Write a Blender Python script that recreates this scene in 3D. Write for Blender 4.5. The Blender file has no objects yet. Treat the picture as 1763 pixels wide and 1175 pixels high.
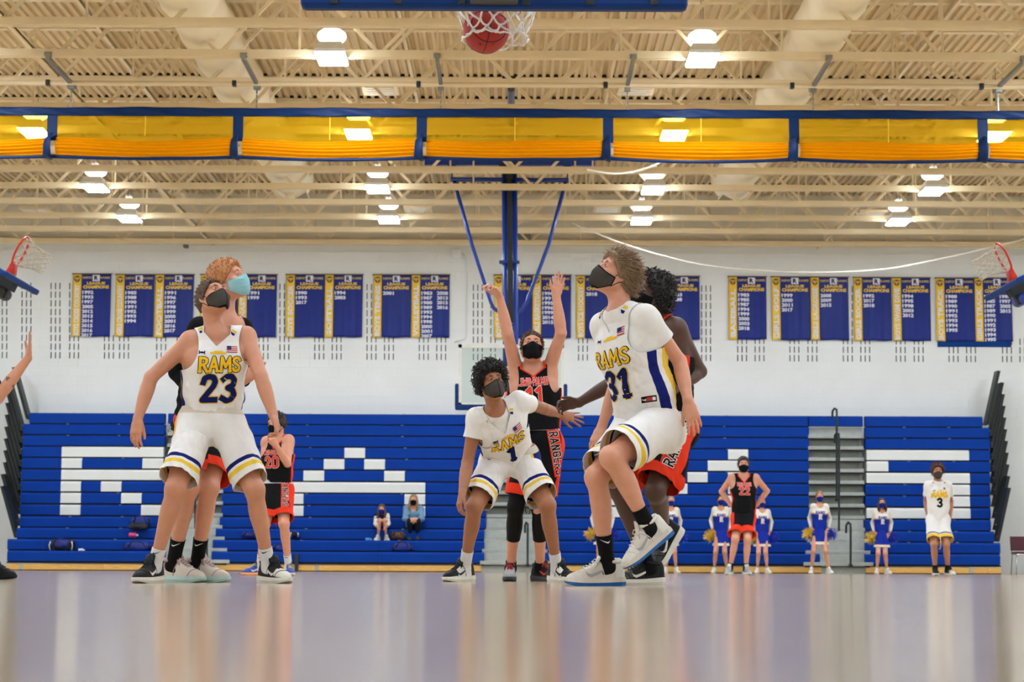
import bpy, bmesh, math, random
import numpy as np
from mathutils import Vector, Matrix
from mathutils.bvhtree import BVHTree
random.seed(7)
rng = np.random.default_rng(11)
SC = bpy.context.scene
COL = SC.collection
D = bpy.data
# ------------------------------------------------------------------ camera, world, exposure
FPX = 70.0 / 36.0 * 1763.0
CAM = Vector((0.0, 0.0, 0.10))
ROT = Matrix.Rotation(math.radians(90 + 6.49), 3, 'X') @ Matrix.Rotation(math.radians(0.23), 3, 'Z')
cd = D.cameras.new('camera'); cam = D.objects.new('camera', cd); COL.objects.link(cam)
cam.matrix_world = Matrix.Translation(CAM) @ ROT.to_4x4()
cd.lens = 70.0; cd.sensor_width = 36.0; cd.clip_end = 200; cd.clip_start = 0.05
cd.dof.use_dof = True; cd.dof.focus_distance = 12.6; cd.dof.aperture_fstop = 5.6
SC.camera = cam
w = D.worlds.new('world'); SC.world = w; w.use_nodes = True
w.node_tree.nodes['Background'].inputs[0].default_value = (0.8, 0.85, 1, 1)
w.node_tree.nodes['Background'].inputs[1].default_value = 0.05
SC.view_settings.view_transform = 'Standard'; SC.view_settings.look = 'None'
SC.view_settings.gamma = 1.0; SC.view_settings.use_curve_mapping = False
SC.view_settings.exposure = 0.0
LAMP = 128.0            # brightness of the lamps' lenses
try:
    SC.cycles.use_denoising = True
    SC.cycles.max_bounces = 8; SC.cycles.diffuse_bounces = 4; SC.cycles.transparent_max_bounces = 12
except Exception: pass

def P(px, py, Y):
    d = ROT @ Vector(((px - 881.5) / FPX, -(py - 587.5) / FPX, -1.0))
    return CAM + d * ((Y - CAM.y) / d.y)
def PZ(px, Y, z):                       # the point of a column at depth Y and height z
    py = 977.0
    for _ in range(3):
        p = P(px, py, Y); py -= (z - p.z) * FPX / Y
    return P(px, py, Y)
def PX(px, Y, z=0.5): return PZ(px, Y, z).x
def PH(px, py, Y): return P(px, py, Y).z

# ------------------------------------------------------------------ materials
def lin(c):
    return tuple((v / 255 / 12.92 if v / 255 <= 0.04045 else ((v / 255 + 0.055) / 1.055) ** 2.4) for v in c)
MATS = {}
def mat(name, rgb, rough=0.5, metal=0.0, var=0.06, scale=12.0, bump=0.0, bscale=60.0, coat=0.0, spec=0.5, sheen=0.0, sss=0.0, stretch=None):
    if name in MATS: return MATS[name]
    m = D.materials.new(name); m.use_nodes = True; MATS[name] = m
    nt = m.node_tree; b = nt.nodes['Principled BSDF']
    c = lin(rgb)
    b.inputs['Roughness'].default_value = rough; b.inputs['Metallic'].default_value = metal
    b.inputs['Coat Weight'].default_value = coat; b.inputs['Specular IOR Level'].default_value = spec
    if sheen: b.inputs['Sheen Weight'].default_value = sheen
    tc = nt.nodes.new('ShaderNodeTexCoord'); mp = nt.nodes.new('ShaderNodeMapping')
    nt.links.new(tc.outputs['Object'], mp.inputs[0])
    if stretch: mp.inputs['Scale'].default_value = stretch
    n = nt.nodes.new('ShaderNodeTexNoise'); n.inputs['Scale'].default_value = scale; n.inputs['Detail'].default_value = 4
    nt.links.new(mp.outputs[0], n.inputs['Vector'])
    r = nt.nodes.new('ShaderNodeValToRGB')
    r.color_ramp.elements[0].position = 0.3; r.color_ramp.elements[1].position = 0.7
    r.color_ramp.elements[0].color = tuple(max(0, v * (1 - var)) for v in c) + (1,)
    r.color_ramp.elements[1].color = tuple(min(1, v * (1 + var)) for v in c) + (1,)
    nt.links.new(n.outputs['Fac'], r.inputs[0]); nt.links.new(r.outputs[0], b.inputs['Base Color'])
    if bump:
        n2 = nt.nodes.new('ShaderNodeTexNoise'); n2.inputs['Scale'].default_value = bscale; n2.inputs['Detail'].default_value = 3
        nt.links.new(mp.outputs[0], n2.inputs['Vector'])
        bp = nt.nodes.new('ShaderNodeBump'); bp.inputs['Strength'].default_value = bump; bp.inputs['Distance'].default_value = 0.01
        nt.links.new(n2.outputs['Fac'], bp.inputs['Height']); nt.links.new(bp.outputs[0], b.inputs['Normal'])
    return m
def emit(name, rgb, s):
    m = D.materials.new(name); m.use_nodes = True; MATS[name] = m
    nt = m.node_tree; nt.nodes.clear()
    o = nt.nodes.new('ShaderNodeOutputMaterial'); e = nt.nodes.new('ShaderNodeEmission')
    e.inputs[0].default_value = lin(rgb) + (1,); e.inputs[1].default_value = s
    nt.links.new(e.outputs[0], o.inputs[0]); return m

# ------------------------------------------------------------------ mesh builder
class MB:
    def __init__(s): s.v = []; s.f = []; s.m = []
    def add(s, vs, fs, mi=0):
        o = len(s.v); s.v += [tuple(v) for v in vs]
        for f in fs: s.f.append(tuple(o + i for i in f)); s.m.append(mi)
    def box(s, c, size, rot=None, mi=0, bev=0.0):
        hx, hy, hz = size[0] / 2, size[1] / 2, size[2] / 2
        if bev <= 0:
            vs = [Vector((x, y, z)) for x in (-hx, hx) for y in (-hy, hy) for z in (-hz, hz)]
            fs = [(0, 1, 3, 2), (4, 6, 7, 5), (0, 4, 5, 1), (2, 3, 7, 6), (0, 2, 6, 4), (1, 5, 7, 3)]
        else:
            bm = bmesh.new(); bmesh.ops.create_cube(bm, size=1)
            for v in bm.verts: v.co = Vector((v.co.x * size[0], v.co.y * size[1], v.co.z * size[2]))
            bmesh.ops.bevel(bm, geom=bm.edges[:], offset=bev, segments=2, affect='EDGES', profile=0.5)
            bm.verts.index_update(); vs = [v.co.copy() for v in bm.verts]; fs = [[v.index for v in f.verts] for f in bm.faces]; bm.free()
        if rot is not None: vs = [rot @ v for v in vs]
        c = Vector(c); s.add([v + c for v in vs], fs, mi)
    def beam(s, p0, p1, wd, ht, up=(0, 0, 1), mi=0, bev=0.0):
        p0 = Vector(p0); p1 = Vector(p1); a = (p1 - p0); L = a.length; a.normalize(); u = Vector(up)
        x = a.cross(u)
        if x.length < 1e-4: x = a.cross(Vector((1, 0, 0)))
        x.normalize(); u = x.cross(a)
        R = Matrix((x, a, u)).transposed()
        s.box((p0 + p1) / 2, (wd, L, ht), R, mi, bev)
    def tube(s, path, r, n=8, mi=0, caps=True, flat=1.0):
        path = [Vector(p) for p in path]; k = len(path)
        rs = r if isinstance(r, (list, tuple)) else [r] * k
        vs = []; t0 = (path[1] - path[0]).normalized()
        u = t0.orthogonal().normalized()
        for i, p in enumerate(path):
            t = (path[min(i + 1, k - 1)] - path[max(i - 1, 0)])
            t = t.normalized() if t.length > 1e-9 else t0
            u = (u - t * u.dot(t)); u = u.normalized() if u.length > 1e-6 else t.orthogonal().normalized()
            q = t.cross(u)
            for j in range(n):
                a = 2 * math.pi * j / n
                vs.append(p + u * (math.cos(a) * rs[i]) + q * (math.sin(a) * rs[i] * flat))
        fs = [(i * n + j, i * n + (j + 1) % n, (i + 1) * n + (j + 1) % n, (i + 1) * n + j) for i in range(k - 1) for j in range(n)]
        if caps: fs += [tuple(range(n - 1, -1, -1)), tuple((k - 1) * n + j for j in range(n))]
        s.add(vs, fs, mi)
    def sphere(s, c, r, n=16, m=10, mi=0, rot=None):
        c = Vector(c); r = Vector((r, r, r)) if not hasattr(r, '__len__') else Vector(r)
        vs = []
        for i in range(m + 1):
            th = math.pi * i / m
            for j in range(n):
                a = 2 * math.pi * j / n
                v = Vector((math.sin(th) * math.cos(a) * r.x, math.sin(th) * math.sin(a) * r.y, math.cos(th) * r.z))
                vs.append(c + (rot @ v if rot is not None else v))
        fs = [(i * n + j, (i + 1) * n + j, (i + 1) * n + (j + 1) % n, i * n + (j + 1) % n) for i in range(m) for j in range(n)]
        s.add(vs, fs, mi)
    def grid(s, fn, nu, nv, mi=0):
        vs = [fn(i / nu, j / nv) for j in range(nv + 1) for i in range(nu + 1)]
        fs = [(j * (nu + 1) + i, j * (nu + 1) + i + 1, (j + 1) * (nu + 1) + i + 1, (j + 1) * (nu + 1) + i) for j in range(nv) for i in range(nu)]
        s.add(vs, fs, mi)
    def prism(s, poly, c0, ax, ay, az, d, mi=0):          # a 2-D outline given depth d along az
        c0 = Vector(c0); ax = Vector(ax); ay = Vector(ay); az = Vector(az); n = len(poly)
        a = [c0 + ax * x + ay * y for x, y in poly]; b = [p + az * d for p in a]
        s.add(a + b, [tuple(range(n)), tuple(range(2 * n - 1, n - 1, -1))] + [(i, i + n, (i + 1) % n + n, (i + 1) % n) for i in range(n)], mi)
    def mesh(s, name, mats, smooth=False):
        me = D.meshes.new(name); me.from_pydata(s.v, [], s.f)
        for m in (mats if isinstance(mats, (list, tuple)) else [mats]): me.materials.append(m)
        if len(me.materials) > 1: me.polygons.foreach_set('material_index', s.m)
        if smooth: me.polygons.foreach_set('use_smooth', [True] * len(me.polygons))
        me.update(); return me
    def build(s, name, mats, parent=None, smooth=False, kind=None):
        return link(name, s.mesh(name, mats, smooth), parent, kind)
def wmat(o):
    m = o.matrix_basis.copy()
    return (wmat(o.parent) @ o.matrix_parent_inverse @ m) if o.parent else m
def link(name, me, parent=None, kind=None):
    o = D.objects.new(name, me); COL.objects.link(o)
    if parent is not None:
        o.parent = parent; o.matrix_parent_inverse = wmat(parent).inverted()
    if kind: o['kind'] = kind
    return o
def tag(o, label, cat, group=None, kind=None):
    o['label'] = label; o['category'] = cat
    if group: o['group'] = group
    if kind: o['kind'] = kind
    return o
def thing(name, loc, label, cat, group=None):
    o = D.objects.new(name, None); COL.objects.link(o); o.location = Vector(loc); o.empty_display_size = 0.2
    return tag(o, label, cat, group)
def kids(o): return [c for c in COL.objects if c.parent == o]
def copy_tree(o, offset, parent=None):
    c = o.copy(); COL.objects.link(c)
    if parent is None: c.location = o.location + Vector(offset)
    else:
        mi = o.matrix_parent_inverse.copy(); c.parent = parent; c.matrix_parent_inverse = mi
    for ch in KIDS.get(o.name, []): copy_tree(ch, offset, c)
    return c
KIDS = {}
def index_kids():
    KIDS.clear()
    for o in COL.objects:
        if o.parent: KIDS.setdefault(o.parent.name, []).append(o)
def struct(o): o['kind'] = 'structure'; return o

# ------------------------------------------------------------------ palette
M_cream = mat('cream_paint', (232, 212, 172), 0.5, var=0.05, scale=3)
M_deck = mat('cream_deck', (218, 194, 150), 0.6, var=0.06, scale=2)
M_wall = mat('white_block_paint', (232, 234, 232), 0.55, var=0.02, scale=1.5, bump=0.25, bscale=90)
M_upper = mat('tan_panel', (222, 212, 190), 0.6, var=0.05, scale=1)
M_black = mat('black_trim', (18, 19, 20), 0.5)
M_blue = mat('seat_blue', (0, 54, 144), 0.55, spec=0.12, var=0.05, scale=4)
M_white = mat('seat_white', (228, 228, 222), 0.4, var=0.02, scale=4)
M_steel = mat('galvanised', (150, 152, 148), 0.35, metal=0.8, var=0.1)
M_grey = mat('step_grey', (168, 172, 166), 0.6, var=0.08, scale=8)
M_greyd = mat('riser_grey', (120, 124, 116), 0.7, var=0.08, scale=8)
M_dark = mat('dark_steel', (24, 32, 32), 0.45)
M_wood = mat('bumper_wood', (222, 172, 92), 0.4, var=0.15, scale=6, stretch=(1, 8, 8))
M_navy = mat('structure_blue', (0, 50, 138), 0.35, var=0.05)
M_orange = mat('rim_orange', (214, 38, 18), 0.35)
M_net = mat('net_cord', (232, 228, 222), 0.8)
M_fin = mat('fin_black', (26, 32, 30), 0.5, var=0.2)

# ------------------------------------------------------------------ room
WY = 41.6; HW = 15.0; CZ = 7.96; YB = -4.0
def floor_material():
    m = D.materials.new('gym_floor'); m.use_nodes = True; nt = m.node_tree; b = nt.nodes['Principled BSDF']
    tc = nt.nodes.new('ShaderNodeTexCoord')
    mp = nt.nodes.new('ShaderNodeMapping'); mp.inputs['Scale'].default_value = (14.0, 0.5, 1)
    n = nt.nodes.new('ShaderNodeTexNoise'); n.inputs['Scale'].default_value = 1.0; n.inputs['Detail'].default_value = 3
    r = nt.nodes.new('ShaderNodeValToRGB')
    r.color_ramp.elements[0].color = lin((190, 168, 138)) + (1,); r.color_ramp.elements[1].color = lin((210, 192, 166)) + (1,)
    nt.links.new(tc.outputs['Object'], mp.inputs[0]); nt.links.new(mp.outputs[0], n.inputs['Vector'])
    nt.links.new(n.outputs['Fac'], r.inputs[0]); nt.links.new(r.outputs[0], b.inputs['Base Color'])
    b.inputs['Roughness'].default_value = 0.13
    b.inputs['IOR'].default_value = 1.45
    mp2 = nt.nodes.new('ShaderNodeMapping'); mp2.inputs['Scale'].default_value = (2.0, 0.8, 1)
    n2 = nt.nodes.new('ShaderNodeTexNoise'); n2.inputs['Scale'].default_value = 3.0
    nt.links.new(tc.outputs['Object'], mp2.inputs[0]); nt.links.new(mp2.outputs[0], n2.inputs['Vector'])
    bp = nt.nodes.new('ShaderNodeBump'); bp.inputs['Strength'].default_value = 0.02; bp.inputs['Distance'].default_value = 0.005
    nt.links.new(n2.outputs['Fac'], bp.inputs['Height']); nt.links.new(bp.outputs[0], b.inputs['Normal'])
    return m
mb = MB(); mb.box((0, (WY + YB) / 2, -0.05), (2 * HW, WY - YB, 0.1))
struct(mb.build('floor', floor_material()))
for sx, nm in ((-1, 'wall_left'), (1, 'wall_right')):
    mb = MB(); mb.box((sx * (HW + 0.1), (WY + YB) / 2, CZ / 2), (0.2, WY - YB + 0.4, CZ + 0.4)); struct(mb.build(nm, M_wall))
mb = MB(); mb.box((0, YB - 0.1, CZ / 2), (2 * HW, 0.2, CZ + 0.4)); struct(mb.build('wall_near', M_wall))
UZ = PH(881, 419, WY)
mb = MB(); mb.box((0, WY + 0.103, UZ / 2), (2 * HW, 0.2, UZ)); wall_far = struct(mb.build('wall_far', M_wall))
mb = MB(); mb.box((0, WY + 0.13, (UZ + CZ + 0.1) / 2), (2 * HW, 0.2, CZ + 0.1 - UZ))
k = -HW
while k < HW:                            # flat ribs of the metal panel above the blockwork
    mb.box((k, WY + 0.02, (UZ + CZ) / 2), (0.05, 0.03, CZ - UZ)); k += 0.6
struct(mb.build('trim_1', M_upper))
mb = MB(); mb.box((0, WY - 0.02, UZ + 0.03), (2 * HW, 0.12, 0.06)); struct(mb.build('trim_2', M_cream))
for sx, nm in ((-1, 'baseboard_left'), (1, 'baseboard_right')):
    mb = MB(); mb.box((sx * (HW - 0.01), (WY + YB) / 2, 0.05), (0.02, WY - YB, 0.1)); struct(mb.build(nm, M_black))
mb = MB(); mb.box((0, WY + 0.03, 0.06), (2 * HW, 0.03, 0.12)); struct(mb.build('baseboard_far', M_black))
# painted concrete blocks of the far wall, each with its own edges, joints recessed
bw, bh = 0.406, 0.203
mb = MB(); row = 0; z = 0.0
while z < UZ - 0.05:
    h = min(bh, UZ - z); x = -HW - (0.203 if row % 2 else 0)
    while x < HW:
        x0 = max(x, -HW); x1 = min(x + bw, HW); g = 0.0008; e = 0.003
        if x1 - x0 > 0.02:
            yf = WY + rng.uniform(-0.0006, 0.0006)
            a = [(x0 + g, WY + 0.003, z + g), (x1 - g, WY + 0.003, z + g), (x1 - g, WY + 0.003, z + h - g), (x0 + g, WY + 0.003, z + h - g)]
            b = [(x0 + g + e, yf, z + g + e), (x1 - g - e, yf, z + g + e), (x1 - g - e, yf, z + h - g - e), (x0 + g + e, yf, z + h - g - e)]
            mb.add(a + b, [(4, 5, 6, 7), (0, 1, 5, 4), (1, 2, 6, 5), (2, 3, 7, 6), (3, 0, 4, 7)])
        x += bw
    z += bh; row += 1
mb.build('concrete_block', M_wall, wall_far, kind='stuff')
# sound-absorbing slots: columns of three, read off the wall
SLOT = [(4, 2), (38, 3), (88, 3), (120, 3), (180, 3), (206, 3), (270, 3), (305, 3), (446, 3), (482, 3), (542, 3), (572, 3), (632, 3), (662, 3),
        (722, 3), (752, 3), (815, 3), (845, 2), (996, 3), (1026, 3), (1118, 3), (1150, 3), (1208, 3), (1270, 3), (1300, 3), (1360, 3), (1391, 3), (1452, 3),
        (1482, 3), (1543, 3), (1574, 3), (1634, 3), (1664, 3), (1726, 3), (1756, 2)]
mb = MB()
for px, n in SLOT:
    for i in range(n):
        c = px + i * 7.6
        tall = px in (4, 38, 88, 120, 446, 815, 845, 1208, 1726, 482, 632, 1452)
        for j in range(9):
            py = 496 + j * 14.9
            if not tall and j < 6: continue
            p = P(c, py + (c - 881) * 0.004, WY)
            mb.box((p.x, WY - 0.001, p.z), (0.019, 0.012, 0.135))
mb.build('acoustic_slot', mat('slot_dark', (60, 62, 60), 0.9), wall_far, kind='stuff')
# roof deck: ribs run the length of the hall
mb = MB(); prof = []; x = -HW
while x < HW:
    prof += [(x, 0.0), (x + 0.05, 0.0), (x + 0.065, 0.045), (x + 0.115, 0.045)]; x += 0.13
vs = [(a, YB - 0.1, CZ + b) for a, b in prof] + [(a, WY + 0.1, CZ + b) for a, b in prof]; n = len(prof)
mb.add(vs, [(i, i + 1, i + 1 + n, i + n) for i in range(n - 1)])
ceiling = struct(mb.build('ceiling', M_deck))
mb = MB(); mb.box((0, (WY + YB) / 2, CZ + 0.15), (2 * HW + 0.4, WY - YB + 0.4, 0.1)); mb.build('roof_board', M_deck, ceiling)

# ------------------------------------------------------------------ joists
JS = 1.513; JY0 = 23.9; BZ = 6.7; JOISTS = [JY0 + JS * i for i in range(-2, 12)]
jw = MB(); jw.beam((0, 0, BZ + 0.05), (1.05, 0, CZ - 0.07), 0.045, 0.045, (0, 1, 0)); ME_w1 = jw.mesh('web_bar', M_cream)
jw = MB(); jw.beam((1.05, 0, CZ - 0.07), (2.1, 0, BZ + 0.05), 0.045, 0.045, (0, 1, 0)); ME_w2 = jw.mesh('web_bar', M_cream)
jw = MB(); jw.beam((1.05, 0, BZ + 0.05), (1.05, 0, CZ - 0.07), 0.03, 0.03, (0, 1, 0)); ME_w3 = jw.mesh('web_bar', M_cream)
jb = MB(); jb.box((0, -0.035, BZ + 0.025), (2 * HW, 0.05, 0.05)); jb.box((0, 0.035, BZ + 0.025), (2 * HW, 0.05, 0.05)); jb.box((0, -0.055, BZ + 0.05), (2 * HW, 0.012, 0.1)); jb.box((0, 0.055, BZ + 0.05), (2 * HW, 0.012, 0.1))
ME_bc = jb.mesh('bottom_chord', M_cream)
jb = MB(); jb.box((0, 0, CZ - 0.035), (2 * HW, 0.13, 0.06)); ME_tc = jb.mesh('top_chord', M_cream)
jb = MB(); x = -HW
while x < HW - 0.1:
    if rng.random() > 0.09: jb.box((x + 0.09, 0.0, CZ + 0.02), (0.078, 0.13, 0.044))
    x += 0.13
ME_ff = jb.mesh('flute_shade_filler', mat('flute_shade_dark', (30, 22, 16), 0.9))  # dark closure blocks standing in for the shade of the unlit flute voids
for i, y in enumerate(JOISTS):
    ORD = ['nearest the far wall', 'second from the far wall', 'third from the far wall', 'fourth from the far wall', 'fifth from the far wall', 'sixth from the far wall', 'seventh from the far wall', 'second behind the divider curtain', 'first behind the divider curtain', 'right above the divider curtain', 'first in front of the divider curtain', 'second in front of the divider curtain', 'third in front of the divider curtain', 'above the top edge of the picture']
    t = thing('roof_joist', (0, y, BZ), 'cream open web steel roof joist, ' + ORD[min(13, len(JOISTS) - 1 - i)], 'joist', 'open web joists under the roof deck')
    for nm, me in (('bottom_chord', ME_bc), ('top_chord', ME_tc)):
        o = link(nm, me); o.parent = t; o.location = (0, 0, -BZ)
    o = link('flute_shade_filler', ME_ff, kind='stuff'); o.parent = t; o.location = (0, 0, -BZ)
    nx = int(2 * HW / 2.1)
    for q in range(nx):
        for me in (ME_w1, ME_w2, ME_w3):
            o = link('web_bar', me); o.parent = t; o.location = (-nx * 1.05 + 2.1 * q + (0.36 if i % 2 else 0), 0, -BZ)
# bridging bars run along the hall through the joists
for k, (x, z) in enumerate(((-6.3, BZ + 0.12), (-6.0, CZ - 0.12), (-1.6, CZ - 0.12), (1.55, CZ - 0.12), (6.1, CZ - 0.12), (6.45, BZ + 0.12), (-9.6, CZ - 0.12), (9.7, CZ - 0.12))):
    mb = MB(); mb.box((x, 31, z), (0.05, 21, 0.05)); mb.box((x + 0.02, 31, z + 0.03), (0.01, 21, 0.06))
    o = mb.build('bridging_bar', M_cream); tag(o, 'thin cream steel bar running lengthwise through the joists, ' + ('first of eight from the left', 'second of eight from the left', 'third of eight from the left', 'fourth of eight from the left', 'fifth of eight from the left', 'sixth of eight from the left', 'seventh of eight from the left', 'last on the right')[(1, 2, 3, 4, 5, 6, 0, 7)[k]], 'bar', 'bridging bars through the joists')

# ------------------------------------------------------------------ lamps
M_lens = emit('lamp_lens', (226, 240, 255), LAMP); M_upl = emit('lamp_up', (250, 250, 250), LAMP * 0.06)
M_house = mat('lamp_white', (235, 235, 230), 0.4)
LAMPX = (-12.2, -7.3, -2.36, 2.46, 7.35, 12.25)  # outermost columns are unseen lamps, added to even out the light sideways
def lamp(x, y, label, first=None):
    t = thing('high_bay_lamp', (x, y, 6.6), label, 'lamp', 'ceiling lamps of the hall')
    if first is not None:
        for c in KIDS[first.name]:
            o = c.copy(); COL.objects.link(o); mi = c.matrix_parent_inverse.copy(); o.parent = t; o.matrix_parent_inverse = mi
        return t
    hz = 6.66
    mb = MB(); mb.box((x, y, hz), (0.37, 0.66, 0.02), bev=0.006); mb.build('lens', M_lens, t)
    mb = MB()                         # tapered housing with a slotted upper reflector
    for (z0, w0, l0, z1, w1, l1) in ((hz + 0.012, 0.39, 0.68, hz + 0.06, 0.39, 0.68), (hz + 0.06, 0.39, 0.68, hz + 0.16, 0.30, 0.55)):
        vs = [(x + a * w0 / 2, y + b * l0 / 2, z0) for a, b in ((-1, -1), (1, -1), (1, 1), (-1, 1))] + [(x + a * w1 / 2, y + b * l1 / 2, z1) for a, b in ((-1, -1), (1, -1), (1, 1), (-1, 1))]
        mb.add(vs, [(0, 1, 5, 4), (1, 2, 6, 5), (2, 3, 7, 6), (3, 0, 4, 7), (4, 5, 6, 7)])
    mb.build('housing', M_house, t)
    mb = MB(); mb.sphere((x, y, hz + 0.30), (0.19, 0.24, 0.10), 20, 8); mb.build('upper_diffuser', M_upl, t, smooth=True)
    mb = MB(); mb.box((x, y, hz + 0.41), (0.1, 0.3, 0.06), bev=0.01); mb.build('ballast_box', M_house, t)
    mb = MB()
    for b in (-0.15, 0.15): mb.tube([(x, y + b, hz + 0.40), (x, y + b, CZ - 0.02)], 0.006, 6)
    mb.build('hanger', M_steel, t)
    return t
ROWN = {25.3: 'nearest row in view', 29.85: 'second row, behind the curtain', 34.3: 'row just past the curtain', 37.4: 'row closest to the far wall'}
COLN = {-7.3: 'outer left column', -2.36: 'inner left column', 2.46: 'inner right column', 7.35: 'outer right column'}
first = None
for y in (2.6, 7.2, 11.7, 16.2, 20.8, 25.3, 29.85, 34.3, 37.4):
    for x in LAMPX:
        if y in ROWN and abs(x) < 10 and not (y == 25.3 and abs(x) > 5):
            lb = 'glowing white high bay lamp, ' + COLN[x] + ', ' + ROWN[y]
        else: lb = 'glowing white high bay lamp unseen beyond the edges of the picture'
        o = lamp(x, y, lb, first)
        if first is None: first = o; index_kids()

# ------------------------------------------------------------------ ducts
M_duct = mat('duct_cream', (242, 228, 196), 0.5, var=0.04, scale=2)
M_louver = mat('louver_grey', (120, 110, 92), 0.6)
def duct(sx, label):
    x = sx * 4.1; z = 7.28; r = 0.37
    t = thing('air_duct', (x, 30, z), label, 'duct')
    ys = [20.0 + JS * i for i in range(11)] + [36.6]
    for a, b in zip(ys[:-1], ys[1:]):
        mb = MB(); mb.tube([(x, a, z), (x, a + 0.02, z), (x, a + 0.04, z), (x, b - 0.04, z), (x, b - 0.02, z), (x, b, z)], [r + 0.0, r + 0.02, r, r, r + 0.02, r], 36); mb.build('duct_section', M_duct, t, smooth=True)
    for y, px, py in ((28.9, 425 if sx < 0 else 1355, 160 if sx < 0 else 164), (36.4, 518 if sx < 0 else 1252, 338 if sx < 0 else 341)):
        p = P(px, py, y); q = Vector((x, y + 0.1, z - 0.1)); d = (p - q).normalized()
        mb = MB(); mb.tube([q, q + d * 0.25, p - d * 0.05], [0.17, 0.16, 0.12], 16)
        o = mb.build('branch', M_duct, t, smooth=True)
        R = d.to_track_quat('Z', 'Y').to_matrix() @ Matrix.Rotation(0.5 * sx, 3, 'Z')
        mb = MB(); mb.box(p, (0.27, 0.27, 0.1), R, bev=0.008); g = mb.build('grille', M_duct, t)
        mb = MB()
        mb.box(p + d * 0.052, (0.22, 0.22, 0.004), R, 0)
        for k in range(5): mb.box(p + d * 0.056 + R @ Vector((0, -0.08 + 0.04 * k, 0)), (0.21, 0.02, 0.006), R, 1)
        mb.build('louver', [M_louver, mat('louver_slat', (170, 156, 128), 0.6)], g)
duct(-1, 'round cream air duct with square grilles, under the roof left of the hoop')
duct(1, 'round cream air duct with square grilles, under the roof right of the hoop')
for px, py, y in ((62, 362, 38.2), (1500, 368, 38.2), (655, 154, 29.5), (1095, 154, 29.5), (720, 360, 38.2), (1045, 360, 38.2)):
    p = P(px, py, y); t = thing('ceiling_diffuser', p, 'flat cream air diffuser among the joists, ' + {62: 'far left near the wall', 1500: 'far right near the wall', 655: 'just above the curtain left of the ball', 1095: 'just above the curtain right of the ball', 720: 'left of the blue mast brace', 1045: 'right of the blue mast brace'}[px], 'vent', 'flat air diffusers among the joists')
    mb = MB(); mb.box(p, (0.55, 0.6, 0.05), bev=0.01); mb.build('frame', M_cream, t)
    mb = MB()
    for k in range(4): mb.box(p + Vector((0, -0.21 + 0.14 * k, -0.03)), (0.42, 0.05, 0.012))
    mb.build('slat', M_house, t)

# ------------------------------------------------------------------ divider curtain
CY = 26.75
def mesh_cloth(name, rgb, alpha, trans):
    m = D.materials.new(name); m.use_nodes = True; nt = m.node_tree; nt.nodes.clear()
    o = nt.nodes.new('ShaderNodeOutputMaterial'); d = nt.nodes.new('ShaderNodeBsdfDiffuse'); t = nt.nodes.new('ShaderNodeBsdfTranslucent'); tr = nt.nodes.new('ShaderNodeBsdfTransparent')
    d.inputs[0].default_value = lin(rgb) + (1,); t.inputs[0].default_value = lin(rgb) + (1,)
    tr.inputs[0].default_value = lin((255, 222, 90)) + (1,)
    m1 = nt.nodes.new('ShaderNodeMixShader'); m1.inputs[0].default_value = trans
    m2 = nt.nodes.new('ShaderNodeMixShader'); m2.inputs[0].default_value = alpha
    nt.links.new(d.outputs[0], m1.inputs[1]); nt.links.new(t.outputs[0], m1.inputs[2])
    nt.links.new(tr.outputs[0], m2.inputs[1]); nt.links.new(m1.outputs[0], m2.inputs[2]); nt.links.new(m2.outputs[0], o.inputs[0])
    return m
M_mesh = mesh_cloth('curtain_mesh', (236, 184, 20), 0.38, 0.45)
M_fold = mesh_cloth('curtain_fold', (232, 150, 8), 1.0, 0.3)
M_cblue = mat('curtain_vinyl', (2, 38, 84), 0.5, spec=0.2, var=0.08, scale=5, bump=0.2, bscale=9)
cur = thing('divider_curtain', (0, CY, 5.6), 'blue and yellow mesh divider curtain rolled up under the roof', 'curtain')
def cz(px, py): return PH(px, py + (px - 881) * 0.004, CY)
DIV = [90, 410, 726, 1047, 1367, 1692]
DIV = [DIV[0] - 320.5] + DIV + [DIV[-1] + 320.5]
CX = [PX(p, CY, 6.0) for p in DIV]
zt, zb1, zb2, zlo = cz(881, 187), cz(881, 203), cz(881, 243), cz(881, 272)
def topband(u, v):
    x = CX[0] + (CX[-1] - CX[0]) * u
    s = 0.03 * math.exp(-((((u * 7 * 2.5) - 2.9) % 2.5 - 1.25) / 0.35) ** 2) if v > 0.7 else 0
    return (x, CY - 0.02 - 0.012 * math.sin(x * 9 + v * 4), zb1 + (zt - zb1) * v - 0.012 * abs(math.sin(x * 1.26)) * v)
mb = MB(); mb.grid(topband, 260, 4); o = mb.build('top_band', M_cblue, cur, smooth=True)
so = o.modifiers.new('s', 'SOLIDIFY'); so.thickness = 0.006
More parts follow.
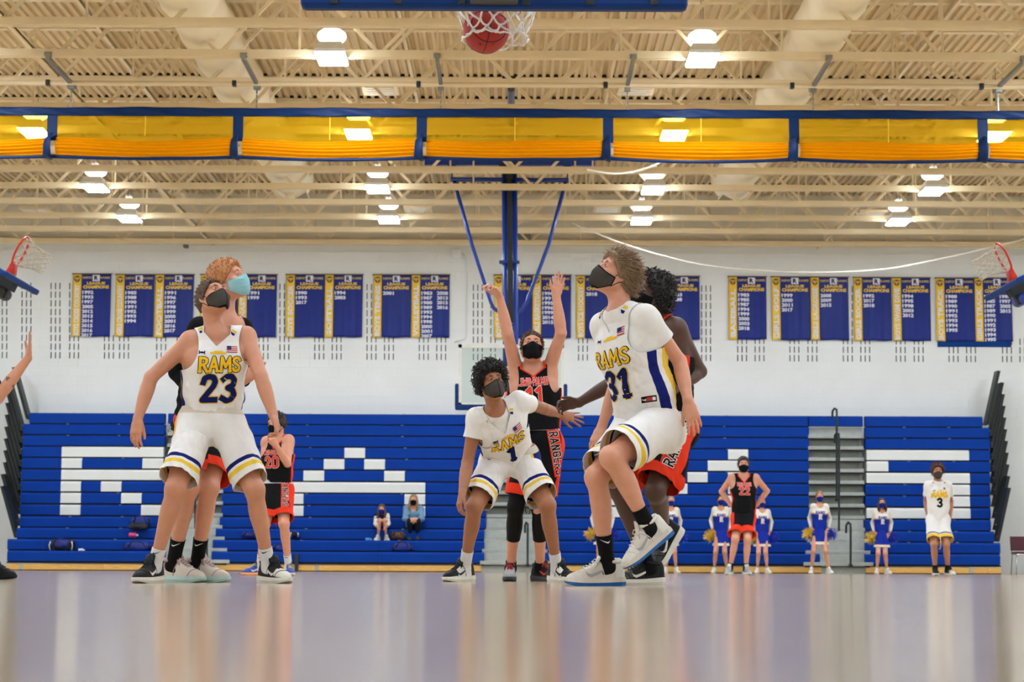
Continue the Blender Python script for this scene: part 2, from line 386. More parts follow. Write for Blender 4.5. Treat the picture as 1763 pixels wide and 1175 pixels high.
for i in range(7):
    x0, x1 = CX[i] + 0.07, CX[i + 1] - 0.07
    sg = 0.04 * rng.uniform(0.5, 1.3)
    def pan(u, v, x0=x0, x1=x1): return (x0 - 0.01 + (x1 - x0 + 0.02) * u, CY + 0.02 * math.sin(u * 9 + i) * (1 - v), zb2 - 0.03 + (zb1 + 0.01 - zb2 + 0.03) * v)
    mb = MB(); mb.grid(pan, 30, 6); mb.build('mesh_panel', M_mesh, cur, smooth=True)
    mb = MB(); mb.box(((x0 + x1) / 2, CY - 0.008, (zb1 + zb2) / 2), (0.012, 0.006, zb1 - zb2)); mb.build('seam', mat('seam_yellow', (238, 196, 40), 0.7), cur)
    def fold(u, v, x0=x0, x1=x1, sg=sg):      # the gathered, rolled part
        x = x0 + (x1 - x0) * u; sag = sg * math.sin(math.pi * u)
        d = 0.05 + 0.07 * math.sin(math.pi * min(1, v * 1.02)) + 0.014 * math.sin(v * 34 + u * 3 * math.sin(u * 3.1)) 
        return (x, CY - d, zlo + (zb2 + 0.015 * math.sin(u * 7 + i) - zlo) * v - sag * (1 - 0.5 * v))
    mb = MB(); mb.grid(fold, 40, 34); o = mb.build('gathered_fold', M_fold, cur, smooth=True)
    mb = MB(); mb.tube([(x0 - 0.14 + (x1 - x0 + 0.28) * q / 12, CY - 0.05, zlo - 0.012 - sg * math.sin(math.pi * q / 12)) for q in range(13)], 0.03, 10, flat=0.8); mb.build('bottom_roll', M_cblue, cur, smooth=True)
for i in range(8):
    x = CX[i]
    mb = MB(); mb.box((x, CY - 0.01, (zb1 + zb2) / 2), (0.14, 0.012, zb1 - zb2 + 0.04)); mb.build('divider_strap', M_cblue, cur)
    mb = MB(); mb.tube([(x - 0.03, CY - 0.05, zb2 + 0.03), (x - 0.03, CY - 0.13, zb2), (x - 0.035, CY - 0.16, (zb2 + zlo) / 2), (x - 0.035, CY - 0.13, zlo - 0.01), (x - 0.035, CY - 0.05, zlo - 0.03)], 0.075, 10, flat=0.25); mb.build('tie_strap', M_cblue, cur, smooth=True)
    px = 125 + 318.5 * (i)
HX = [PX(p, 26.7, 6.6) for p in (-194, 122, 442, 759, 1080, 1400, 1719)]
for x in HX:
    mb = MB(); mb.beam((x, 25.3, BZ - 0.03), (x, 26.95, BZ - 0.03), 0.05, 0.05); mb.box((x, 25.35, BZ + 0.02), (0.09, 0.09, 0.05)); mb.box((x, 26.7, BZ - 0.08), (0.08, 0.1, 0.06)); mb.build('hanger_strut', M_steel, cur)
    mb = MB(); z = BZ - 0.1; q = 0
    while z > zt:
        mb.box((x, CY - 0.02, z), (0.022 if q % 2 else 0.01, 0.01 if q % 2 else 0.022, 0.04)); z -= 0.034; q += 1
    mb.build('chain', M_steel, cur)
mb = MB(); zp = cz(881, 149); mb.tube([(-HW + 0.1, CY - 0.1, zp), (HW - 0.1, CY - 0.1, zp)], 0.03, 12); mb.build('drive_pipe', M_cream, cur, smooth=True)
for p in DIV[1:-1]:
    x = PX(p - 5, CY, 6.5); mb = MB(); mb.box((x, CY - 0.1, zp), (0.06, 0.09, 0.08), bev=0.01); mb.build('pipe_clamp', M_dark, cur)
# ------------------------------------------------------------------ stroke lettering (also used on the clothing)
GL = {
 'R': (0.62, [[(0.1, 0), (0.1, 1)], [(0.1, 0.96), (0.38, 0.96), (0.54, 0.86), (0.54, 0.64), (0.38, 0.5), (0.1, 0.5)], [(0.3, 0.5), (0.6, 0.0)]], [[(0, 0.03), (0.22, 0.03)]]),
 'A': (0.68, [[(0.06, 0), (0.34, 1), (0.62, 0)], [(0.16, 0.34), (0.52, 0.34)]], [[(-0.02, 0.03), (0.18, 0.03)], [(0.5, 0.03), (0.72, 0.03)]]),
 'M': (0.8, [[(0.08, 0), (0.12, 1), (0.4, 0.3), (0.68, 1), (0.72, 0)]], [[(0, 0.03), (0.18, 0.03)], [(0.62, 0.03), (0.82, 0.03)]]),
 'S': (0.56, [[(0.5, 0.8), (0.42, 0.94), (0.26, 0.97), (0.1, 0.9), (0.06, 0.74), (0.14, 0.6), (0.42, 0.42), (0.5, 0.26), (0.44, 0.1), (0.28, 0.03), (0.12, 0.07), (0.04, 0.22)]], []),
 'L': (0.5, [[(0.1, 1), (0.1, 0.04), (0.48, 0.04)]], []),
 'E': (0.52, [[(0.48, 0.96), (0.1, 0.96), (0.1, 0.04), (0.48, 0.04)], [(0.1, 0.5), (0.42, 0.5)]], []),
 'W': (0.86, [[(0.04, 1), (0.22, 0.02), (0.42, 0.7), (0.62, 0.02), (0.8, 1)]], []),
 'I': (0.24, [[(0.12, 0), (0.12, 1)]], []),
 '-': (0.34, [[(0.04, 0.45), (0.3, 0.45)]], []),
 'P': (0.56, [[(0.1, 0), (0.1, 0.96), (0.38, 0.96), (0.52, 0.84), (0.52, 0.62), (0.38, 0.48), (0.1, 0.48)]], []),
 'N': (0.64, [[(0.1, 0), (0.1, 1), (0.54, 0), (0.54, 1)]], []),
 'G': (0.6, [[(0.54, 0.82), (0.44, 0.96), (0.2, 0.96), (0.07, 0.8), (0.07, 0.2), (0.2, 0.04), (0.44, 0.04), (0.54, 0.16), (0.54, 0.46), (0.32, 0.46)]], []),
 '0': (0.6, [[(0.18, 0.04), (0.06, 0.2), (0.06, 0.8), (0.18, 0.96), (0.42, 0.96), (0.54, 0.8), (0.54, 0.2), (0.42, 0.04), (0.16, 0.04)]], []),
 '1': (0.42, [[(0.04, 0.78), (0.24, 0.96), (0.24, 0.0)]], [[(0.1, 0.03), (0.38, 0.03)]]),
 '2': (0.62, [[(0.06, 0.72), (0.1, 0.9), (0.26, 0.97), (0.44, 0.92), (0.52, 0.76), (0.46, 0.58), (0.08, 0.06), (0.58, 0.06)]], []),
 '3': (0.6, [[(0.06, 0.84), (0.2, 0.96), (0.38, 0.96), (0.5, 0.82), (0.46, 0.62), (0.26, 0.52), (0.46, 0.44), (0.54, 0.26), (0.44, 0.08), (0.26, 0.02), (0.06, 0.12)]], []),
 'u': (1.0, [[(0.0, 0.62), (0.06, 0.4), (0.3, 0.3), (0.7, 0.3), (0.94, 0.4), (1.0, 0.62)], [(0.0, 0.1), (0.06, 0.34), (0.3, 0.44), (0.7, 0.44), (0.94, 0.34), (1.0, 0.1)]], []),
}
def strokes(text, h, wd, slab=True, gap=0.16, slant=0.0, arch=0.0, xs=1.0):
    """quads (list of 4-point lists) of a word centred on the origin, x right, y up, letter height h, stroke width wd*h"""
    tot = sum(GL[c][0] if c != ' ' else 0.4 for c in text) + gap * (len(text) - 1)
    x = -tot / 2; out = []
    def line(pts, t):
        for p_ in pts[1:-1]:
            out.append([Vector((p_[0] + t * 0.5 * math.cos(q * math.pi / 4 + 0.39), p_[1] + t * 0.5 * math.sin(q * math.pi / 4 + 0.39))) for q in range(8)])
        for k in range(len(pts) - 1):
            a = Vector(pts[k]); b = Vector(pts[k + 1]); d = b - a
            n = max(1, int(d.length * h / 0.02)); d.normalize(); q = Vector((-d.y, d.x)) * t / 2
            a = a - d * t * (0.4 if k == 0 else 0); b = b + d * t * (0.4 if k == len(pts) - 2 else 0)
            for i in range(n):
                p0 = a.lerp(b, i / n); p1 = a.lerp(b, (i + 1) / n)
                out.append([p0 + q, p0 - q, p1 - q, p1 + q])
    for c in text:
        if c == ' ': x += 0.4 + gap; continue
        wg, st, sl = GL[c]; o0 = len(out)
        for s_ in st: line([(px + x, py) for px, py in s_], wd)
        if slab:
            for s_ in sl: line([(px + x, py) for px, py in s_], wd * 0.6)
        x += wg + gap
    return [[((p.x + slant * p.y) * h * xs, (p.y + arch * (0.25 * tot * tot - (p.x) ** 2) - 0.5) * h) for p in q] for q in out]

# ------------------------------------------------------------------ bleachers
RP = 0.2365; NR = 13
def row_y(r): return {12: 39.25, 11: 39.55, 10: 39.95, 9: 40.32}.get(r, 40.72 - 0.035 * (r - 8))
def zpx(py, Y): return PH(881, py, Y)
TOPS = [714.5, 733.5, 753, 772.5, 792, 812, 832, 852, 872.5, 892.8, 912.5, 932, 952]
ZT = [zpx(t, row_y(i)) for i, t in enumerate(TOPS)]
SECT = [(40, 283.5, 28, 12), (383, 836.5, 370, 363.5), (934.5, 1393, 934, 934), (1490, 1704, 1490, 1490)]
RIGHTB = [(286, 290), (832, 830), (1402, 1412), (1722, 1722)]
mw = 35.15
def runs(sec):
    L = {}
    if sec == 0:
        a = 106.0
        L = {3: [(a, 281.5)], 4: [(a - .3, a + 35), (245, 281.3)], 5: [(a - .8, 281)], 6: [(a - 1.6, a + 33.2), (173.6, 208.8)], 7: [(a - 2, a + 33), (208.4, 243.5)], 8: [(a - 2.8, a + 32.4), (242.6, 278)]}
    if sec == 1:
        L = {3: [(592.8, 628.5)], 4: [(557.3, 592.8), (627, 662.7)], 5: [(522.3, 558), (661.4, 697)], 6: [(487, 732)], 7: [(487, 522.4), (696.3, 732)], 8: [(487, 522.4), (696.3, 732)]}
    if sec == 2:
        c = [1044.3 + 34.85 * i for i in range(8)]
        L = {3: [(c[0], c[1]), (c[6], c[7])], 4: [(c[0], c[2]), (c[5], c[7])], 5: [(c[0], c[1]), (c[2], c[3]), (c[4], c[5]), (c[6], c[7])], 6: [(c[0], c[1]), (c[3], c[4]), (c[6], c[7])], 7: [(c[0], c[1]), (c[6], c[7])], 8: [(c[0], c[1]), (c[6], c[7])]}
    if sec == 3:
        L = {3: [(1492, 1668.6)], 4: [(1492, 1529.6)], 5: [(1492, 1670)], 6: [(1634.5, 1670)], 7: [(1634.5, 1670)], 8: [(1492, 1671)]}
    return L
def board(x0, x1, y, zt, h, d, name, m, parent):
    g = 0.002
    pf = [(0, 0), (0, h - 0.04), (0.010, h - 0.02), (0.034, h), (d, h), (d, 0)]
    mb = MB(); n = len(pf)
    mb.add([(x0 + g, y + a, zt - h + b) for a, b in pf] + [(x1 - g, y + a, zt - h + b) for a, b in pf],
           [tuple(range(n)), tuple(range(2 * n - 1, n - 1, -1))] + [(i, i + n, (i + 1) % n + n, (i + 1) % n) for i in range(n)])
    return mb.build(name, m, parent)
SECN = ['leftmost, with the white R', 'left of the middle aisle, with the white A', 'right of the middle aisle, with the white M', 'rightmost, with the white S']
M_gap = mat('gap_shadow_black', (10, 12, 16), 0.8)
for s, (xa, xb, xl, xl2) in enumerate(SECT):
    t = thing('bleacher', PZ((xa + xb) / 2, 40, 0), 'bank of blue pull-out bleachers, ' + SECN[s], 'bleacher', 'bleacher banks along the far wall')
    L = runs(s)
    for r in range(NR):
        y = row_y(r); zt = ZT[r]; h = 0.207 if r < 10 else 0.2
        a, b = xa, xb
        if s == 0 and r == 0: a = 50
        elif s == 0: a = 40 - 0.75 * r
        if s == 0 and r == 10: a = 28
        if s == 0 and r > 10: a = 12.5
        if s == 0 and r == 12: a = 12
        if s == 3:
            b = 1692 if r == 0 else 1704 + 0.25 * r
            if r == 10: b = 1712
            if r > 10: b = 1722.5
        if s == 1: a = 383 - 0.25 * r if r < 9 else (378, 371, 366, 364)[r - 9]
        if s == 1 and r > 9: b = 834
        if s == 2 and r > 9: b = (1398, 1405, 1412)[r - 10]
        zz = lambda p, y=y, zt=zt: PX(p, y, zt - 0.1)
        edges = sorted(L.get(r, []))
        cur_ = a
        segs = []
        for e0, e1 in edges:
            if e0 - cur_ > 3: segs.append((cur_, e0, M_blue))
            segs.append((e0, e1, M_white)); cur_ = e1
        segs.append((cur_, b, M_blue)) if b - cur_ > 2 else None
        if r >= 11:                                     # the two lowest rows are split where the frames end
            k = {0: 74, 1: 653, 2: 1080, 3: 1652}[s]; segs = [(a, k, M_blue), (k, b, M_blue)]
        for p0, p1, m in segs:
            o = board(zz(p0), zz(p1), y, zt, h, 0.26 if r > 8 else 0.2, 'seat_board', m, t)
            if m is M_white: o['label'] = 'white seat board'
        mb = MB(); mb.box(((zz(a) + zz(b)) / 2, y + 0.05, zt - h - 0.018), (zz(b) - zz(a) - 0.02, 0.05, 0.05)); mb.build('shadow_strip', M_gap, t)  # solid black strip standing in for the shadow under each seat board
        if r < 12:                                      # small bright clips where the rows latch
            for q in range(2):
                xx = zz(a) + (zz(b) - zz(a)) * (0.33 + 0.36 * q) + 0.05 * math.sin(r * 5.1)
                mb = MB(); mb.box((xx, y + 0.012, zt + 0.001), (0.05, 0.03, 0.012), bev=0.003); mb.build('row_clip', M_steel, t)
    y = row_y(12) + 0.02; z1 = ZT[12] - 0.2 - 0.02
    a = {0: 12, 1: 363, 2: 934, 3: 1490}[s]; b = {0: 292, 1: 829, 2: 1414, 3: 1723}[s]
    k = {0: (34, 40), 1: (543, 549), 2: (1002, 1008), 3: (1668, 1675)}[s]
    c = [a, k[0], k[1], {0: 180, 1: 652, 2: 1215, 3: 1700}[s], b]
    for i in range(4):
        mb = MB(); mb.box(((PX(c[i], y) + PX(c[i + 1], y)) / 2, y + 0.03, 0.075), (PX(c[i + 1], y) - PX(c[i], y) - 0.004, 0.06, 0.11), bev=0.004)
        o = mb.build('kick_board', M_wood if i != 1 else M_grey, t)
        if i == 1: o['label'] = 'grey joint plate'
    mb = MB(); mb.box(((PX(a, y) + PX(b, y)) / 2, y + 0.06, 0.012), (PX(b, y) - PX(a, y), 0.1, 0.024)); mb.box(((PX(a, y) + PX(b, y)) / 2, y + 0.06, z1 - 0.008), (PX(b, y) - PX(a, y), 0.1, 0.03)); mb.build('under_frame', M_black, t)
    if s in (0, 3):                                     # fanned dark end panels
        sx = -1 if s == 0 else 1
        for i in range(11):
            yy = row_y(i) + 0.1 + 0.02 * i
            if s == 0: base = (50 - (0.8 * i) - (9 if i else 0) + (0 if i < 9 else -3), 722 + 20.4 * i); top = (base[0] - 24, base[1] - 88)
            else: base = (1697 + 1.3 * i + (5 if i > 0 else 0), 732 + 20.1 * i); top = (base[0] + 20, base[1] - 92)
            p0 = P(base[0], base[1], yy); p1 = P(top[0], top[1], yy)
            mb = MB(); mb.beam(p0, p1, 0.06, 0.3, (0, 1, 0)); mb.beam(p0 + Vector((0.02 * sx, -0.16, 0)), p1 + Vector((0.02 * sx, -0.16, 0)), 0.012, 0.02, (0, 1, 0)); mb.beam(p0 + Vector((-0.02 * sx, -0.16, 0)), p1 + Vector((-0.02 * sx, -0.16, 0)), 0.012, 0.02, (0, 1, 0))
            mb.build('end_panel', M_fin, t)
            q = p0 + Vector((-sx * 0.03, -0.2, 0.1)); mb = MB(); mb.sphere(q, 0.012, 8, 6); mb.build('end_bolt', M_steel, t)
    if s == 1:
        mb = MB(); x = PX(511, 39.2); mb.box((x, 39.22, 0.17), (0.07, 0.05, 0.34)); mb.build('end_post', M_dark, t)
# the stepped aisles
AIS = [(284, 382.5, 'left aisle, behind the player in jersey 23'), (837, 934, 'middle aisle, behind the shooter'), (1393.5, 1489.5, 'right aisle, beside the white S')]
for a, b, nm in AIS:
    t = thing('bleacher_steps', PZ((a + b) / 2, 40, 0), 'grey bleacher steps with dark handrails, ' + nm, 'steps', 'aisle steps between the bleachers')
    mb = MB(); y0 = row_y(0); x0, x1 = PX(a, y0), PX(b, y0)
    o = board(x0, x1, y0, ZT[0], 0.207, 0.2, 'seat_board', M_blue, t)
    for r in range(1, NR):
        y = row_y(r); zt = ZT[r]; x0, x1 = PX(a, y), PX(b, y)
        if r > 9: x1 += 0.05 * (r - 9); x0 -= 0.04 * (r - 9)
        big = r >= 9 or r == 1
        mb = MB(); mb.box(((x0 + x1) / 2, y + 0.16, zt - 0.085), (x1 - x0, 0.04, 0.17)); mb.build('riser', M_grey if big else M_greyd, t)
        mb = MB(); mb.box(((x0 + x1) / 2, y + 0.08, zt - 0.198), (x1 - x0 - 0.004, 0.22, 0.07), bev=0.006); mb.build('step_tread', M_grey, t)
        if r in (2, 3, 4, 5, 6, 7, 8):
            mb = MB(); mb.box(((x0 + x1) / 2, y + 0.10, zt - 0.012), (x1 - x0, 0.1, 0.025)); mb.build('row_edge', M_black, t)
            for sx in (0.0, 1.0):
                xx = x0 + (x1 - x0) * sx; mb = MB(); mb.box((xx + (0.05 if sx == 0 else -0.05), y + 0.13, zt - 0.09), (0.06, 0.03, 0.14)); mb.build('side_plate', M_greyd, t)  # narrow plate at each end, in the same grey as the riser
    yb = row_y(12); x0, x1 = PX(a - 8, yb), PX(b + 8, yb)
    mb = MB(); mb.box(((x0 + x1) / 2, yb + 0.02, 0.135), (x1 - x0, 0.05, 0.02)); mb.build('base_angle', M_dark, t)
    mb = MB(); mb.box(((x0 + x1) / 2, yb + 0.10, 0.06), (x1 - x0, 0.1, 0.12)); mb.build('base_panel', M_grey, t)
    c = (a + b) / 2
    for (px, pt, pb, yy) in ((c - 1, 703, 862, 40.45), (c + 3, 745, 932, 40.2), (c + 23, 900, 974, 39.1)):
        p0 = P(px, pb, yy); p1 = P(px, pt, yy)
        mb = MB(); mb.tube([p0, p1 - Vector((0, 0, 0.12)), p1 - Vector((0, -0.02, 0.03)), p1 + Vector((-0.03, 0.10, 0)), p1 + Vector((-0.05, 0.22, -0.05)), p1 + Vector((-0.05, 0.25, -0.2))], 0.022, 8)
        mb.box(p0, (0.07, 0.07, 0.05)); mb.build('handrail', M_dark, t, smooth=False)

# ------------------------------------------------------------------ banners
FONT_CACHE = {}
def text_mesh(txt, size, off=0.0):
    k = (txt, off)
    if k not in FONT_CACHE:
        c = D.curves.new('t', 'FONT'); c.body = txt; c.size = 1.0; c.offset = off; c.resolution_u = 2
        o = D.objects.new('t', c); COL.objects.link(o)
        bpy.context.view_layer.update()
        me = o.to_mesh(); vs = [tuple(v.co) for v in me.vertices]; fs = [tuple(p.vertices) for p in me.polygons]
        o.to_mesh_clear(); D.objects.remove(o); D.curves.remove(c)
        xs = [v[0] for v in vs] or [0, 1]; ys = [v[1] for v in vs] or [0, 1]
        FONT_CACHE[k] = (vs, fs, min(xs), max(xs), min(ys), max(ys))
    return FONT_CACHE[k]
def put_text(mb, txt, x0, x1, y0, y1, fn, off=0.02, mi=0):
    """fit a word into the rectangle; fn maps (x, y) to space"""
    vs, fs, a, b, c, d = text_mesh(txt, 1, off)
    mb.add([fn(x0 + (v[0] - a) / (b - a) * (x1 - x0), y0 + (v[1] - c) / (d - c) * (y1 - y0)) for v in vs], fs, mi)
def put_text_v(mb, txt, x0, x1, y0, y1, fn, off=0.02, mi=0):   # reading upwards
    vs, fs, a, b, c, d = text_mesh(txt, 1, off)
    mb.add([fn(x1 - (v[1] - c) / (d - c) * (x1 - x0), y0 + (v[0] - a) / (b - a) * (y1 - y0)) for v in vs], fs, mi)
def vinyl(name, rgb): return mat(name, rgb, 0.45, var=0.05, scale=6, spec=0.22)
M_bblue = vinyl('banner_blue', (26, 42, 124)); M_byel = vinyl('banner_yellow', (238, 196, 62)); M_bwhite = vinyl('banner_white', (226, 226, 240)); M_bgold = vinyl('banner_gold', (196, 168, 96)); M_bbrown = vinyl('banner_brown', (116, 78, 52)); M_bnavy = vinyl('banner_navy', (22, 28, 66)); M_bgrey = vinyl('banner_edge', (120, 100, 60))
BAN = [
 ('BOYS CROSS COUNTRY', 126, 58, 192, 472, 580, ['1992', '1993', '1997', '2005', '2012', '2013', '2014', '2015', '2016', '2017']),
 ('GIRLS CROSS COUNTRY', 200, 0, 266, 473, 580, ['1985', '1988', '1990', '1991', '1992', '1993', '1994']),
 ('FOOTBALL', 268, 0, 334, 473, 581, ['1991', '1996', '1997', '1998', '1999', '2000', '2001', '2016', '2017']),
 ('WRESTLING', 346, 0, 410, 473, 581, ['1988', '1990']),
 ('GYMNASTICS', 411, 0, 477, 473, 581, ['1991', '1999']),
 ('BOYS SOCCER', 493, 0, 559, 473, 581, ['1990', '1993', '2017']),
 ('SOFTBALL', 560, 0, 625, 473, 581, ['1994', '2003']),
 ('BOYS TENNIS', 643, 0, 708, 473.5, 581.5, ['2001']),
 ('VOLLEYBALL', 709, 0, 774, 473.5, 581.5, ['1983', '1987', '1988', '1989', '1993', '1994', '1998', '2000', '2001', '2007', '2008', '2013', '2015', '2016']),
 ('BOYS BASKETBALL', 851, 0, 916, 474, 583, ['1985', '1987', '1990', '1998', '2002', '2004', '2012', '2014']),
 ('GIRLS BASKETBALL', 917, 0, 983, 474, 583, ['1990', '1991', '1995', '1996', '1999', '2014', '2015']),
 ('BOYS ICE HOCKEY', 992, 0, 1058, 475, 583, ['2018']),
 ('GIRLS GYMNASTICS', 1062, 0, 1136, 475, 584, ['1994', '1995']),
 ('BOYS GOLF', 1138, 0, 1204, 476, 585, ['1983', '1988']),
 ('BASEBALL', 1254, 0, 1319, 476.5, 585, ['1983', '1985', '1987', '1994', '1999', '2000', '2003', '2018']),
 ('GIRLS GOLF', 1328, 0, 1394, 477, 586, ['1999', '2000', '2011', '2017']),
 ('GIRLS LACROSSE', 1395, 0, 1460, 477.5, 586, ['2008', '2009', '2015']),
 ('GIRLS SOCCER', 1469, 0, 1534, 478, 587, ['1992', '2017', '2018']),
 ('BOYS SWIM DIVE', 1536, 0, 1601, 478.5, 587.5, ['1994', '1995', '1998', '2003', '2012']),
 ('BOYS TRACK', 1610, 0, 1677, 479, 588, ['1988', '1989', '1990', '1991', '1992', '1993', '1994', '1995']),
 ('GIRLS TRACK', 1677, 0, 1741, 479, 588, ['1984', '1985', '1987', '1989', '1990', '1991', '1992', '1993', '1994', '1995', '1996', '1997', '2005', '2015']),
]
for bi, (nm, xa, _, xb, ya, yb, years) in enumerate(BAN):
    Y = WY - 0.05 + (0.0 if bi % 2 else 0.012)
    A = P(xa, ya, Y); Bp = P(xb, ya, Y); Cc = P(xa, yb, Y); Wd = Bp.x - A.x; Ht = A.z - Cc.z
    ph = bi * 1.7; amp = 0.012
    low = Ht * 0.0
    def surf(u, v, A=A, ph=ph, Ht=Ht, Wd=Wd, off=0.0):
        k = max(0.0, 1 - v / Ht)
        return (A.x + u + 0.004 * k * math.sin(ph), A.y - 0.01 - off - amp * k * (0.6 * math.sin(u * 19 + ph + k * 1.5) + 0.4 * math.sin(u * 43 - ph)) - 0.03 * max(0, k - 0.9) * (math.sin(u * 30 + ph) ** 2) * 4, A.z - Ht + v + 0.006 * math.sin(u * 12 + ph) * k)
    sw = Wd * 0.232
    t = thing('championship_banner', (A.x + Wd / 2, Y, Cc.z), 'blue and yellow vinyl banner reading %s on the far wall' % nm, 'banner', 'championship banners on the far wall')
    mb = MB(); mb.grid(lambda u, v: surf(sw + u * (Wd - sw), v * Ht), 22, 22); o = mb.build('cloth', M_bblue, t, smooth=True); o.modifiers.new('s', 'SOLIDIFY').thickness = 0.004
    mb = MB(); mb.grid(lambda u, v: surf(u * sw, v * Ht), 8, 22); o = mb.build('name_strip', M_byel, t, smooth=True); o.modifiers.new('s', 'SOLIDIFY').thickness = 0.004
    mb = MB(); e = 0.008
    for (u0, u1) in ((0, e), (sw - e, sw)):
        mb.add([surf(u0, 0, off=.003), surf(u1, 0, off=.003)], [])
        mb.grid(lambda u, v, u0=u0, u1=u1: surf(u0 + (u1 - u0) * u, v * Ht, off=.004), 1, 20)
    mb.build('strip_edge', M_bgrey, t)
    mb = MB(); hz = Ht * 0.925
    em = [(sw * (0.5 + 0.42 * math.cos(a) * (1 if math.sin(a) > 0 else 0.8)), hz + sw * 0.36 * math.sin(a) * (0.9 if math.sin(a) > 0 else 1.15)) for a in [2 * math.pi * k / 14 for k in range(14)]]
    mb.add([surf(u, v, off=.006) for u, v in em], [tuple(range(14))], 0)
    for dx in (-0.2, 0.2):
        mb.add([surf(sw * (0.5 + dx + 0.13 * math.cos(a)), hz + sw * (0.04 + 0.13 * math.sin(a)), off=.009) for a in [2 * math.pi * k / 8 for k in range(8)]], [tuple(range(8))], 1)
    mb.add([surf(sw * x_, hz + sw * y_, off=.009) for x_, y_ in ((0.42, 0.1), (0.58, 0.1), (0.54, -0.28), (0.46, -0.28))], [(3, 2, 1, 0)], 2)
    mb.build('emblem', [M_bbrown, M_bgold, M_byel], t)
    mb = MB()
    top = Ht * (0.83 if len(nm) > 9 else 0.8); bot = Ht * (0.02 if len(nm) > 9 else 0.04)
    put_text_v(mb, nm, sw * 0.24, sw * 0.80, bot, top, lambda u, v: surf(u, v, off=.007), 0.035)
    mb.build('name_lettering', M_bwhite, t)
    mb = MB(); f = lambda u, v: surf(u, v, off=.007); bw_ = Wd - sw
    put_text(mb, 'RAMPART', sw + bw_ * 0.03, sw + bw_ * 0.36, Ht * 0.922, Ht * 0.962, f, 0.03, 0); put_text(mb, 'RAMS', sw + bw_ * 0.62, sw + bw_ * 0.96, Ht * 0.922, Ht * 0.962, f, 0.03, 0)
    put_text(mb, 'LEAGUE', sw + bw_ * 0.18, sw + bw_ * 0.80, Ht * 0.83, Ht * 0.875, f, 0.045, 1)
    put_text(mb, 'CHAMPIONS', sw + bw_ * 0.05, sw + bw_ * 0.93, Ht * 0.765, Ht * 0.82, f, 0.045, 1)
    q = [(sw + bw_ * 0.37, Ht * 0.885), (sw + bw_ * 0.61, Ht * 0.885), (sw + bw_ * 0.61, Ht * 0.985), (sw + bw_ * 0.37, Ht * 0.985)]
    mb.add([surf(u, v, off=.006) for u, v in q], [(0, 1, 2, 3)], 2)
    put_text(mb, 'R', sw + bw_ * 0.42, sw + bw_ * 0.56, Ht * 0.9, Ht * 0.972, lambda u, v: surf(u, v, off=.009), 0.05, 3)
    mb.build('heading', [M_bgold, M_byel, M_bwhite, M_bnavy], t)
    for i, yr in enumerate(years):
        mb = MB(); c_, r_ = divmod(i, 10)
        x0 = sw + bw_ * (0.03 + 0.54 * c_); v1 = Ht * (0.735 - 0.0755 * r_)
        put_text(mb, yr, x0, x0 + bw_ * 0.38, v1 - Ht * 0.058, v1, f, 0.045); mb.build('year_lettering', M_bwhite, t)
    mb = MB(); mb.tube([(A.x - 0.02, A.y - 0.012, A.z + 0.003), (A.x + Wd + 0.02, A.y - 0.012, A.z + 0.003)], 0.012, 8); mb.build('hanging_rod', M_bgrey, t)
# the older blue sheet the last two banners are hung over
A = P(1612, 484, WY - 0.02); Bp = P(1741, 598, WY - 0.02)
mb = MB(); mb.grid(lambda u, v: (A.x + (Bp.x - A.x) * u, A.y - 0.004 * math.sin(u * 20), Bp.z + (A.z - Bp.z) * v), 30, 6)
o = mb.build('backing_sheet', vinyl('sheet_blue', (10, 66, 142)), smooth=True); tag(o, 'plain blue sheet showing below the two track banners', 'sheet'); o.modifiers.new('s', 'SOLIDIFY').thickness = 0.004

# ------------------------------------------------------------------ basketball hoops
M_glass = D.materials.new('board_glass'); M_glass.use_nodes = True
_nt = M_glass.node_tree; _nt.nodes.clear(); _o = _nt.nodes.new('ShaderNodeOutputMaterial'); _a = _nt.nodes.new('ShaderNodeBsdfTransparent'); _g = _nt.nodes.new('ShaderNodeBsdfGlossy'); _x = _nt.nodes.new('ShaderNodeMixShader'); _g.inputs[1].default_value = 0.02
_a.inputs[0].default_value = (0.9, 0.95, 0.93, 1); _x.inputs[0].default_value = 0.06
_nt.links.new(_a.outputs[0], _x.inputs[1]); _nt.links.new(_g.outputs[0], _x.inputs[2]); _nt.links.new(_x.outputs[0], _o.inputs[0])
M_bframe = mat('board_white', (226, 228, 224), 0.4); M_pad = mat('pad_blue', (4, 48, 110), 0.55, spec=0.2, bump=0.1, bscale=20)
def net(mb, c, ax, ay, az, r0, prof, n=12, rad=0.0045, jig=0.0, knots=True):
    """a knotted net: az points down the net; prof = [(depth, radius)]"""
    def pt(i, lev, half):
        d, r = prof[lev]; a = 2 * math.pi * (i + (0.5 if half else 0)) / n
        j = Vector((rng.normal(0, jig), rng.normal(0, jig), rng.normal(0, jig)))
        return c + (ax * math.cos(a) + ay * math.sin(a)) * r + az * d + j
    rows = [[pt(i, l, l % 2) for i in range(n)] for l in range(len(prof))]
    for l in range(len(prof) - 1):
        for i in range(n):
            a = rows[l][i]
            for b in ((rows[l + 1][i], rows[l + 1][(i - 1) % n]) if l % 2 == 0 else (rows[l + 1][i], rows[l + 1][(i + 1) % n])):
                m = (a + b) / 2 + az * 0.006
                mb.tube([a, m, b], rad, 5)
            if knots and l: mb.sphere(a, rad * 1.9, 6, 4)
    return rows
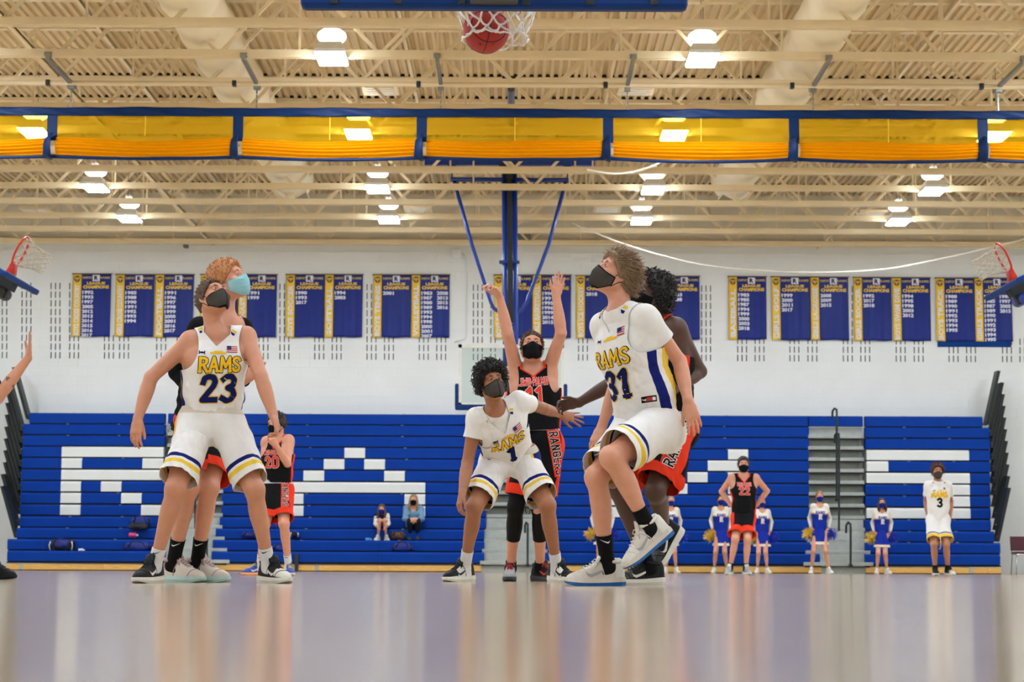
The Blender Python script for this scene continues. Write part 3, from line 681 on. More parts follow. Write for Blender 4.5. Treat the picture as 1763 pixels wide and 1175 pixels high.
def hoop(name, loc, R, label, board=(1.83, 1.07), padrows=True, nprof=None, njig=0.0, mech=True, glass=True, nrad=0.0045, zb=-0.19, rrad=0.01, mnet=None):
    """local frame: +y out of the board towards the court, z up, origin on the board face at rim height"""
    t = thing(name, loc, label, 'basketball hoop')
    O = Vector(loc); f = lambda x, y, z: O + R @ Vector((x, y, z))
    W, H = board; z0 = zb; z1 = z0 + H
    if glass:
        mb = MB(); mb.box(f(0, -0.015, (z0 + z1) / 2), (W - 0.08, 0.012, H - 0.08), R); mb.build('board_pane', M_glass, t)
    mb = MB()
    for a, b in (((-W / 2 + .03, z0), (-W / 2 + .03, z1)), ((W / 2 - .03, z0), (W / 2 - .03, z1))):
        mb.beam(f(a[0], -0.02, a[1]), f(b[0], -0.02, b[1]), 0.06, 0.04, R @ Vector((0, 1, 0)))
    for z in (z0 + 0.03, z1 - 0.03): mb.beam(f(-W / 2, -0.02, z), f(W / 2, -0.02, z), 0.06, 0.04, R @ Vector((0, 1, 0)))
    mb.build('board_frame', M_bframe, t)
    mb = MB()                                     # painted target box and border
    for a, b in (((-0.3, 0.03), (0.3, 0.03)), ((-0.3, 0.48), (0.3, 0.48)), ((-0.3, 0.03), (-0.3, 0.48)), ((0.3, 0.03), (0.3, 0.48))):
        mb.beam(f(a[0], -0.006, a[1]), f(b[0], -0.006, b[1]), 0.05, 0.003, R @ Vector((0, 1, 0)))
    mb.build('target_box', M_bframe, t)
    mb = MB()                                     # wrap-round pad along the bottom edge and up both sides
    pw = 0.075
    mb.box(f(0, -0.03, z0 - 0.02), (W + 0.1, 0.09, 0.1), R, bev=0.025)
    for sx in (-1, 1): mb.box(f(sx * (W / 2 + 0.02), -0.03, z0 + 0.18), (0.07, 0.09, 0.42), R, bev=0.025)
    pd = mb.build('edge_pad', M_pad, t)
    mb = MB()
    for k in range(6): mb.box(f(-W / 2 + 0.12 + k * (W - 0.24) / 5, -0.077, z0 - 0.04), (0.04, 0.012, 0.025), R, bev=0.003)
    mb.build('pad_clip', M_dark, pd)
    mb = MB(); rr = 0.2286; cy = 0.15 + rr
    mb.tube([f(rr * math.sin(2 * math.pi * k / 40), cy + rr * math.cos(2 * math.pi * k / 40), 0) for k in range(41)], rrad, 10, caps=False)
    mb.add([f(x, y, z) for x, y, z in ((-0.10, 0, 0.03), (0.10, 0, 0.03), (0.13, 0.2, 0.012), (-0.13, 0.2, 0.012), (-0.10, 0, -0.1), (0.10, 0, -0.1), (0.13, 0.2, -0.012), (-0.13, 0.2, -0.012))], [(0, 1, 2, 3), (7, 6, 5, 4), (0, 3, 7, 4), (1, 5, 6, 2), (3, 2, 6, 7), (0, 4, 5, 1)])
    rm = mb.build('rim', M_orange, t, smooth=True)
    for k in range(12):
        mb = MB(); a = 2 * math.pi * (k + 0.25) / 12; mb.tube([f(rr * math.sin(a + s_), cy + rr * math.cos(a + s_), z_) for s_, z_ in ((-0.06, -0.008), (-0.03, -0.03), (0.03, -0.03), (0.06, -0.008))], 0.003, 5); mb.build('net_hook', M_orange, rm)
    mb = MB(); net(mb, f(0, cy, -0.02), R @ Vector((1, 0, 0)), R @ Vector((0, 1, 0)), R @ Vector((0, 0, -1)), rr, nprof or [(0, .225), (.08, .2), (.16, .175), (.24, .155), (.32, .15), (.4, .16)], jig=njig, rad=nrad)
    mb.build('net', mnet or M_net, t, smooth=True)
    if mech:
        mb = MB(); mb.box(f(0, -0.12, -0.02), (0.24, 0.16, 0.3), R, bev=0.01); mb.box(f(0, -0.26, 0.12), (0.14, 0.16, 0.5), R, bev=0.01); mb.build('mount', M_black, t)
    return t
RF = Matrix.Rotation(math.pi, 3, 'Z')          # board whose front looks back at the camera
# near basket, seen from behind its board: ball dropping through
NY = 9.72; NX = PX(851, NY, 3)
t = hoop('basketball_hoop', (NX, NY, 3.05), Matrix.Identity(3), 'nearest hoop at the top of the picture, ball dropping through its net',
         nprof=[(0, .225), (.07, .20), (.13, .165), (.18, .15), (.205, .158), (.20, .178)], njig=0.007, nrad=0.0055, zb=-0.115)
for c_ in COL.objects:
    pass
mb = MB()
for sx in (-0.09, 0.09): mb.tube([(NX + sx, NY - 0.35, 3.0), (NX + sx, NY - 0.35, 6.7)], 0.045, 12)
mb.build('mast', M_navy, t, smooth=True)
mb = MB(); mb.box((NX, NY - 0.35, 6.66), (0.6, 0.12, 0.1)); mb.build('mast_clamp', M_black, t)
# far basket
FY = 34.2
t = hoop('basketball_hoop', (PX(880, FY, 3), FY, 3.05), RF, 'far hoop on a blue ceiling mast, glass board behind the shooter', mech=True)
fx = PX(879, FY, 4)
mb = MB()
for sx in (-0.085, 0.085): mb.tube([P(877 + 0.0, 286, FY + 0.5) + Vector((sx, 0, 0)), (fx + sx, FY + 0.5, 4.3), (fx + sx, FY + 0.45, 3.1)], 0.052, 14)
mb.build('mast', M_navy, t, smooth=True)
mb = MB(); p = P(877, 290, FY + 0.38); mb.beam(p, (fx, FY + 0.38, 4.35), 0.085, 0.06, (0, 1, 0)); mb.box(P(877, 289, FY + 0.4), (0.36, 0.16, 0.1), bev=0.01); mb.box(P(877, 300, FY + 0.4), (0.14, 0.14, 0.2)); mb.build('mast_winch', M_black, t)
for py in (326, 452):
    mb = MB(); mb.box(P(877, py, FY + 0.5), (0.36, 0.14, 0.05), bev=0.008); mb.build('mast_clamp', M_navy, t)
mb = MB(); a, b = P(776, 309, FY + 0.5), P(979, 310.5, FY + 0.5); mb.tube([a, b], 0.04, 12); mb.build('cross_pipe', M_navy, t, smooth=True)
for sg in (-1, 1):
    q = [P(782, 312, FY + 0.5), P(812, 420, FY + 0.5), P(845, 520, FY + 0.5), P(850, 531, FY + 0.5), P(876, 548, FY + 0.5)] if sg < 0 else [P(974, 312, FY + 0.5), P(945, 420, FY + 0.5), P(907, 520, FY + 0.5), P(900, 532, FY + 0.5), P(876, 548, FY + 0.5)]
    mb = MB(); mb.tube(q, 0.034, 12); mb.build('sway_brace', M_navy, t, smooth=True)
    p = P(778 if sg < 0 else 977, 283, FY + 0.5); mb = MB(); mb.box(p, (0.14, 0.12, 0.12), bev=0.01); mb.tube([p, P(778 if sg < 0 else 977, 308, FY + 0.5)], 0.012, 6); mb.build('beam_hanger', M_navy, t)
mb = MB(); a, b = P(731, 280, FY + 0.5), P(1024, 281, FY + 0.5); mb.beam(a, b, 0.1, 0.1, bev=0.006); mb.build('header_beam', M_navy, t)
p = P(880, 140, 28.5); mb = MB(); mb.box(p, (0.16, 0.16, 0.12), bev=0.02); mb.box(p + Vector((0, 0, 0.05)), (0.26, 0.1, 0.04)); q = P(880, 152, 28.5); mb.tube([q, P(880, 186, 29.2), P(880, 270, 32.5)], 0.055, 12, mi=1); mb.build('back_strut', [M_black, mat('strut_grey', (90, 96, 120), 0.4)], t)
# side baskets folded up towards the walls
SYd = 28.6
for sx, lab, pb in ((-1, 'side hoop folded up at the left wall, its white net tilted', (14.5, 473)), (1, 'side hoop folded up at the right wall, its white net tilted', (1748, 484))):
    c = P(pb[0], pb[1], SYd)
    n = Vector((-sx * 0.44, 0, 0.90)).normalized(); up = Vector((sx * 0.90, 0, 0.44)).normalized(); xx = n.cross(up)
    R = Matrix((xx, n, up)).transposed()
    t = hoop('basketball_hoop', c, R, lab, mech=True, nrad=0.008, rrad=0.016, mnet=mat('net_aged', (206, 200, 184), 0.85))
    mb = MB(); b = c + R @ Vector((0, -0.3, 0.1)); mb.tube([b, b + Vector((sx * 1.2, 0, 0.4)), b + Vector((sx * 2.2, 0, 3.0))], 0.07, 10)
    q = c + R @ Vector((0.0, -0.28, -0.02)); mb.tube([q + Vector((0, -0.3, 0)), q + Vector((0, 0.3, 0))], 0.09, 14); mb.build('folding_arm', M_navy if sx > 0 else M_black, t, smooth=True)

# the ball
ball = MB(); BC = Vector((PX(837, 10.1, 2.8), 10.1, PH(837, 52, 10.1))); BR = 0.1205
ball.sphere((0, 0, 0), BR, 48, 32)
M_ball = mat('ball_leather', (172, 34, 24), 0.5, var=0.08, scale=30, bump=0.5, bscale=420)
bo = ball.build('basketball', M_ball, smooth=True); bo.location = BC
tag(bo, 'red leather basketball falling through the nearest net', 'ball')
RB = Matrix.Rotation(math.radians(8), 3, 'Y') @ Matrix.Rotation(math.radians(12), 3, 'Z') @ Matrix.Rotation(math.radians(-18), 3, 'X')
mb = MB()
def ring(fn): mb.tube([RB @ Vector(fn(2 * math.pi * k / 60)).normalized() * (BR * 1.0005) + BC for k in range(61)], 0.0022, 6, caps=False)
ring(lambda a: (0.0, math.cos(a), math.sin(a))); ring(lambda a: (math.cos(a), math.sin(a), 0.30 * 0 + 0.35))
for s_ in (-1, 1): ring(lambda a, s_=s_: (math.cos(a) * 0.8, -1.0 + 0.0 * a if False else -0.62, -0.35 + math.sin(a) * 0.78) if s_ < 0 else (math.cos(a) * 0.8, 0.62, -0.35 + math.sin(a) * 0.78))
mb.build('seam', mat('ball_seam', (24, 10, 10), 0.6), bo, smooth=True)
mb = MB()
for (px, py, tx) in ((827, 84, 'R'), (850, 84, 'S')):
    for q in strokes(tx, 0.018, 0.2):
        vs = []
        for x, z in q:
            d = Vector(((px - 837) / FPX * 10 + x, -0.07, -(py - 52) / FPX * 10 + z)); vs.append(BC + d.normalized() * (BR + 0.0008))
        mb.add(vs, [tuple(range(len(vs)))])
mb.build('printed_mark', MATS['ball_seam'], bo)

# ------------------------------------------------------------------ hanging cords, conduit, wall bits
def cord(name, pts, r, m, label, cat='cable'):
    k = len(pts); path = []
    for i in range(k - 1):
        p0 = pts[max(i - 1, 0)]; p1 = pts[i]; p2 = pts[i + 1]; p3 = pts[min(i + 2, k - 1)]
        for q in range(10):
            u = q / 10; path.append(0.5 * ((2 * p1) + (p2 - p0) * u + (2 * p0 - 5 * p1 + 4 * p2 - p3) * u * u + (3 * p1 - p0 - 3 * p2 + p3) * u ** 3))
    path.append(pts[-1]); mb = MB(); mb.tube(path, r, 6); o = mb.build(name, m, smooth=True); tag(o, label, cat); return o
M_cord = mat('cord_white', (222, 214, 196), 0.6)
cord('drooping_cord', [P(x, y, 38.5) for x, y in ((985, 384), (1060, 415), (1140, 440), (1230, 459), (1375, 469), (1510, 465), (1600, 450), (1690, 430), (1763, 412), (1850, 385))], 0.016, M_cord, 'long white cord drooping across the far wall above the banners', 'cord')
cord('loose_cord', [P(x, y, 31) for x, y in ((1010, 292), (1050, 299), (1085, 297), (1118, 288), (1141, 278))], 0.018, M_cord, 'short white cord hanging below the divider curtain', 'cord')
t = thing('wall_conduit', P(786, 440, WY - 0.05), 'white junction box and conduit on the far wall beside the hoop mast', 'conduit')
mb = MB(); mb.box(P(786, 437, WY - 0.05), (0.2, 0.1, 0.2), bev=0.01); mb.build('box', M_wall, t)
mb = MB(); mb.tube([P(797, 437, WY - 0.03), P(802, 442, WY - 0.03), P(803, 470, WY - 0.03), P(803, 575, WY - 0.03), P(800, 584, WY - 0.03), P(782, 590, WY - 0.03)], 0.012, 8); mb.build('pipe', M_wall, t, smooth=True)
for px, py in ((893, 410), (320, 424)):
    p = P(px, py, WY - 0.1); t = thing('wall_speaker', p, 'small grey loudspeaker box high on the far wall ' + ('behind the hoop mast' if px > 800 else 'over the football banner'), 'speaker')
    mb = MB(); mb.box(p, (0.5 if px > 800 else 0.1, 0.18, 0.16 if px > 800 else 0.08), bev=0.02); mb.build('case', M_greyd, t)
    mb = MB(); mb.tube([p + Vector((0, 0, 0.05)), p + Vector((0, 0.1, 0.2))], 0.012, 6); mb.build('bracket', M_steel, t)

# ------------------------------------------------------------------ chair at the right edge
M_maroon = mat('maroon_vinyl', (84, 22, 36), 0.5, var=0.08); M_chrome = mat('chrome', (190, 190, 188), 0.2, metal=1.0)
cy = 40.3; cx = PX(1763, cy); t = thing('stacking_chair', (cx, cy, 0), 'maroon stacking chair with chrome legs against the white wall', 'chair')
mb = MB(); mb.box((cx, cy + 0.2, 0.62), (0.45, 0.035, 0.29), Matrix.Rotation(-0.12, 3, 'X'), bev=0.015); mb.build('backrest', M_maroon, t)
mb = MB(); mb.box((cx, cy - 0.02, 0.43), (0.44, 0.42, 0.05), bev=0.018); mb.build('seat', M_maroon, t)
mb = MB(); mb.box((cx, cy - 0.02, 0.395), (0.42, 0.4, 0.02), bev=0.005); mb.build('seat_frame', M_chrome, t)
for sx in (-1, 1):
    for sy in (-1, 1):
        mb = MB(); pts = [(cx + sx * 0.225, cy - 0.02 + sy * 0.22, 0), (cx + sx * 0.2, cy - 0.02 + sy * 0.17, 0.40)]
        if sy > 0: pts += [(cx + sx * 0.2, cy + 0.2, 0.5), (cx + sx * 0.2, cy + 0.235, 0.72)]
        mb.tube(pts, 0.011, 8); mb.build('leg', M_chrome, t, smooth=True)

# ------------------------------------------------------------------ bags and belongings on the bleachers
M_bagb = mat('bag_blue', (24, 44, 130), 0.6, bump=0.2); M_bagk = mat('bag_black', (16, 18, 24), 0.6, bump=0.2); M_bagw = mat('bag_white', (210, 212, 216), 0.6); M_brown = mat('bag_brown', (104, 70, 48), 0.6, var=0.2, bump=0.3)
def lump(c, r, seed, n=20, m=12, amp=0.12, flat=0.3):
    mb = MB(); mb.sphere((0, 0, 0), (1, 1, 1), n, m); out = []
    for v in mb.v:
        x, y, z = v; k = 1 + amp * math.sin(5 * x + seed) * math.sin(4 * z + seed * 2) + amp * 0.6 * math.sin(9 * y + 7 * x + seed)
        px_ = abs(x) ** 0.8 * (1 if x > 0 else -1); pz = abs(z) ** 0.8 * (1 if z > 0 else -1)
        out.append((c[0] + px_ * r[0] * k, c[1] + y * r[1] * k, c[2] + max(pz, -flat - 0.6) * r[2] * k))
    mb.v = out; return mb
def gym_bag(name, px, py, Y, w_, h_, m, label, seed, strap=True):
    c = P(px, py, Y); t = thing(name, c - Vector((0, 0, h_ / 2)), label, 'bag')
    lump(c, (w_ / 2, 0.14, h_ / 2), seed).build('body', m, t, smooth=True)
    mb = MB(); mb.tube([c + Vector((-w_ * 0.3, -0.13, 0.0)), c + Vector((-w_ * 0.2, -0.17, h_ * 0.45)), c + Vector((0, -0.17, h_ * 0.56)), c + Vector((w_ * 0.2, -0.17, h_ * 0.45)), c + Vector((w_ * 0.3, -0.13, 0))], 0.016, 6, flat=0.5); mb.build('handle', M_bagk if m is not M_bagk else M_bagb, t, smooth=True)
    if strap:
        mb = MB(); mb.tube([c + Vector((-w_ * 0.3, -0.14, -h_ * 0.2)), c + Vector((-w_ * 0.12, -0.2, -h_ * 0.75)), c + Vector((w_ * 0.1, -0.2, -h_ * 0.78)), c + Vector((w_ * 0.22, -0.14, -h_ * 0.25))], 0.014, 6, flat=0.5); mb.build('strap', M_bagk, t, smooth=True)
    for sx in (-1, 1):
        mb = MB(); mb.tube([c + Vector((sx * w_ * 0.42, -0.1, h_ * 0.3)), c + Vector((sx * w_ * 0.46, -0.12, 0)), c + Vector((sx * w_ * 0.42, -0.1, -h_ * 0.35))], 0.012, 6); mb.build('piping', M_bagw if m is M_bagk else M_bagk, t, smooth=True)
gym_bag('duffel_bag', 107, 940, 39.5, 0.5, 0.26, M_bagk, 'black and blue duffel bag on the low bleacher row under the white R', 1.0)
lump(P(107, 936, 39.36), (0.13, 0.06, 0.08), 3).build('side_pocket', M_bagb, None)
D.objects['side_pocket'].parent = D.objects['duffel_bag']; D.objects['side_pocket'].matrix_parent_inverse = wmat(D.objects['duffel_bag']).inverted()
gym_bag('duffel_bag', 243, 900, 40.0, 0.42, 0.24, M_bagb, 'dark blue bag with a black pouch on the bleachers right of the white R', 2.2, False)
lump(P(238, 907, 39.85), (0.19, 0.08, 0.07), 5).build('pouch', M_bagk, D.objects['duffel_bag.001'], smooth=True)
gym_bag('duffel_bag', 238, 942, 39.5, 0.55, 0.2, M_bagb, 'rumpled blue bag on the lowest bleacher row behind jersey 23', 3.4, False)
gym_bag('duffel_bag', 693, 943, 39.5, 0.4, 0.2, M_bagb, 'blue bag on the lowest row below the seated spectators', 4.4, False)
gym_bag('handbag', 685, 923, 39.85, 0.28, 0.16, M_brown, 'brown handbag between the two seated spectators', 5.1, False)
gym_bag('duffel_bag', 508, 921, 39.85, 0.16, 0.12, M_bagk, 'small black bag on the bleacher row right of jersey 20', 6.1, False)
gym_bag('duffel_bag', 430, 922, 39.85, 0.3, 0.13, M_bagb, 'small blue bag on the bleacher row left of jersey 20', 6.9, False)
gym_bag('duffel_bag', 482, 945, 39.5, 0.3, 0.14, M_bagb, 'flat blue bag on the lowest row behind jersey 20', 7.7, False)
for (px, py, Y, r_, col, nm, lb) in ((140, 948, 39.45, 0.035, (222, 224, 226), 'towel_roll', 'small white rolled towel beside the black and blue duffel bag'), (229, 922, 39.8, 0.05, (210, 60, 110), 'water_bottle', 'pink water bottle on the bleachers under the dark blue bag'), (634, 929.5, 39.8, 0.035, (60, 160, 220), 'water_bottle', 'light blue bottle lying left of the seated girl')):
    c = P(px, py, Y); t = thing(nm, c, lb, 'bottle' if 'bottle' in nm else 'towel')
    mm = mat('item_%d' % px, col, 0.4)
    mb = MB(); mb.tube([c + Vector((-r_ * 1.6, 0, 0)), c + Vector((-r_ * 1.4, 0, 0)), c + Vector((r_ * 1.0, 0, 0)), c + Vector((r_ * 1.3, 0, 0)), c + Vector((r_ * 1.5, 0, 0))], [r_ * .7, r_, r_, r_ * .6, r_ * .4], 12); mb.build('body', mm, t, smooth=True)
    mb = MB(); mb.tube([c + Vector((r_ * 1.5, 0, 0)), c + Vector((r_ * 2.0, 0, 0))], r_ * .45, 10); mb.build('cap' if 'bottle' in nm else 'fold', M_bagw, t, smooth=True)
# ------------------------------------------------------------------ figures: signed-distance bodies turned into one continuous surface
class Field:
    def __init__(s, h): s.h = h; s.ops = []
    def add(s, ev, lo, hi, k=0.012, sub=False): s.ops.append((ev, np.minimum(lo, hi), np.maximum(lo, hi), k, sub))
    def cap(s, p0, p1, ru, rv=None, u=None, k=0.012, sub=False):
        """tapered limb: radii tables along the bone, u = direction of the first radius"""
        p0 = np.array(p0, float); p1 = np.array(p1, float); a = p1 - p0; L = max(1e-5, np.linalg.norm(a)); a = a / L
        ru = np.atleast_1d(np.array(ru, float)); rv = ru if rv is None else np.atleast_1d(np.array(rv, float))
        if u is None: u = np.array((1.0, 0.13, 0.07))
        u = np.array(u, float); u = u - a * u.dot(a)
        if np.linalg.norm(u) < 1e-6: u = np.cross(a, (0.3, 1, 0.2))
        u /= np.linalg.norm(u); v = np.cross(a, u)
        tu = np.linspace(0, 1, len(ru)); tv = np.linspace(0, 1, len(rv)); R = max(ru.max(), rv.max())
        def ev(X, Y, Z):
            dx, dy, dz = X - p0[0], Y - p0[1], Z - p0[2]
            t = (dx * a[0] + dy * a[1] + dz * a[2]) / L; tc = np.clip(t, 0, 1)
            x = dx * u[0] + dy * u[1] + dz * u[2]; y = dx * v[0] + dy * v[1] + dz * v[2]; e = (t - tc) * L
            A = np.interp(tc, tu, ru); B = np.interp(tc, tv, rv); m = np.minimum(A, B)
            return (np.sqrt((x / A) ** 2 + (y / B) ** 2 + (e / m) ** 2) - 1) * m
        s.add(ev, np.minimum(p0, p1) - R, np.maximum(p0, p1) + R, k, sub)
    def ell(s, c, M, r, k=0.012, sub=False):
        """ellipsoid; rows of M are its axes"""
        c = np.array(c, float); M = np.array(M, float); r = np.array(r, float); m = r.min()
        def ev(X, Y, Z):
            d = (X - c[0], Y - c[1], Z - c[2]); q = 0
            for i in range(3): q = q + ((d[0] * M[i, 0] + d[1] * M[i, 1] + d[2] * M[i, 2]) / r[i]) ** 2
            q = np.sqrt(q); return (q - 1) * m
        s.add(ev, c - r.max(), c + r.max(), k, sub)
    def surface(s, post=None, pad=0.03):
        h = s.h; pos = [o for o in s.ops if not o[4]]
        lo = np.min([o[1] for o in pos], 0) - pad; hi = np.max([o[2] for o in pos], 0) + pad
        n = np.ceil((hi - lo) / h).astype(int) + 1
        F = np.full(n, 9.0, np.float32); ax = [lo[i] + h * np.arange(n[i]) for i in range(3)]
        for ev, a, b, k, sub in s.ops:
            mg = k + 3 * h + 0.01
            i0 = np.clip(((a - mg - lo) / h).astype(int), 0, n - 1); i1 = np.clip(((b + mg - lo) / h).astype(int) + 2, 1, n)
            sl = tuple(slice(i0[i], i1[i]) for i in range(3))
            d = ev(ax[0][sl[0]][:, None, None], ax[1][sl[1]][None, :, None], ax[2][sl[2]][None, None, :]).astype(np.float32)
            f = F[sl]
            if sub:
                d = -d; g = np.maximum(k - np.abs(f - d), 0) / k; F[sl] = np.maximum(f, d) + g * g * k * 0.25
            else:
                g = np.maximum(k - np.abs(f - d), 0) / k; F[sl] = np.minimum(f, d) - g * g * k * 0.25
        if post is not None: F = post(F, ax)
        return nets(F, lo, h)
def nets(F, lo, h):
    S = F < 0; nx, ny, nz = F.shape
    c = [S[i:nx - 1 + i, j:ny - 1 + j, k:nz - 1 + k] for i in (0, 1) for j in (0, 1) for k in (0, 1)]
    cnt = sum(x.astype(np.int8) for x in c); act = (cnt > 0) & (cnt < 8)
    I, J, K = np.nonzero(act); N = len(I); idx = np.full(act.shape, -1, np.int32); idx[I, J, K] = np.arange(N)
    off = np.array([(i, j, k) for i in (0, 1) for j in (0, 1) for k in (0, 1)])
    val = np.stack([F[I + o[0], J + o[1], K + o[2]] for o in off], 1)
    acc = np.zeros((N, 3)); ct = np.zeros(N)
    for a in range(8):
        for b in range(a + 1, 8):
            if np.abs(off[a] - off[b]).sum() != 1: continue
            va, vb = val[:, a], val[:, b]; m = (va < 0) != (vb < 0)
            t = np.where(m, va / np.where(m, va - vb, 1), 0)
            acc += np.where(m[:, None], off[a] + (off[b] - off[a]) * t[:, None], 0); ct += m
    V = lo + h * (np.stack([I, J, K], 1) + acc / ct[:, None])
    Q = []
    for ax in range(3):
        a = [slice(None)] * 3; b = [slice(None)] * 3; a[ax] = slice(0, -1); b[ax] = slice(1, None)
        A, B = S[tuple(a)], S[tuple(b)]; e = np.argwhere(A != B)
        o1, o2 = [(1, 2), (2, 0), (0, 1)][ax]
        m = (e[:, o1] > 0) & (e[:, o2] > 0) & (e[:, o1] < idx.shape[o1]) & (e[:, o2] < idx.shape[o2]); e = e[m]
        def at(d1, d2):
            q = e.copy(); q[:, o1] -= d1; q[:, o2] -= d2; return idx[q[:, 0], q[:, 1], q[:, 2]]
        q = np.stack([at(1, 1), at(0, 1), at(0, 0), at(1, 0)], 1)
        fl = A[e[:, 0], e[:, 1], e[:, 2]]; q[~fl] = q[~fl][:, ::-1]; Q.append(q)
    return V, np.concatenate(Q)
def smooth(V, Q, it=2, lam=0.5):
    for _ in range(it):
        A = np.zeros_like(V); n = np.zeros(len(V))
        for a, b in ((0, 1), (1, 2), (2, 3), (3, 0)):
            for x, y in ((a, b), (b, a)):
                np.add.at(A, Q[:, x], V[Q[:, y]]); np.add.at(n, Q[:, x], 1)
        V = V + lam * (A / np.maximum(n, 1)[:, None] - V)
    return V
class Cut:
    """polygon soup that can be trimmed and split exactly along iso-lines of a function"""
    def __init__(s, V, F): s.V = np.asarray(V, float); s.F = [tuple(int(i) for i in f) for f in F]
    def split(s, fn, keep=None):
        """split the faces at fn=0; keep=-1 keeps only fn<0"""
        f = fn(s.V); V = list(s.V); out = []; cache = {}
        fl = f.tolist()
        def mid(a, b):
            k = (a, b) if a < b else (b, a)
            if k not in cache:
                t = fl[k[0]] / (fl[k[0]] - fl[k[1]]); cache[k] = len(V); V.append(s.V[k[0]] + (s.V[k[1]] - s.V[k[0]]) * t)
            return cache[k]
        for face in s.F:
            g = [fl[i] for i in face]; neg = min(g) < 0; ps = max(g) >= 0
            if not ps: out.append(face); continue
            if not neg:
                if keep is None: out.append(face)
                continue
            A, B = [], []; n = len(face)
            for i in range(n):
                a, b = face[i], face[(i + 1) % n]
                (A if fl[a] < 0 else B).append(a)
                if (fl[a] < 0) != (fl[b] < 0): m = mid(a, b); A.append(m); B.append(m)
            if len(A) > 2: out.append(tuple(A))
            if keep is None and len(B) > 2: out.append(tuple(B))
        s.V = np.array(V); s.F = out; return s
    def main(s, frac=0.04):
        par = {}
        def find(x):
            while par.setdefault(x, x) != x: par[x] = par[par[x]]; x = par[x]
            return x
        for f in s.F:
            r0 = find(f[0])
            for i in f[1:]: par[find(i)] = r0
        cnt = {}
        for f in s.F: r0 = find(f[0]); cnt[r0] = cnt.get(r0, 0) + 1
        s.F = [f for f in s.F if cnt[find(f[0])] > frac * len(s.F)]; return s
    def centroids(s): return np.array([s.V[list(f)].mean(0) for f in s.F]) if s.F else np.zeros((0, 3))
    def build(s, name, mats, parent, mi=None, thick=0.0, smooth=True):
        used = sorted({i for f in s.F for i in f}); mp = {o: n for n, o in enumerate(used)}
        me = D.meshes.new(name); me.from_pydata([tuple(s.V[i]) for i in used], [], [tuple(mp[i] for i in f) for f in s.F])
        for m in (mats if isinstance(mats, (list, tuple)) else [mats]): me.materials.append(m)
        if mi is not None: me.polygons.foreach_set('material_index', np.asarray(mi, np.int32))
        if smooth: me.polygons.foreach_set('use_smooth', [True] * len(me.polygons))
        me.update(); o = link(name, me, parent)
        if thick: m = o.modifiers.new('s', 'SOLIDIFY'); m.thickness = thick; m.offset = -1
        return o
def nv(a): a = np.array(a, float); return a / max(1e-9, np.linalg.norm(a))
def ray_len(parent, px, py, L, sign):
    """the point on the picture ray at distance L from the parent joint; sign +1 further from / -1 nearer to the camera"""
    d = nv(P(px, py, 10.0) - CAM); o = np.array(CAM) - np.array(parent); b = o.dot(d); c = o.dot(o) - L * L; q = b * b - c
    t = -b + (sign * math.sqrt(q) if q > 0 else 0)
    return np.array(CAM) + d * t
def skin(name, rgb): return mat('skin_' + name, rgb, 0.48, var=0.05, scale=22, bump=0.08, bscale=160)
M_eyew = mat('eye_white', (226, 222, 216), 0.2); M_iris = mat('iris_brown', (44, 28, 18), 0.2); M_lip = mat('lip', (168, 96, 84), 0.5)
def cloth(name, rgb, b=0.12, rough=0.8): return mat(name, rgb, rough, var=0.04, scale=14, bump=b, bscale=140, spec=0.15)
M_jw = cloth('jersey_white', (230, 227, 224)); M_jk = cloth('jersey_black', (13, 13, 16)); M_cnavy = cloth('trim_navy', (18, 28, 104)); M_cyel = cloth('trim_yellow', (232, 194, 60)); M_red = cloth('trim_red', (226, 56, 30)); M_sockw = cloth('sock_white', (226, 226, 226), 0.4); M_sockk = cloth('sock_black', (14, 14, 16), 0.4)
M_dgrey = cloth('mask_grey', (70, 64, 60)); M_kmask = cloth('mask_black', (12, 12, 14)); M_wband = cloth('waistband_grey', (188, 190, 194), 0.5); M_print = cloth('print_navy', (10, 24, 84)); M_ink = cloth('print_black', (16, 14, 14)); M_pyel = cloth('print_yellow', (236, 186, 40)); M_pred = cloth('print_red', (232, 64, 44)); M_pwhite = cloth('print_white', (232, 230, 226)); M_flagr = cloth('flag_red', (190, 60, 70)); M_flagb = cloth('flag_blue', (44, 56, 110))

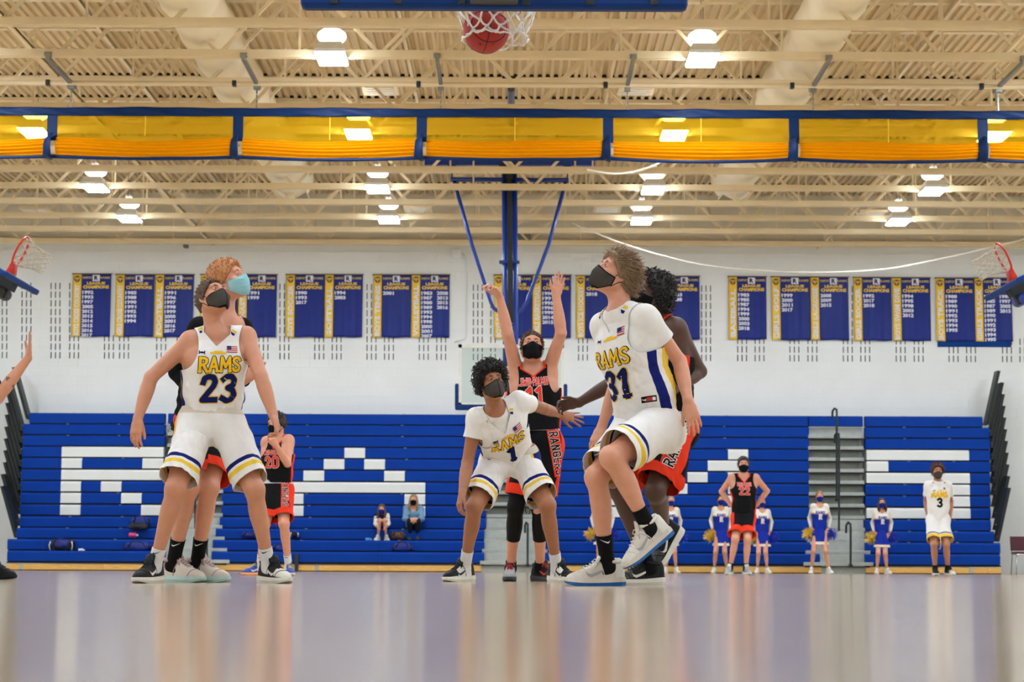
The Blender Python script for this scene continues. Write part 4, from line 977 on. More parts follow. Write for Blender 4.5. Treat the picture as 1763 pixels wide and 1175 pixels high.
def hand(fd, w, d, n, th, s, curl=0.35, spread=0.1, thumb=0.6, fk=0.0035, point=None):
    """palm and five fingers; d towards the fingers, n out of the palm, th towards the thumb"""
    d = nv(d); n = nv(n - d * np.dot(n, d)); t = np.cross(d, n); t = t if np.dot(t, th) > 0 else -t
    w = np.array(w)
    fd.cap(w - d * 0.01 * s, w + d * 0.035 * s, [0.027 * s, 0.031 * s], [0.02 * s, 0.017 * s], t, 0.012)
    fd.cap(w + d * 0.03 * s, w + d * 0.082 * s, [0.032 * s, 0.039 * s], [0.0165 * s, 0.0135 * s], t, 0.012)
    fd.cap(w + d * 0.02 * s + t * 0.018 * s + n * 0.006 * s, w + d * 0.05 * s + t * 0.03 * s + n * 0.008 * s, [0.016 * s, 0.014 * s], k=0.01)
    for i, (x, L, r, y) in enumerate(((0.029, 0.080, 0.0092, 0.086), (0.0095, 0.088, 0.0095, 0.09), (-0.0105, 0.082, 0.0090, 0.087), (-0.029, 0.064, 0.0080, 0.079))):
        cu = curl[i] if isinstance(curl, (list, tuple)) else curl
        p = w + (d * y + t * x) * s; q0 = nv(d + t * (x / 0.029) * spread); ang = 0
        a0 = p - q0 * 0.02 * s
        for j, f in enumerate((0.46, 0.3, 0.24)):
            ang += cu * (0.8, 1.1, 0.7)[j]
            q = q0 * math.cos(ang) + n * math.sin(ang); e = p + q * L * f * s
            fd.cap(a0 if j == 0 else p, e, [r * s * (1, 0.93, 0.88)[j], r * s * (0.95, 0.88, 0.76)[j]], k=fk if j else 0.006); p = e
    p = w + (d * 0.028 + t * 0.026 + n * 0.006) * s; q = nv(d * (1.1 - thumb) + t * (0.35 + thumb) + n * 0.25)
    for j, (L, r) in enumerate(((0.036, 0.0115), (0.03, 0.010), (0.024, 0.0088))):
        e = p + q * L * s; fd.cap(p, e, [r * s, r * 0.9 * s], k=0.008 if j == 0 else 0.004); p = e
        q = nv(q + (d * 0.35 - t * 0.12 + n * 0.1 * 1))

def shoe(parent, ank, fw, s, cols, name='shoe', up=None, flat=True, swoosh=None):
    """basketball shoe: fw = heading of the toe; ank = ankle joint; returns the shoe"""
    fw = nv(fw); up = nv((0, 0, 1) if up is None else up)
    if flat: fw = nv((fw[0], fw[1], 0)); up = np.array((0, 0, 1.0))
    else: up = nv(up - fw * np.dot(up, fw))
    lt = np.cross(up, fw); ank = np.array(ank, float)
    sole_d = 0.088 * s
    O = ank - up * sole_d
    if flat: O[2] = 0.0
    f = lambda x, y, z: O + (fw * x + lt * y + up * z) * s
    X = [-0.083, -0.078, -0.06, -0.03, 0.0, 0.03, 0.06, 0.09, 0.12, 0.15, 0.175, 0.195, 0.21, 0.218]
    W = [0.012, 0.026, 0.036, 0.038, 0.037, 0.036, 0.037, 0.041, 0.046, 0.047, 0.043, 0.034, 0.02, 0.006]
    Hh = [0.07, 0.118, 0.138, 0.138, 0.134, 0.134, 0.122, 0.104, 0.088, 0.076, 0.068, 0.060, 0.050, 0.036]
    zs = [0.036, 0.042, 0.042, 0.039, 0.036, 0.034, 0.032, 0.031, 0.031, 0.031, 0.031, 0.031, 0.031, 0.031]
    toe = [0.006, 0.002, 0, 0, 0, 0, 0, 0, 0, 0.001, 0.004, 0.008, 0.013, 0.017]
    mb = MB(); n = 15; vs = []
    for x, w_, h_, z_ in zip(X, W, Hh, zs):
        for j in range(n):
            a = math.pi * j / (n - 1); c = math.cos(a); sn = math.sin(a)
            vs.append(f(x, w_ * (abs(c) ** 0.75) * (1 if c > 0 else -1) * (1 - 0.22 * sn * (x < 0.05)), z_ - 0.008 + (h_ - z_ + 0.008) * sn ** 0.8))
    fs = [(i * n + j, i * n + j + 1, (i + 1) * n + j + 1, (i + 1) * n + j) for i in range(len(X) - 1) for j in range(n - 1)] + [tuple(range(n - 1, -1, -1)), tuple((len(X) - 1) * n + j for j in range(n))]
    mb.add(vs, fs)
    mi = []
    for i in range(len(X) - 1):
        for j in range(n - 1):
            side = abs(j - (n - 2) / 2) / ((n - 2) / 2)
            mi.append(2 if i >= 8 and side < 0.98 else (1 if i < 3 else (3 if 3 <= i < 8 and side < 0.3 else 0)))
    mb.m = mi + [1, 2]
    body, heel, toecap, tongue, solec, lacec, sw = cols
    o = mb.build(name, [body, heel, toecap, tongue], parent, smooth=True)
    mb = MB(); k = len(X); vs = []
    for lev, ex in ((0, 0.0), (0.45, 0.0055), (1.0, 0.003)):
        for i in range(k): vs.append(f(X[i] + (0.004 if i > k - 3 else (-0.004 if i < 2 else 0)), W[i] + ex, toe[i] * (1 - lev) + (zs[i] + 0.003) * lev))
        for i in range(k - 1, -1, -1): vs.append(f(X[i] + (0.004 if i > k - 3 else (-0.004 if i < 2 else 0)), -W[i] - ex, toe[i] * (1 - lev) + (zs[i] + 0.003) * lev))
    m2 = 2 * k
    fs = [(l * m2 + i, l * m2 + (i + 1) % m2, (l + 1) * m2 + (i + 1) % m2, (l + 1) * m2 + i) for l in range(2) for i in range(m2)]
    fs += [(i, m2 - 1 - i, m2 - 2 - i, i + 1) for i in range(k - 1)] + [(2 * m2 + i + 1, 2 * m2 + m2 - 2 - i, 2 * m2 + m2 - 1 - i, 2 * m2 + i) for i in range(k - 1)]
    mb.add(vs, fs); two = isinstance(solec, tuple); mb.m = [0] * m2 + [1 if two else 0] * m2 + [0] * (k - 1) + [1 if two else 0] * (k - 1); mb.build('sole', list(solec) if two else solec, o, smooth=False)
    mb = MB()                                       # padded collar and heel pull
    mb.tube([f(-0.012 + 0.052 * math.cos(a), 0.037 * math.sin(a), 0.130 + 0.004 * math.cos(a) - 0.012 * math.sin(a) ** 2) for a in [2 * math.pi * q / 16 for q in range(17)]], 0.009 * s, 8, caps=False); mb.build('collar', heel, o, smooth=True)
    mb = MB(); mb.grid(lambda u, v: f(0.042 + 0.035 * (1 - v) - 0.004 * math.cos(u * math.pi), (u - 0.5) * 0.062, 0.100 + 0.068 * v - 0.014 * (2 * u - 1) ** 2), 6, 4); q = mb.build('tongue', tongue, o, smooth=True); q.modifiers.new('s', 'SOLIDIFY').thickness = 0.008 * s
    mb = MB()
    for q in range(5):
        x = 0.058 + 0.017 * q; zt = np.interp(x, X, Hh) + 0.003
        mb.tube([f(x - 0.006, -0.026, zt - 0.02), f(x, -0.014, zt - 0.002), f(x + 0.004, 0.0, zt + 0.003), f(x, 0.014, zt - 0.002), f(x - 0.006, 0.026, zt - 0.02)], 0.0032 * s, 5)
    for sx in (-1, 1): mb.tube([f(0.05, 0, 0.122), f(0.062, sx * 0.02, 0.132), f(0.075, sx * 0.034, 0.118), f(0.062, sx * 0.03, 0.105)], 0.0028 * s, 5)
    mb.build('laces', lacec, o, smooth=True)
    mb = MB()                                       # stitched toe seam and foxing line
    for x0_, k_ in ((0.128, 1), (0.05, 0)):
        pth = []
        for q in range(15):
            a = math.pi * q / 14; x = x0_ + (0.03 * math.sin(a) if k_ else -0.02 * math.cos(2 * a)); w_ = np.interp(x, X, W); h_ = np.interp(x, X, Hh); z0 = np.interp(x, X, zs) - 0.008; c_ = math.cos(a); sn = math.sin(a)
            pth.append(f(x, w_ * (abs(c_) ** 0.75) * (1 if c_ > 0 else -1) * 1.01, z0 + (h_ - z0) * sn ** 0.8 + 0.001))
        mb.tube(pth, 0.0022 * s, 5)
    mb.build('seam_trim', heel, o, smooth=True)
    if sw is not None:                              # curved tick on both sides
        mb = MB(); pts = [(0.125, 0.070, 0.003), (0.118, 0.055, 0.012), (0.10, 0.050, 0.016), (0.07, 0.060, 0.014), (0.03, 0.078, 0.010), (-0.02, 0.104, 0.006), (-0.055, 0.122, 0.001)]
        for sy in (-1, 1):
            vs = []
            for x, z, t_ in pts:
                for zz in (z + t_ / 2, z - t_ / 2):
                    h_ = np.interp(x, X, Hh); z0 = np.interp(x, X, zs) - 0.008; w_ = np.interp(x, X, W)
                    sn = min(0.99, max(0, (zz - z0) / (h_ - z0))) ** 1.25
                    vs.append(f(x, sy * (w_ * math.sqrt(max(0, 1 - sn * sn)) ** 0.75 * (1 - 0.22 * sn * (x < 0.05)) + 0.0025), zz))
            mb.add(vs, [(2 * i, 2 * i + 2, 2 * i + 3, 2 * i + 1) for i in range(len(pts) - 1)])
        mb.build('logo', sw, o)
    return o

def folds(n, seed, amp, lo=55, hi=125):
    r_ = np.random.default_rng(seed + 77); w_ = r_.normal(0, 1, (n, 3)) * np.array((1, 1, 0.55)); w_ = w_ / np.linalg.norm(w_, axis=1)[:, None] * r_.uniform(lo, hi, (n, 1)); p_ = r_.uniform(0, 6.3, n)
    def f(X, Y, Z):
        v = 0
        for i in range(n): v = v + np.sin(w_[i, 0] * X + w_[i, 1] * Y + w_[i, 2] * Z + p_[i] + 0.8 * np.sin(17 * Z + i * 2 + 9 * X))
        v = v / math.sqrt(n); return (np.abs(v) - 0.8) * amp
    return f
def flank(n, seed, amp):
    """soft folds for cloth: smooth noise on positions"""
    r_ = np.random.default_rng(seed); w_ = r_.normal(0, 1, (n, 3)); w_ = w_ / np.linalg.norm(w_, axis=1)[:, None] * r_.uniform(14, 42, (n, 1)); p_ = r_.uniform(0, 6.3, n)
    def f(X, Y, Z):
        v = 0
        for i in range(n): v = v + np.sin(w_[i, 0] * X + w_[i, 1] * Y + w_[i, 2] * Z * 0.55 + p_[i])
        return v * (amp / math.sqrt(n))
    return f

def person(label, H, Y0, J, skin_m, face, hair=None, near=True, build=1.0, group=None, **o):
    """J: picture points of the joints with depths; returns dict of the finished figure"""
    s = H / 1.80; h = 0.0062 if near else 0.0105
    A = lambda v: np.array(v, float)
    def jp(k):
        v = J[k]; return A(P(v[0], v[1], Y0 + (v[2] if len(v) > 2 else 0)))
    pel, nek = jp('pelvis'), jp('neck')
    shR, shL, hpR, hpL = jp('shR'), jp('shL'), jp('hipR'), jp('hipL')
    UA, FA, TH, SH = 0.305 * s, 0.262 * s, 0.435 * s, 0.425 * s
    def chain(par, a, b, la, lb):
        va = J[a]; p1 = ray_len(par, va[0], va[1], la, va[2]); vb = J[b]; p2 = ray_len(p1, vb[0], vb[1], lb, vb[2]); return p1, p2
    elR, wrR = chain(shR, 'elR', 'wrR', UA, FA); elL, wrL = chain(shL, 'elL', 'wrL', UA, FA)
    knR, anR = chain(hpR, 'knR', 'anR', TH, SH); knL, anL = chain(hpL, 'knL', 'anL', TH, SH)
    az = 0.088 * s
    lifted = o.get('lifted', '')
    for nm in 'RL':                                   # plant the feet
        if nm in lifted: continue
        k = J['an' + nm]; an = anR if nm == 'R' else anL; kn = knR if nm == 'R' else knL
        yy = an[1]; q = A(PZ(k[0], yy, az)); an[:] = q
    up = nv(nek - pel); lat = nv(shL - shR); lat = nv(lat - up * lat.dot(up)); fwd = np.cross(lat, up)
    latp = nv(hpL - hpR); fwdp = np.cross(latp, up)
    T = [lat, fwd, up]
    b = build; w = 1.0
    che = pel + (nek - pel) * 0.60; wai = pel + (nek - pel) * 0.26
    shc = (shR + shL) / 2
    def torso(fd, off=0.0, loose=0.0, k=0.05):
        g = lambda *r: [x * s * b + off for x in r]
        gl = lambda *r: [x * s * b + off + loose for x in r]
        fd.cap(pel - up * 0.04 * s, wai, gl(0.150, 0.148, 0.138), gl(0.108, 0.105, 0.098), latp, k)
        fd.cap(wai, che, gl(0.138, 0.150, 0.160), gl(0.098, 0.108, 0.115), lat, k)
        top = nek - up * 0.075 * s
        fd.cap(che, top, g(0.160, 0.162, 0.135), g(0.115, 0.108, 0.078), lat, k)
        for sh in (shR, shL):
            fd.cap(nek - up * 0.035 * s, sh - up * 0.01 * s, g(0.058, 0.056, 0.052), g(0.062, 0.058, 0.05), up, 0.035)
            fd.cap(che + (sh - shc) * 0.45 + fwd * 0.045 * s, sh - up * 0.05 * s + fwd * 0.01 * s, g(0.07, 0.05), k=0.04)
            fd.cap(che + (sh - shc) * 0.55 - fwd * 0.035 * s - up * 0.03 * s, sh - up * 0.06 * s - fwd * 0.02 * s, g(0.07, 0.05), k=0.04)
    fd = Field(h)
    torso(fd)
    for hp, sg in ((hpR, -1), (hpL, 1)):
        fd.ell(hp - fwdp * 0.03 * s + up * 0.02 * s, [latp, fwdp, up], A((0.10, 0.105, 0.12)) * s * b, 0.04)
    ab = o.get('arm', 1.0)
    for sh, el, wr in ((shR, elR, wrR), (shL, elL, wrL)):
        fd.ell(sh, T, A((0.055, 0.058, 0.06)) * s * b, 0.04)
        fd.cap(sh, el, A((0.052, 0.050, 0.047, 0.043, 0.039)) * s * b * ab, k=0.022)
        bend = nv((sh + wr) / 2 - el)
        fd.cap(el, wr, A((0.038, 0.044, 0.041, 0.033, 0.027)) * s * b * ab, A((0.038, 0.041, 0.037, 0.029, 0.022)) * s * b * ab, k=0.018)
    lg = o.get('leg', 1.0)
    for hp, kn, an in ((hpR, knR, anR), (hpL, knL, anL)):
        fd.cap(hp, kn, A((0.088, 0.088, 0.08, 0.068, 0.056)) * s * b * lg, k=0.03)
        ax = nv(an - kn); back = -fwdp - ax * np.dot(-fwdp, ax); tb = (hp - kn); tb = tb - ax * tb.dot(ax)
        if np.linalg.norm(tb) > 0.08: back = tb
        back = nv(back)
        fd.ell(kn - back * 0.008 * s, [nv(np.cross(ax, back)), back, ax], A((0.052, 0.05, 0.06)) * s * b * lg, 0.03)
        fd.cap(kn, an, A((0.05, 0.049, 0.044, 0.036, 0.033)) * s * b * lg, k=0.025)
        fd.cap(kn + ax * 0.07 * s + back * 0.024 * s, kn + ax * 0.23 * s + back * 0.02 * s, A((0.036, 0.046, 0.044, 0.03)) * s * b * lg, k=0.03)
    # feet inside the shoes
    toes = {}
    for nm, an in (('R', anR), ('L', anL)):
        t = A(o['toe' + nm]); t = nv(t); toes[nm] = t
        us = A((0, 0, 1.0)) if nm not in lifted else nv(A((0, 0, 1.0)) - t * t[2])
        fd.cap(an - us * 0.025 * s, an + t * 0.07 * s - us * 0.05 * s, A((0.033, 0.026)) * s, k=0.02)
    # head
    hc = jp('head'); fy = nv(A(face)); hz0 = A(o.get('hup', (0, 0, 1))); hz = nv(hz0 - fy * hz0.dot(fy)); hx = np.cross(fy, hz)
    hs = s * o.get('hsc', 1.0); HB = [hx, fy, hz]
    hp_ = lambda x, y, z: hc + (hx * x + fy * y + hz * z) * hs
    nb = hp_(0, -0.035, -0.05)
    fd.cap(nek - up * 0.05 * s - fwd * 0.005 * s, nb, A((0.064, 0.056, 0.056)) * s * b, k=0.03)
    fd.ell(hp_(0, -0.012, 0.026), HB, A((0.076, 0.098, 0.09)) * hs, 0.02)
    fd.ell(hp_(0, 0.024, -0.04), HB, A((0.062, 0.07, 0.074)) * hs, 0.03)
    fd.ell(hp_(0, 0.066, -0.092), HB, A((0.026, 0.022, 0.02)) * hs, 0.03)
    for x in (-1, 1):
        fd.cap(hp_(x * 0.052, -0.005, -0.055), hp_(x * 0.02, 0.062, -0.088), A((0.017, 0.017)) * hs, k=0.03)
        fd.ell(hp_(x * 0.045, 0.062, -0.022), HB, A((0.022, 0.02, 0.018)) * hs, 0.02)
    fd.cap(hp_(-0.045, 0.07, 0.036), hp_(0.045, 0.07, 0.036), A((0.012, 0.016, 0.012)) * hs, k=0.015)
    for x in (-1, 1):
        fd.ell(hp_(x * 0.031, 0.096, 0.012), HB, A((0.017, 0.012, 0.011)) * hs, 0.012, True)
    fd.cap(hp_(0, 0.086, 0.018), hp_(0, 0.108, -0.026), A((0.009, 0.0125)) * hs, k=0.01)
    for x in (-1, 1):
        fd.ell(hp_(x * 0.011, 0.096, -0.03), HB, A((0.009, 0.011, 0.008)) * hs, 0.008)
        fd.ell(hp_(x * 0.074, -0.008, -0.008), [nv(hx * x + fy * 0.5), nv(fy - hx * x * 0.5), hz], A((0.008, 0.021, 0.031)) * hs, 0.006)
        fd.ell(hp_(x * 0.08, -0.006, -0.006), [nv(hx * x + fy * 0.5), nv(fy - hx * x * 0.5), hz], A((0.006, 0.011, 0.018)) * hs, 0.005, True)
    fd.ell(hp_(0, 0.09, -0.056), HB, A((0.024, 0.008, 0.0065)) * hs, 0.008)
    fd.ell(hp_(0, 0.089, -0.068), HB, A((0.02, 0.009, 0.0065)) * hs, 0.008)
    # hands
    hsz = s * o.get('hand', 1.0)
    for nm, wr, el in (('R', wrR, elR), ('L', wrL, elL)):
        c = o.get('hand' + nm, {}); d = A(c.get('d', nv(wr - el))); pn = A(c.get('n', lat * (1 if nm == 'R' else -1)))
        th = A(c.get('t', fwd)); hand(fd, wr, d, pn, th, hsz, c.get('curl', 0.3), c.get('spread', 0.12), c.get('thumb', 0.5))
    V, Q = fd.surface(); V = smooth(V, Q, 1, 0.4)
    me = D.meshes.new('person'); me.from_pydata(V.tolist(), [], Q.tolist()); me.materials.append(skin_m); me.polygons.foreach_set('use_smooth', [True] * len(me.polygons)); me.update()
    body = link('person', me); tag(body, label, 'person', group)
    upp = nv(0.35 * up + 0.65 * A((0, 0, 1.0)))
    R = dict(body=body, upp=upp, s=s, hs=hs, h=h, pel=pel, nek=nek, wai=wai, che=che, shR=shR, shL=shL, elR=elR, elL=elL, wrR=wrR, wrL=wrL, hpR=hpR, hpL=hpL, knR=knR, knL=knL, anR=anR, anL=anL, up=up, lat=lat, fwd=fwd, latp=latp, fwdp=fwdp, torso=torso, hp_=hp_, HB=HB, hc=hc, toes=toes, near=near, b=b, lg=lg, lifted=lifted, ab=ab)
    # eyes and brows
    for x in (-1, 1):
        e = hp_(x * 0.031, 0.0765, 0.0115); mb = MB(); mb.sphere((0, 0, 0), 0.0125 * hs, 14, 14, rot=None)
        gz = A(o.get('gaze', face)); gz = nv(gz + fy * 0.8); B = np.stack([np.cross(hz, gz), nv(np.cross(gz, np.cross(hz, gz))), gz], 1)
        vs = [A(B @ A(v)) + e for v in mb.v]; mi = [1 if np.dot(nv(np.mean([vs[i] for i in f], 0) - e), gz) > 0.84 else 0 for f in mb.f]
        mb.v = [tuple(v) for v in vs]; mb.m = mi; mb.build('eye', [M_eyew, M_iris], body, smooth=True)
        mb = MB(); mb.sphere((0, 0, 0), 0.0138 * hs, 18, 24); vs = [A(v[0] * hx + v[1] * fy + v[2] * hz) + e for v in mb.v]; keep = []
        for f in mb.f:
            d_ = nv(np.mean([vs[i] for i in f], 0) - e); el_ = np.dot(d_, hz); ax_ = np.dot(d_, hx)
            if np.dot(d_, fy) > -0.1 and (el_ > 0.30 - 0.25 * ax_ * ax_ or el_ < -0.26 + 0.2 * ax_ * ax_): keep.append(f)
        mb.v = [tuple(v) for v in vs]; mb.f = keep; mb.m = [0] * len(keep); mb.build('eyelid', skin_m, body, smooth=True)
        if o.get('brow', True):
            mb = MB(); mb.tube([hp_(x * 0.014, 0.0885, 0.031), hp_(x * 0.03, 0.0865, 0.036), hp_(x * 0.047, 0.074, 0.031)], [0.0042 * hs, 0.005 * hs, 0.0028 * hs], 6, flat=0.7); mb.build('eyebrow', o.get('browm', hair_mat(hair)), body, smooth=True)
    if hair: make_hair(R, hair)
    R['o'] = o
    return R
HAIRC = {'brown': (84, 60, 42), 'red': (186, 124, 74), 'black': (20, 16, 14), 'dirty': (138, 110, 80), 'dark': (44, 33, 27), 'blond': (150, 116, 76), 'redbrown': (74, 38, 28)}
def hair_mat(hair):
    c = (hair or {}).get('c', 'brown'); return mat('hair_' + c, HAIRC[c], 0.55, var=0.25, scale=60, bump=0.3, bscale=300)
def make_hair(R, hair):
    hp_, HB, hs, body = R['hp_'], R['HB'], R['hs'], R['body']; A = np.array
    hx, fy, hz = HB; th = hair.get('th', 0.012); m = hair_mat(hair); vol = hair.get('vol', 0.0)
    fd = Field(0.006 if R['near'] else 0.009)
    fd.ell(hp_(0, -0.014, 0.028), HB, A((0.076 + th, 0.098 + th * 0.9, 0.09 + th * 1.2)) * hs, 0.02)
    if vol: fd.ell(hp_(0, 0.0 + hair.get('vf', 0.0), 0.045 + vol), HB, A((0.074 + vol, 0.085 + vol, 0.07 + vol)) * hs, 0.04)
    if hair.get('nape', 0): fd.ell(hp_(0, -0.06, -0.04), HB, A((0.066 + th, 0.05 + th, 0.06)) * hs, 0.03)
    nz = flank(8, hair.get('seed', 3), hair.get('rough', 0.003))
    hc = R['hc']; fl = hair.get('fl', 0.0)
    def post(F, ax):
        X, Y, Z = ax[0][:, None, None], ax[1][None, :, None], ax[2][None, None, :]
        x = ((X - hc[0]) * hx[0] + (Y - hc[1]) * hx[1] + (Z - hc[2]) * hx[2]) / hs
        y = ((X - hc[0]) * fy[0] + (Y - hc[1]) * fy[1] + (Z - hc[2]) * fy[2]) / hs
        z = ((X - hc[0]) * hz[0] + (Y - hc[1]) * hz[1] + (Z - hc[2]) * hz[2]) / hs
        side = 0.02 * np.minimum(1, (x / 0.07) ** 2)
        lim = np.where(y > 0.0, -0.022 + 1.08 * y + (0.5 - 0) * np.maximum(0, 0.05 - np.abs(y - 0.05)) * 0 , -0.022 + 0.55 * y) + 0.012 * (y > 0) * (np.abs(x) < 0.05) - side * 0.2 - fl
        g = (np.maximum(lim, -0.085) - z) * hs * 0.7
        F = F + nz(X * 2.2, Y * 2.2, Z * 2.2) * 1.0
        a = np.maximum(F, g); return a.astype(np.float32)
    V, Q = fd.surface(post)
    mb = MB(); mb.v = [tuple(v) for v in V]; mb.f = [tuple(q) for q in Q]; mb.m = [0] * len(Q)
    nt = hair.get('tufts', 0)
    if nt:                                            # locks growing out of the cap
        r_ = np.random.default_rng(hair.get('seed', 3)); L = hair.get('len', 0.03); cur = hair.get('curl', 0.5); rad = hair.get('rad', 0.0032)
        ids = r_.integers(0, len(V), nt * 2); cnt = 0; ctr = hp_(0, -0.01, 0.01); low = hair.get('low', -0.05)
        for i in ids:
            v = V[i]; n = nv(v - ctr)
            zz = np.dot(v - hc, hz) / hs; yy = np.dot(v - hc, fy) / hs
            if zz < low or cnt >= nt: continue
            cnt += 1
            d = nv(n * hair.get('nw', 1.0) + r_.normal(0, 0.35, 3) * min(1, 0.3 + 0.7 * hair.get('nw', 1.0)) + hz * hair.get('lift', 0.0) + fy * hair.get('sweep', 0.0)); p = v - n * 0.004; path = [p]; ax_ = nv(r_.normal(0, 1, 3)); l = L * hs * r_.uniform(0.5, 1.25)
            for q in range(4):
                p = p + d * l / 4; path.append(p); d = nv(d + np.cross(ax_, d) * cur + r_.normal(0, 0.1, 3) + A((0, 0, -1)) * hair.get('drop', 0.0))
            mb.tube(path, [rad * hs, rad * hs * 1.1, rad * hs, rad * 0.8 * hs, rad * 0.35 * hs], 4)
    for a, b_, c_ in hair.get('strands', []): pass
    if hair.get('long'):
        L = hair['long']
        for x in (-1, 1):
            for q in range(7):
                y0 = -0.05 + 0.018 * q; x0 = x * (0.06 + 0.026 * math.cos((q - 3) * 0.4))
                a = hp_(x0 * 0.98, y0, 0.03); bt = hp_(x0 * 1.12, y0 + 0.01, -0.07); e = bt + A((x * 0.004, -0.02 * hair.get('fwdfall', 1), -L))
                mb.tube([a, bt, (bt + e) / 2 + A((0.01 * x * math.sin(q), -0.01, 0)), e], [0.014 * hs, 0.017 * hs, 0.016 * hs, 0.006 * hs], 6)
        for q in range(6):
            x0 = -0.06 + 0.024 * q; a = hp_(x0, -0.1, 0.02); bt = hp_(x0, -0.1, -0.09); e = bt + A((0, 0.02, -L)); mb.tube([a, bt, e], [0.016 * hs, 0.02 * hs, 0.007 * hs], 6)
    if hair.get('tail'):
        a = hp_(0, -0.105, 0.06); bt = hp_(0.0, -0.15, 0.03); e = hp_(0.01, -0.13, -0.12); mb.tube([a, bt, e, e + A((0, 0, -0.05))], [0.016 * hs, 0.026 * hs, 0.022 * hs, 0.005 * hs], 8)
    mb.build('hair', m, body, smooth=not nt or True)
def mask(R, mats, kind='cup', band=0.0):
    """face covering over nose and chin with ear loops; mats = (cloth, edge)"""
    hp_, HB, hs, body, hc = R['hp_'], R['HB'], R['hs'], R['body'], R['hc']; A = np.array; hx, fy, hz = HB
    fd = Field(0.005 if R['near'] else 0.008); o = 0.007
    fd.ell(hp_(0, 0.026, -0.042), HB, A((0.064 + o, 0.074 + o, 0.074 + o)) * hs, 0.02)
    fd.ell(hp_(0, 0.064, -0.088), HB, A((0.032 + o, 0.026 + o, 0.022 + o)) * hs, 0.03)
    if kind == 'cup': fd.cap(hp_(0, 0.088, 0.0), hp_(0, 0.098, -0.085), A((0.016, 0.026, 0.022)) * hs, A((0.02, 0.034, 0.024)) * hs, hx, 0.03)
    else: fd.cap(hp_(0, 0.094, 0.004), hp_(0, 0.090, -0.08), A((0.020, 0.032, 0.024)) * hs, A((0.024, 0.032, 0.022)) * hs, hx, 0.03)
    for x in (-1, 1): fd.ell(hp_(x * 0.045, 0.062, -0.022), HB, A((0.022 + o, 0.02 + o, 0.018 + o)) * hs, 0.02)
    V, Q = fd.surface(); V = smooth(V, Q, 2, 0.5)
    c = Cut(V, Q)
    def loc(v): d = v - hc; return d @ hx / hs, d @ fy / hs, d @ hz / hs
    topf = lambda v: loc(v)[2] - (0.004 + 0.0 - np.abs(loc(v)[0]) * (0.42 if kind == 'cup' else 0.3))
    sidef = lambda v: -(loc(v)[1] - (0.022 + 0.0 * loc(v)[2]))
    botf = lambda v: -(loc(v)[2] - (-0.118 + np.maximum(0, 0.07 - loc(v)[1]) * 0.9))
    for f in (topf, sidef, botf): c.split(f, -1)
    mi = None
    if band:
        dist = lambda v: np.maximum(np.maximum(topf(v), sidef(v)), botf(v)) / 1.0 + band
        c.split(dist)
        if kind == 'cup':
            rib = lambda v: np.abs(loc(v)[0]) - 0.0025
            c.split(rib)
        ct = c.centroids(); mi = (dist(ct) > 0).astype(int)
        if kind == 'cup': mi = mi | (rib(ct) < 0)
    ob = c.build('face_mask', mats, body, mi, thick=0.0015)
    if kind == 'pleat':
        mb = MB()
        for q in range(3):
            z = -0.03 - 0.022 * q; pts = []
            for k in range(13):
                x = -0.055 + 0.11 * k / 12; y = 0.03 + 0.088 * math.sqrt(max(0, 1 - (x / 0.078) ** 2)); pts.append(hp_(x, y * (0.985 if q != 1 else 1.0) - 0.002, z))
            mb.tube(pts, 0.0022 * hs, 5)
        mb.build('pleat', mats[0], ob, smooth=True)
    mb = MB()
    for x in (-1, 1):
        mb.tube([hp_(x * 0.066, 0.026, -0.02), hp_(x * 0.078, 0.005, 0.005), hp_(x * 0.079, -0.024, 0.014)], 0.0022 * hs, 5)
        mb.tube([hp_(x * 0.062, 0.024, -0.08), hp_(x * 0.076, 0.0, -0.045), hp_(x * 0.08, -0.02, -0.03)], 0.0022 * hs, 5)
    mb.build('ear_loop', mats[-1], ob, smooth=True)
    return ob
def mouthless(R): pass
class Print:
    """lays flat artwork on a garment seen along -dir"""
    def __init__(s, V, F, org, right, up, out): s.bvh = BVHTree.FromPolygons([Vector(v) for v in V], F); s.o = Vector(org); s.r = Vector(right).normalized(); s.u = Vector(up).normalized(); s.n = Vector(out).normalized()
    def pt(s, x, y, off):
        q = s.o + s.r * x + s.u * y; h = s.bvh.ray_cast(q + s.n * 0.45, -s.n, 0.8)
        return None if h[0] is None else tuple(h[0] + s.n * off)
    def quads(s, mb, quads, cx, cy, off, mi=0, rot=0.0):
        c, sn = math.cos(rot), math.sin(rot)
        for q in quads:
            vs = [s.pt(cx + x * c - y * sn, cy + x * sn + y * c, off) for x, y in q]
            if all(v is not None for v in vs): mb.add(vs, [tuple(range(len(vs)))], mi)
def rectq(w_, h_, nx=3, ny=2): return [[(-w_ / 2 + w_ * i / nx, -h_ / 2 + h_ * j / ny), (-w_ / 2 + w_ * (i + 1) / nx, -h_ / 2 + h_ * j / ny), (-w_ / 2 + w_ * (i + 1) / nx, -h_ / 2 + h_ * (j + 1) / ny), (-w_ / 2 + w_ * i / nx, -h_ / 2 + h_ * (j + 1) / ny)] for i in range(nx) for j in range(ny)]
def flag_print(pr, mb, cx, cy, k, rot, off=0.004):
    pr.quads(mb, rectq(0.062 * k, 0.04 * k), cx, cy, off, 0, rot)
    for j in range(4):
        y = -0.0165 * k + j * 0.011 * k; c, sn = math.cos(rot), math.sin(rot); pr.quads(mb, rectq(0.062 * k, 0.0058 * k, 3, 1), cx - y * sn, cy + y * c, off + 0.0012, 1, rot)
    x, y = -0.018 * k, 0.009 * k; c, sn = math.cos(rot), math.sin(rot); pr.quads(mb, rectq(0.026 * k, 0.021 * k, 2, 1), cx + x * c - y * sn, cy + x * sn + y * c, off + 0.0024, 2, rot)

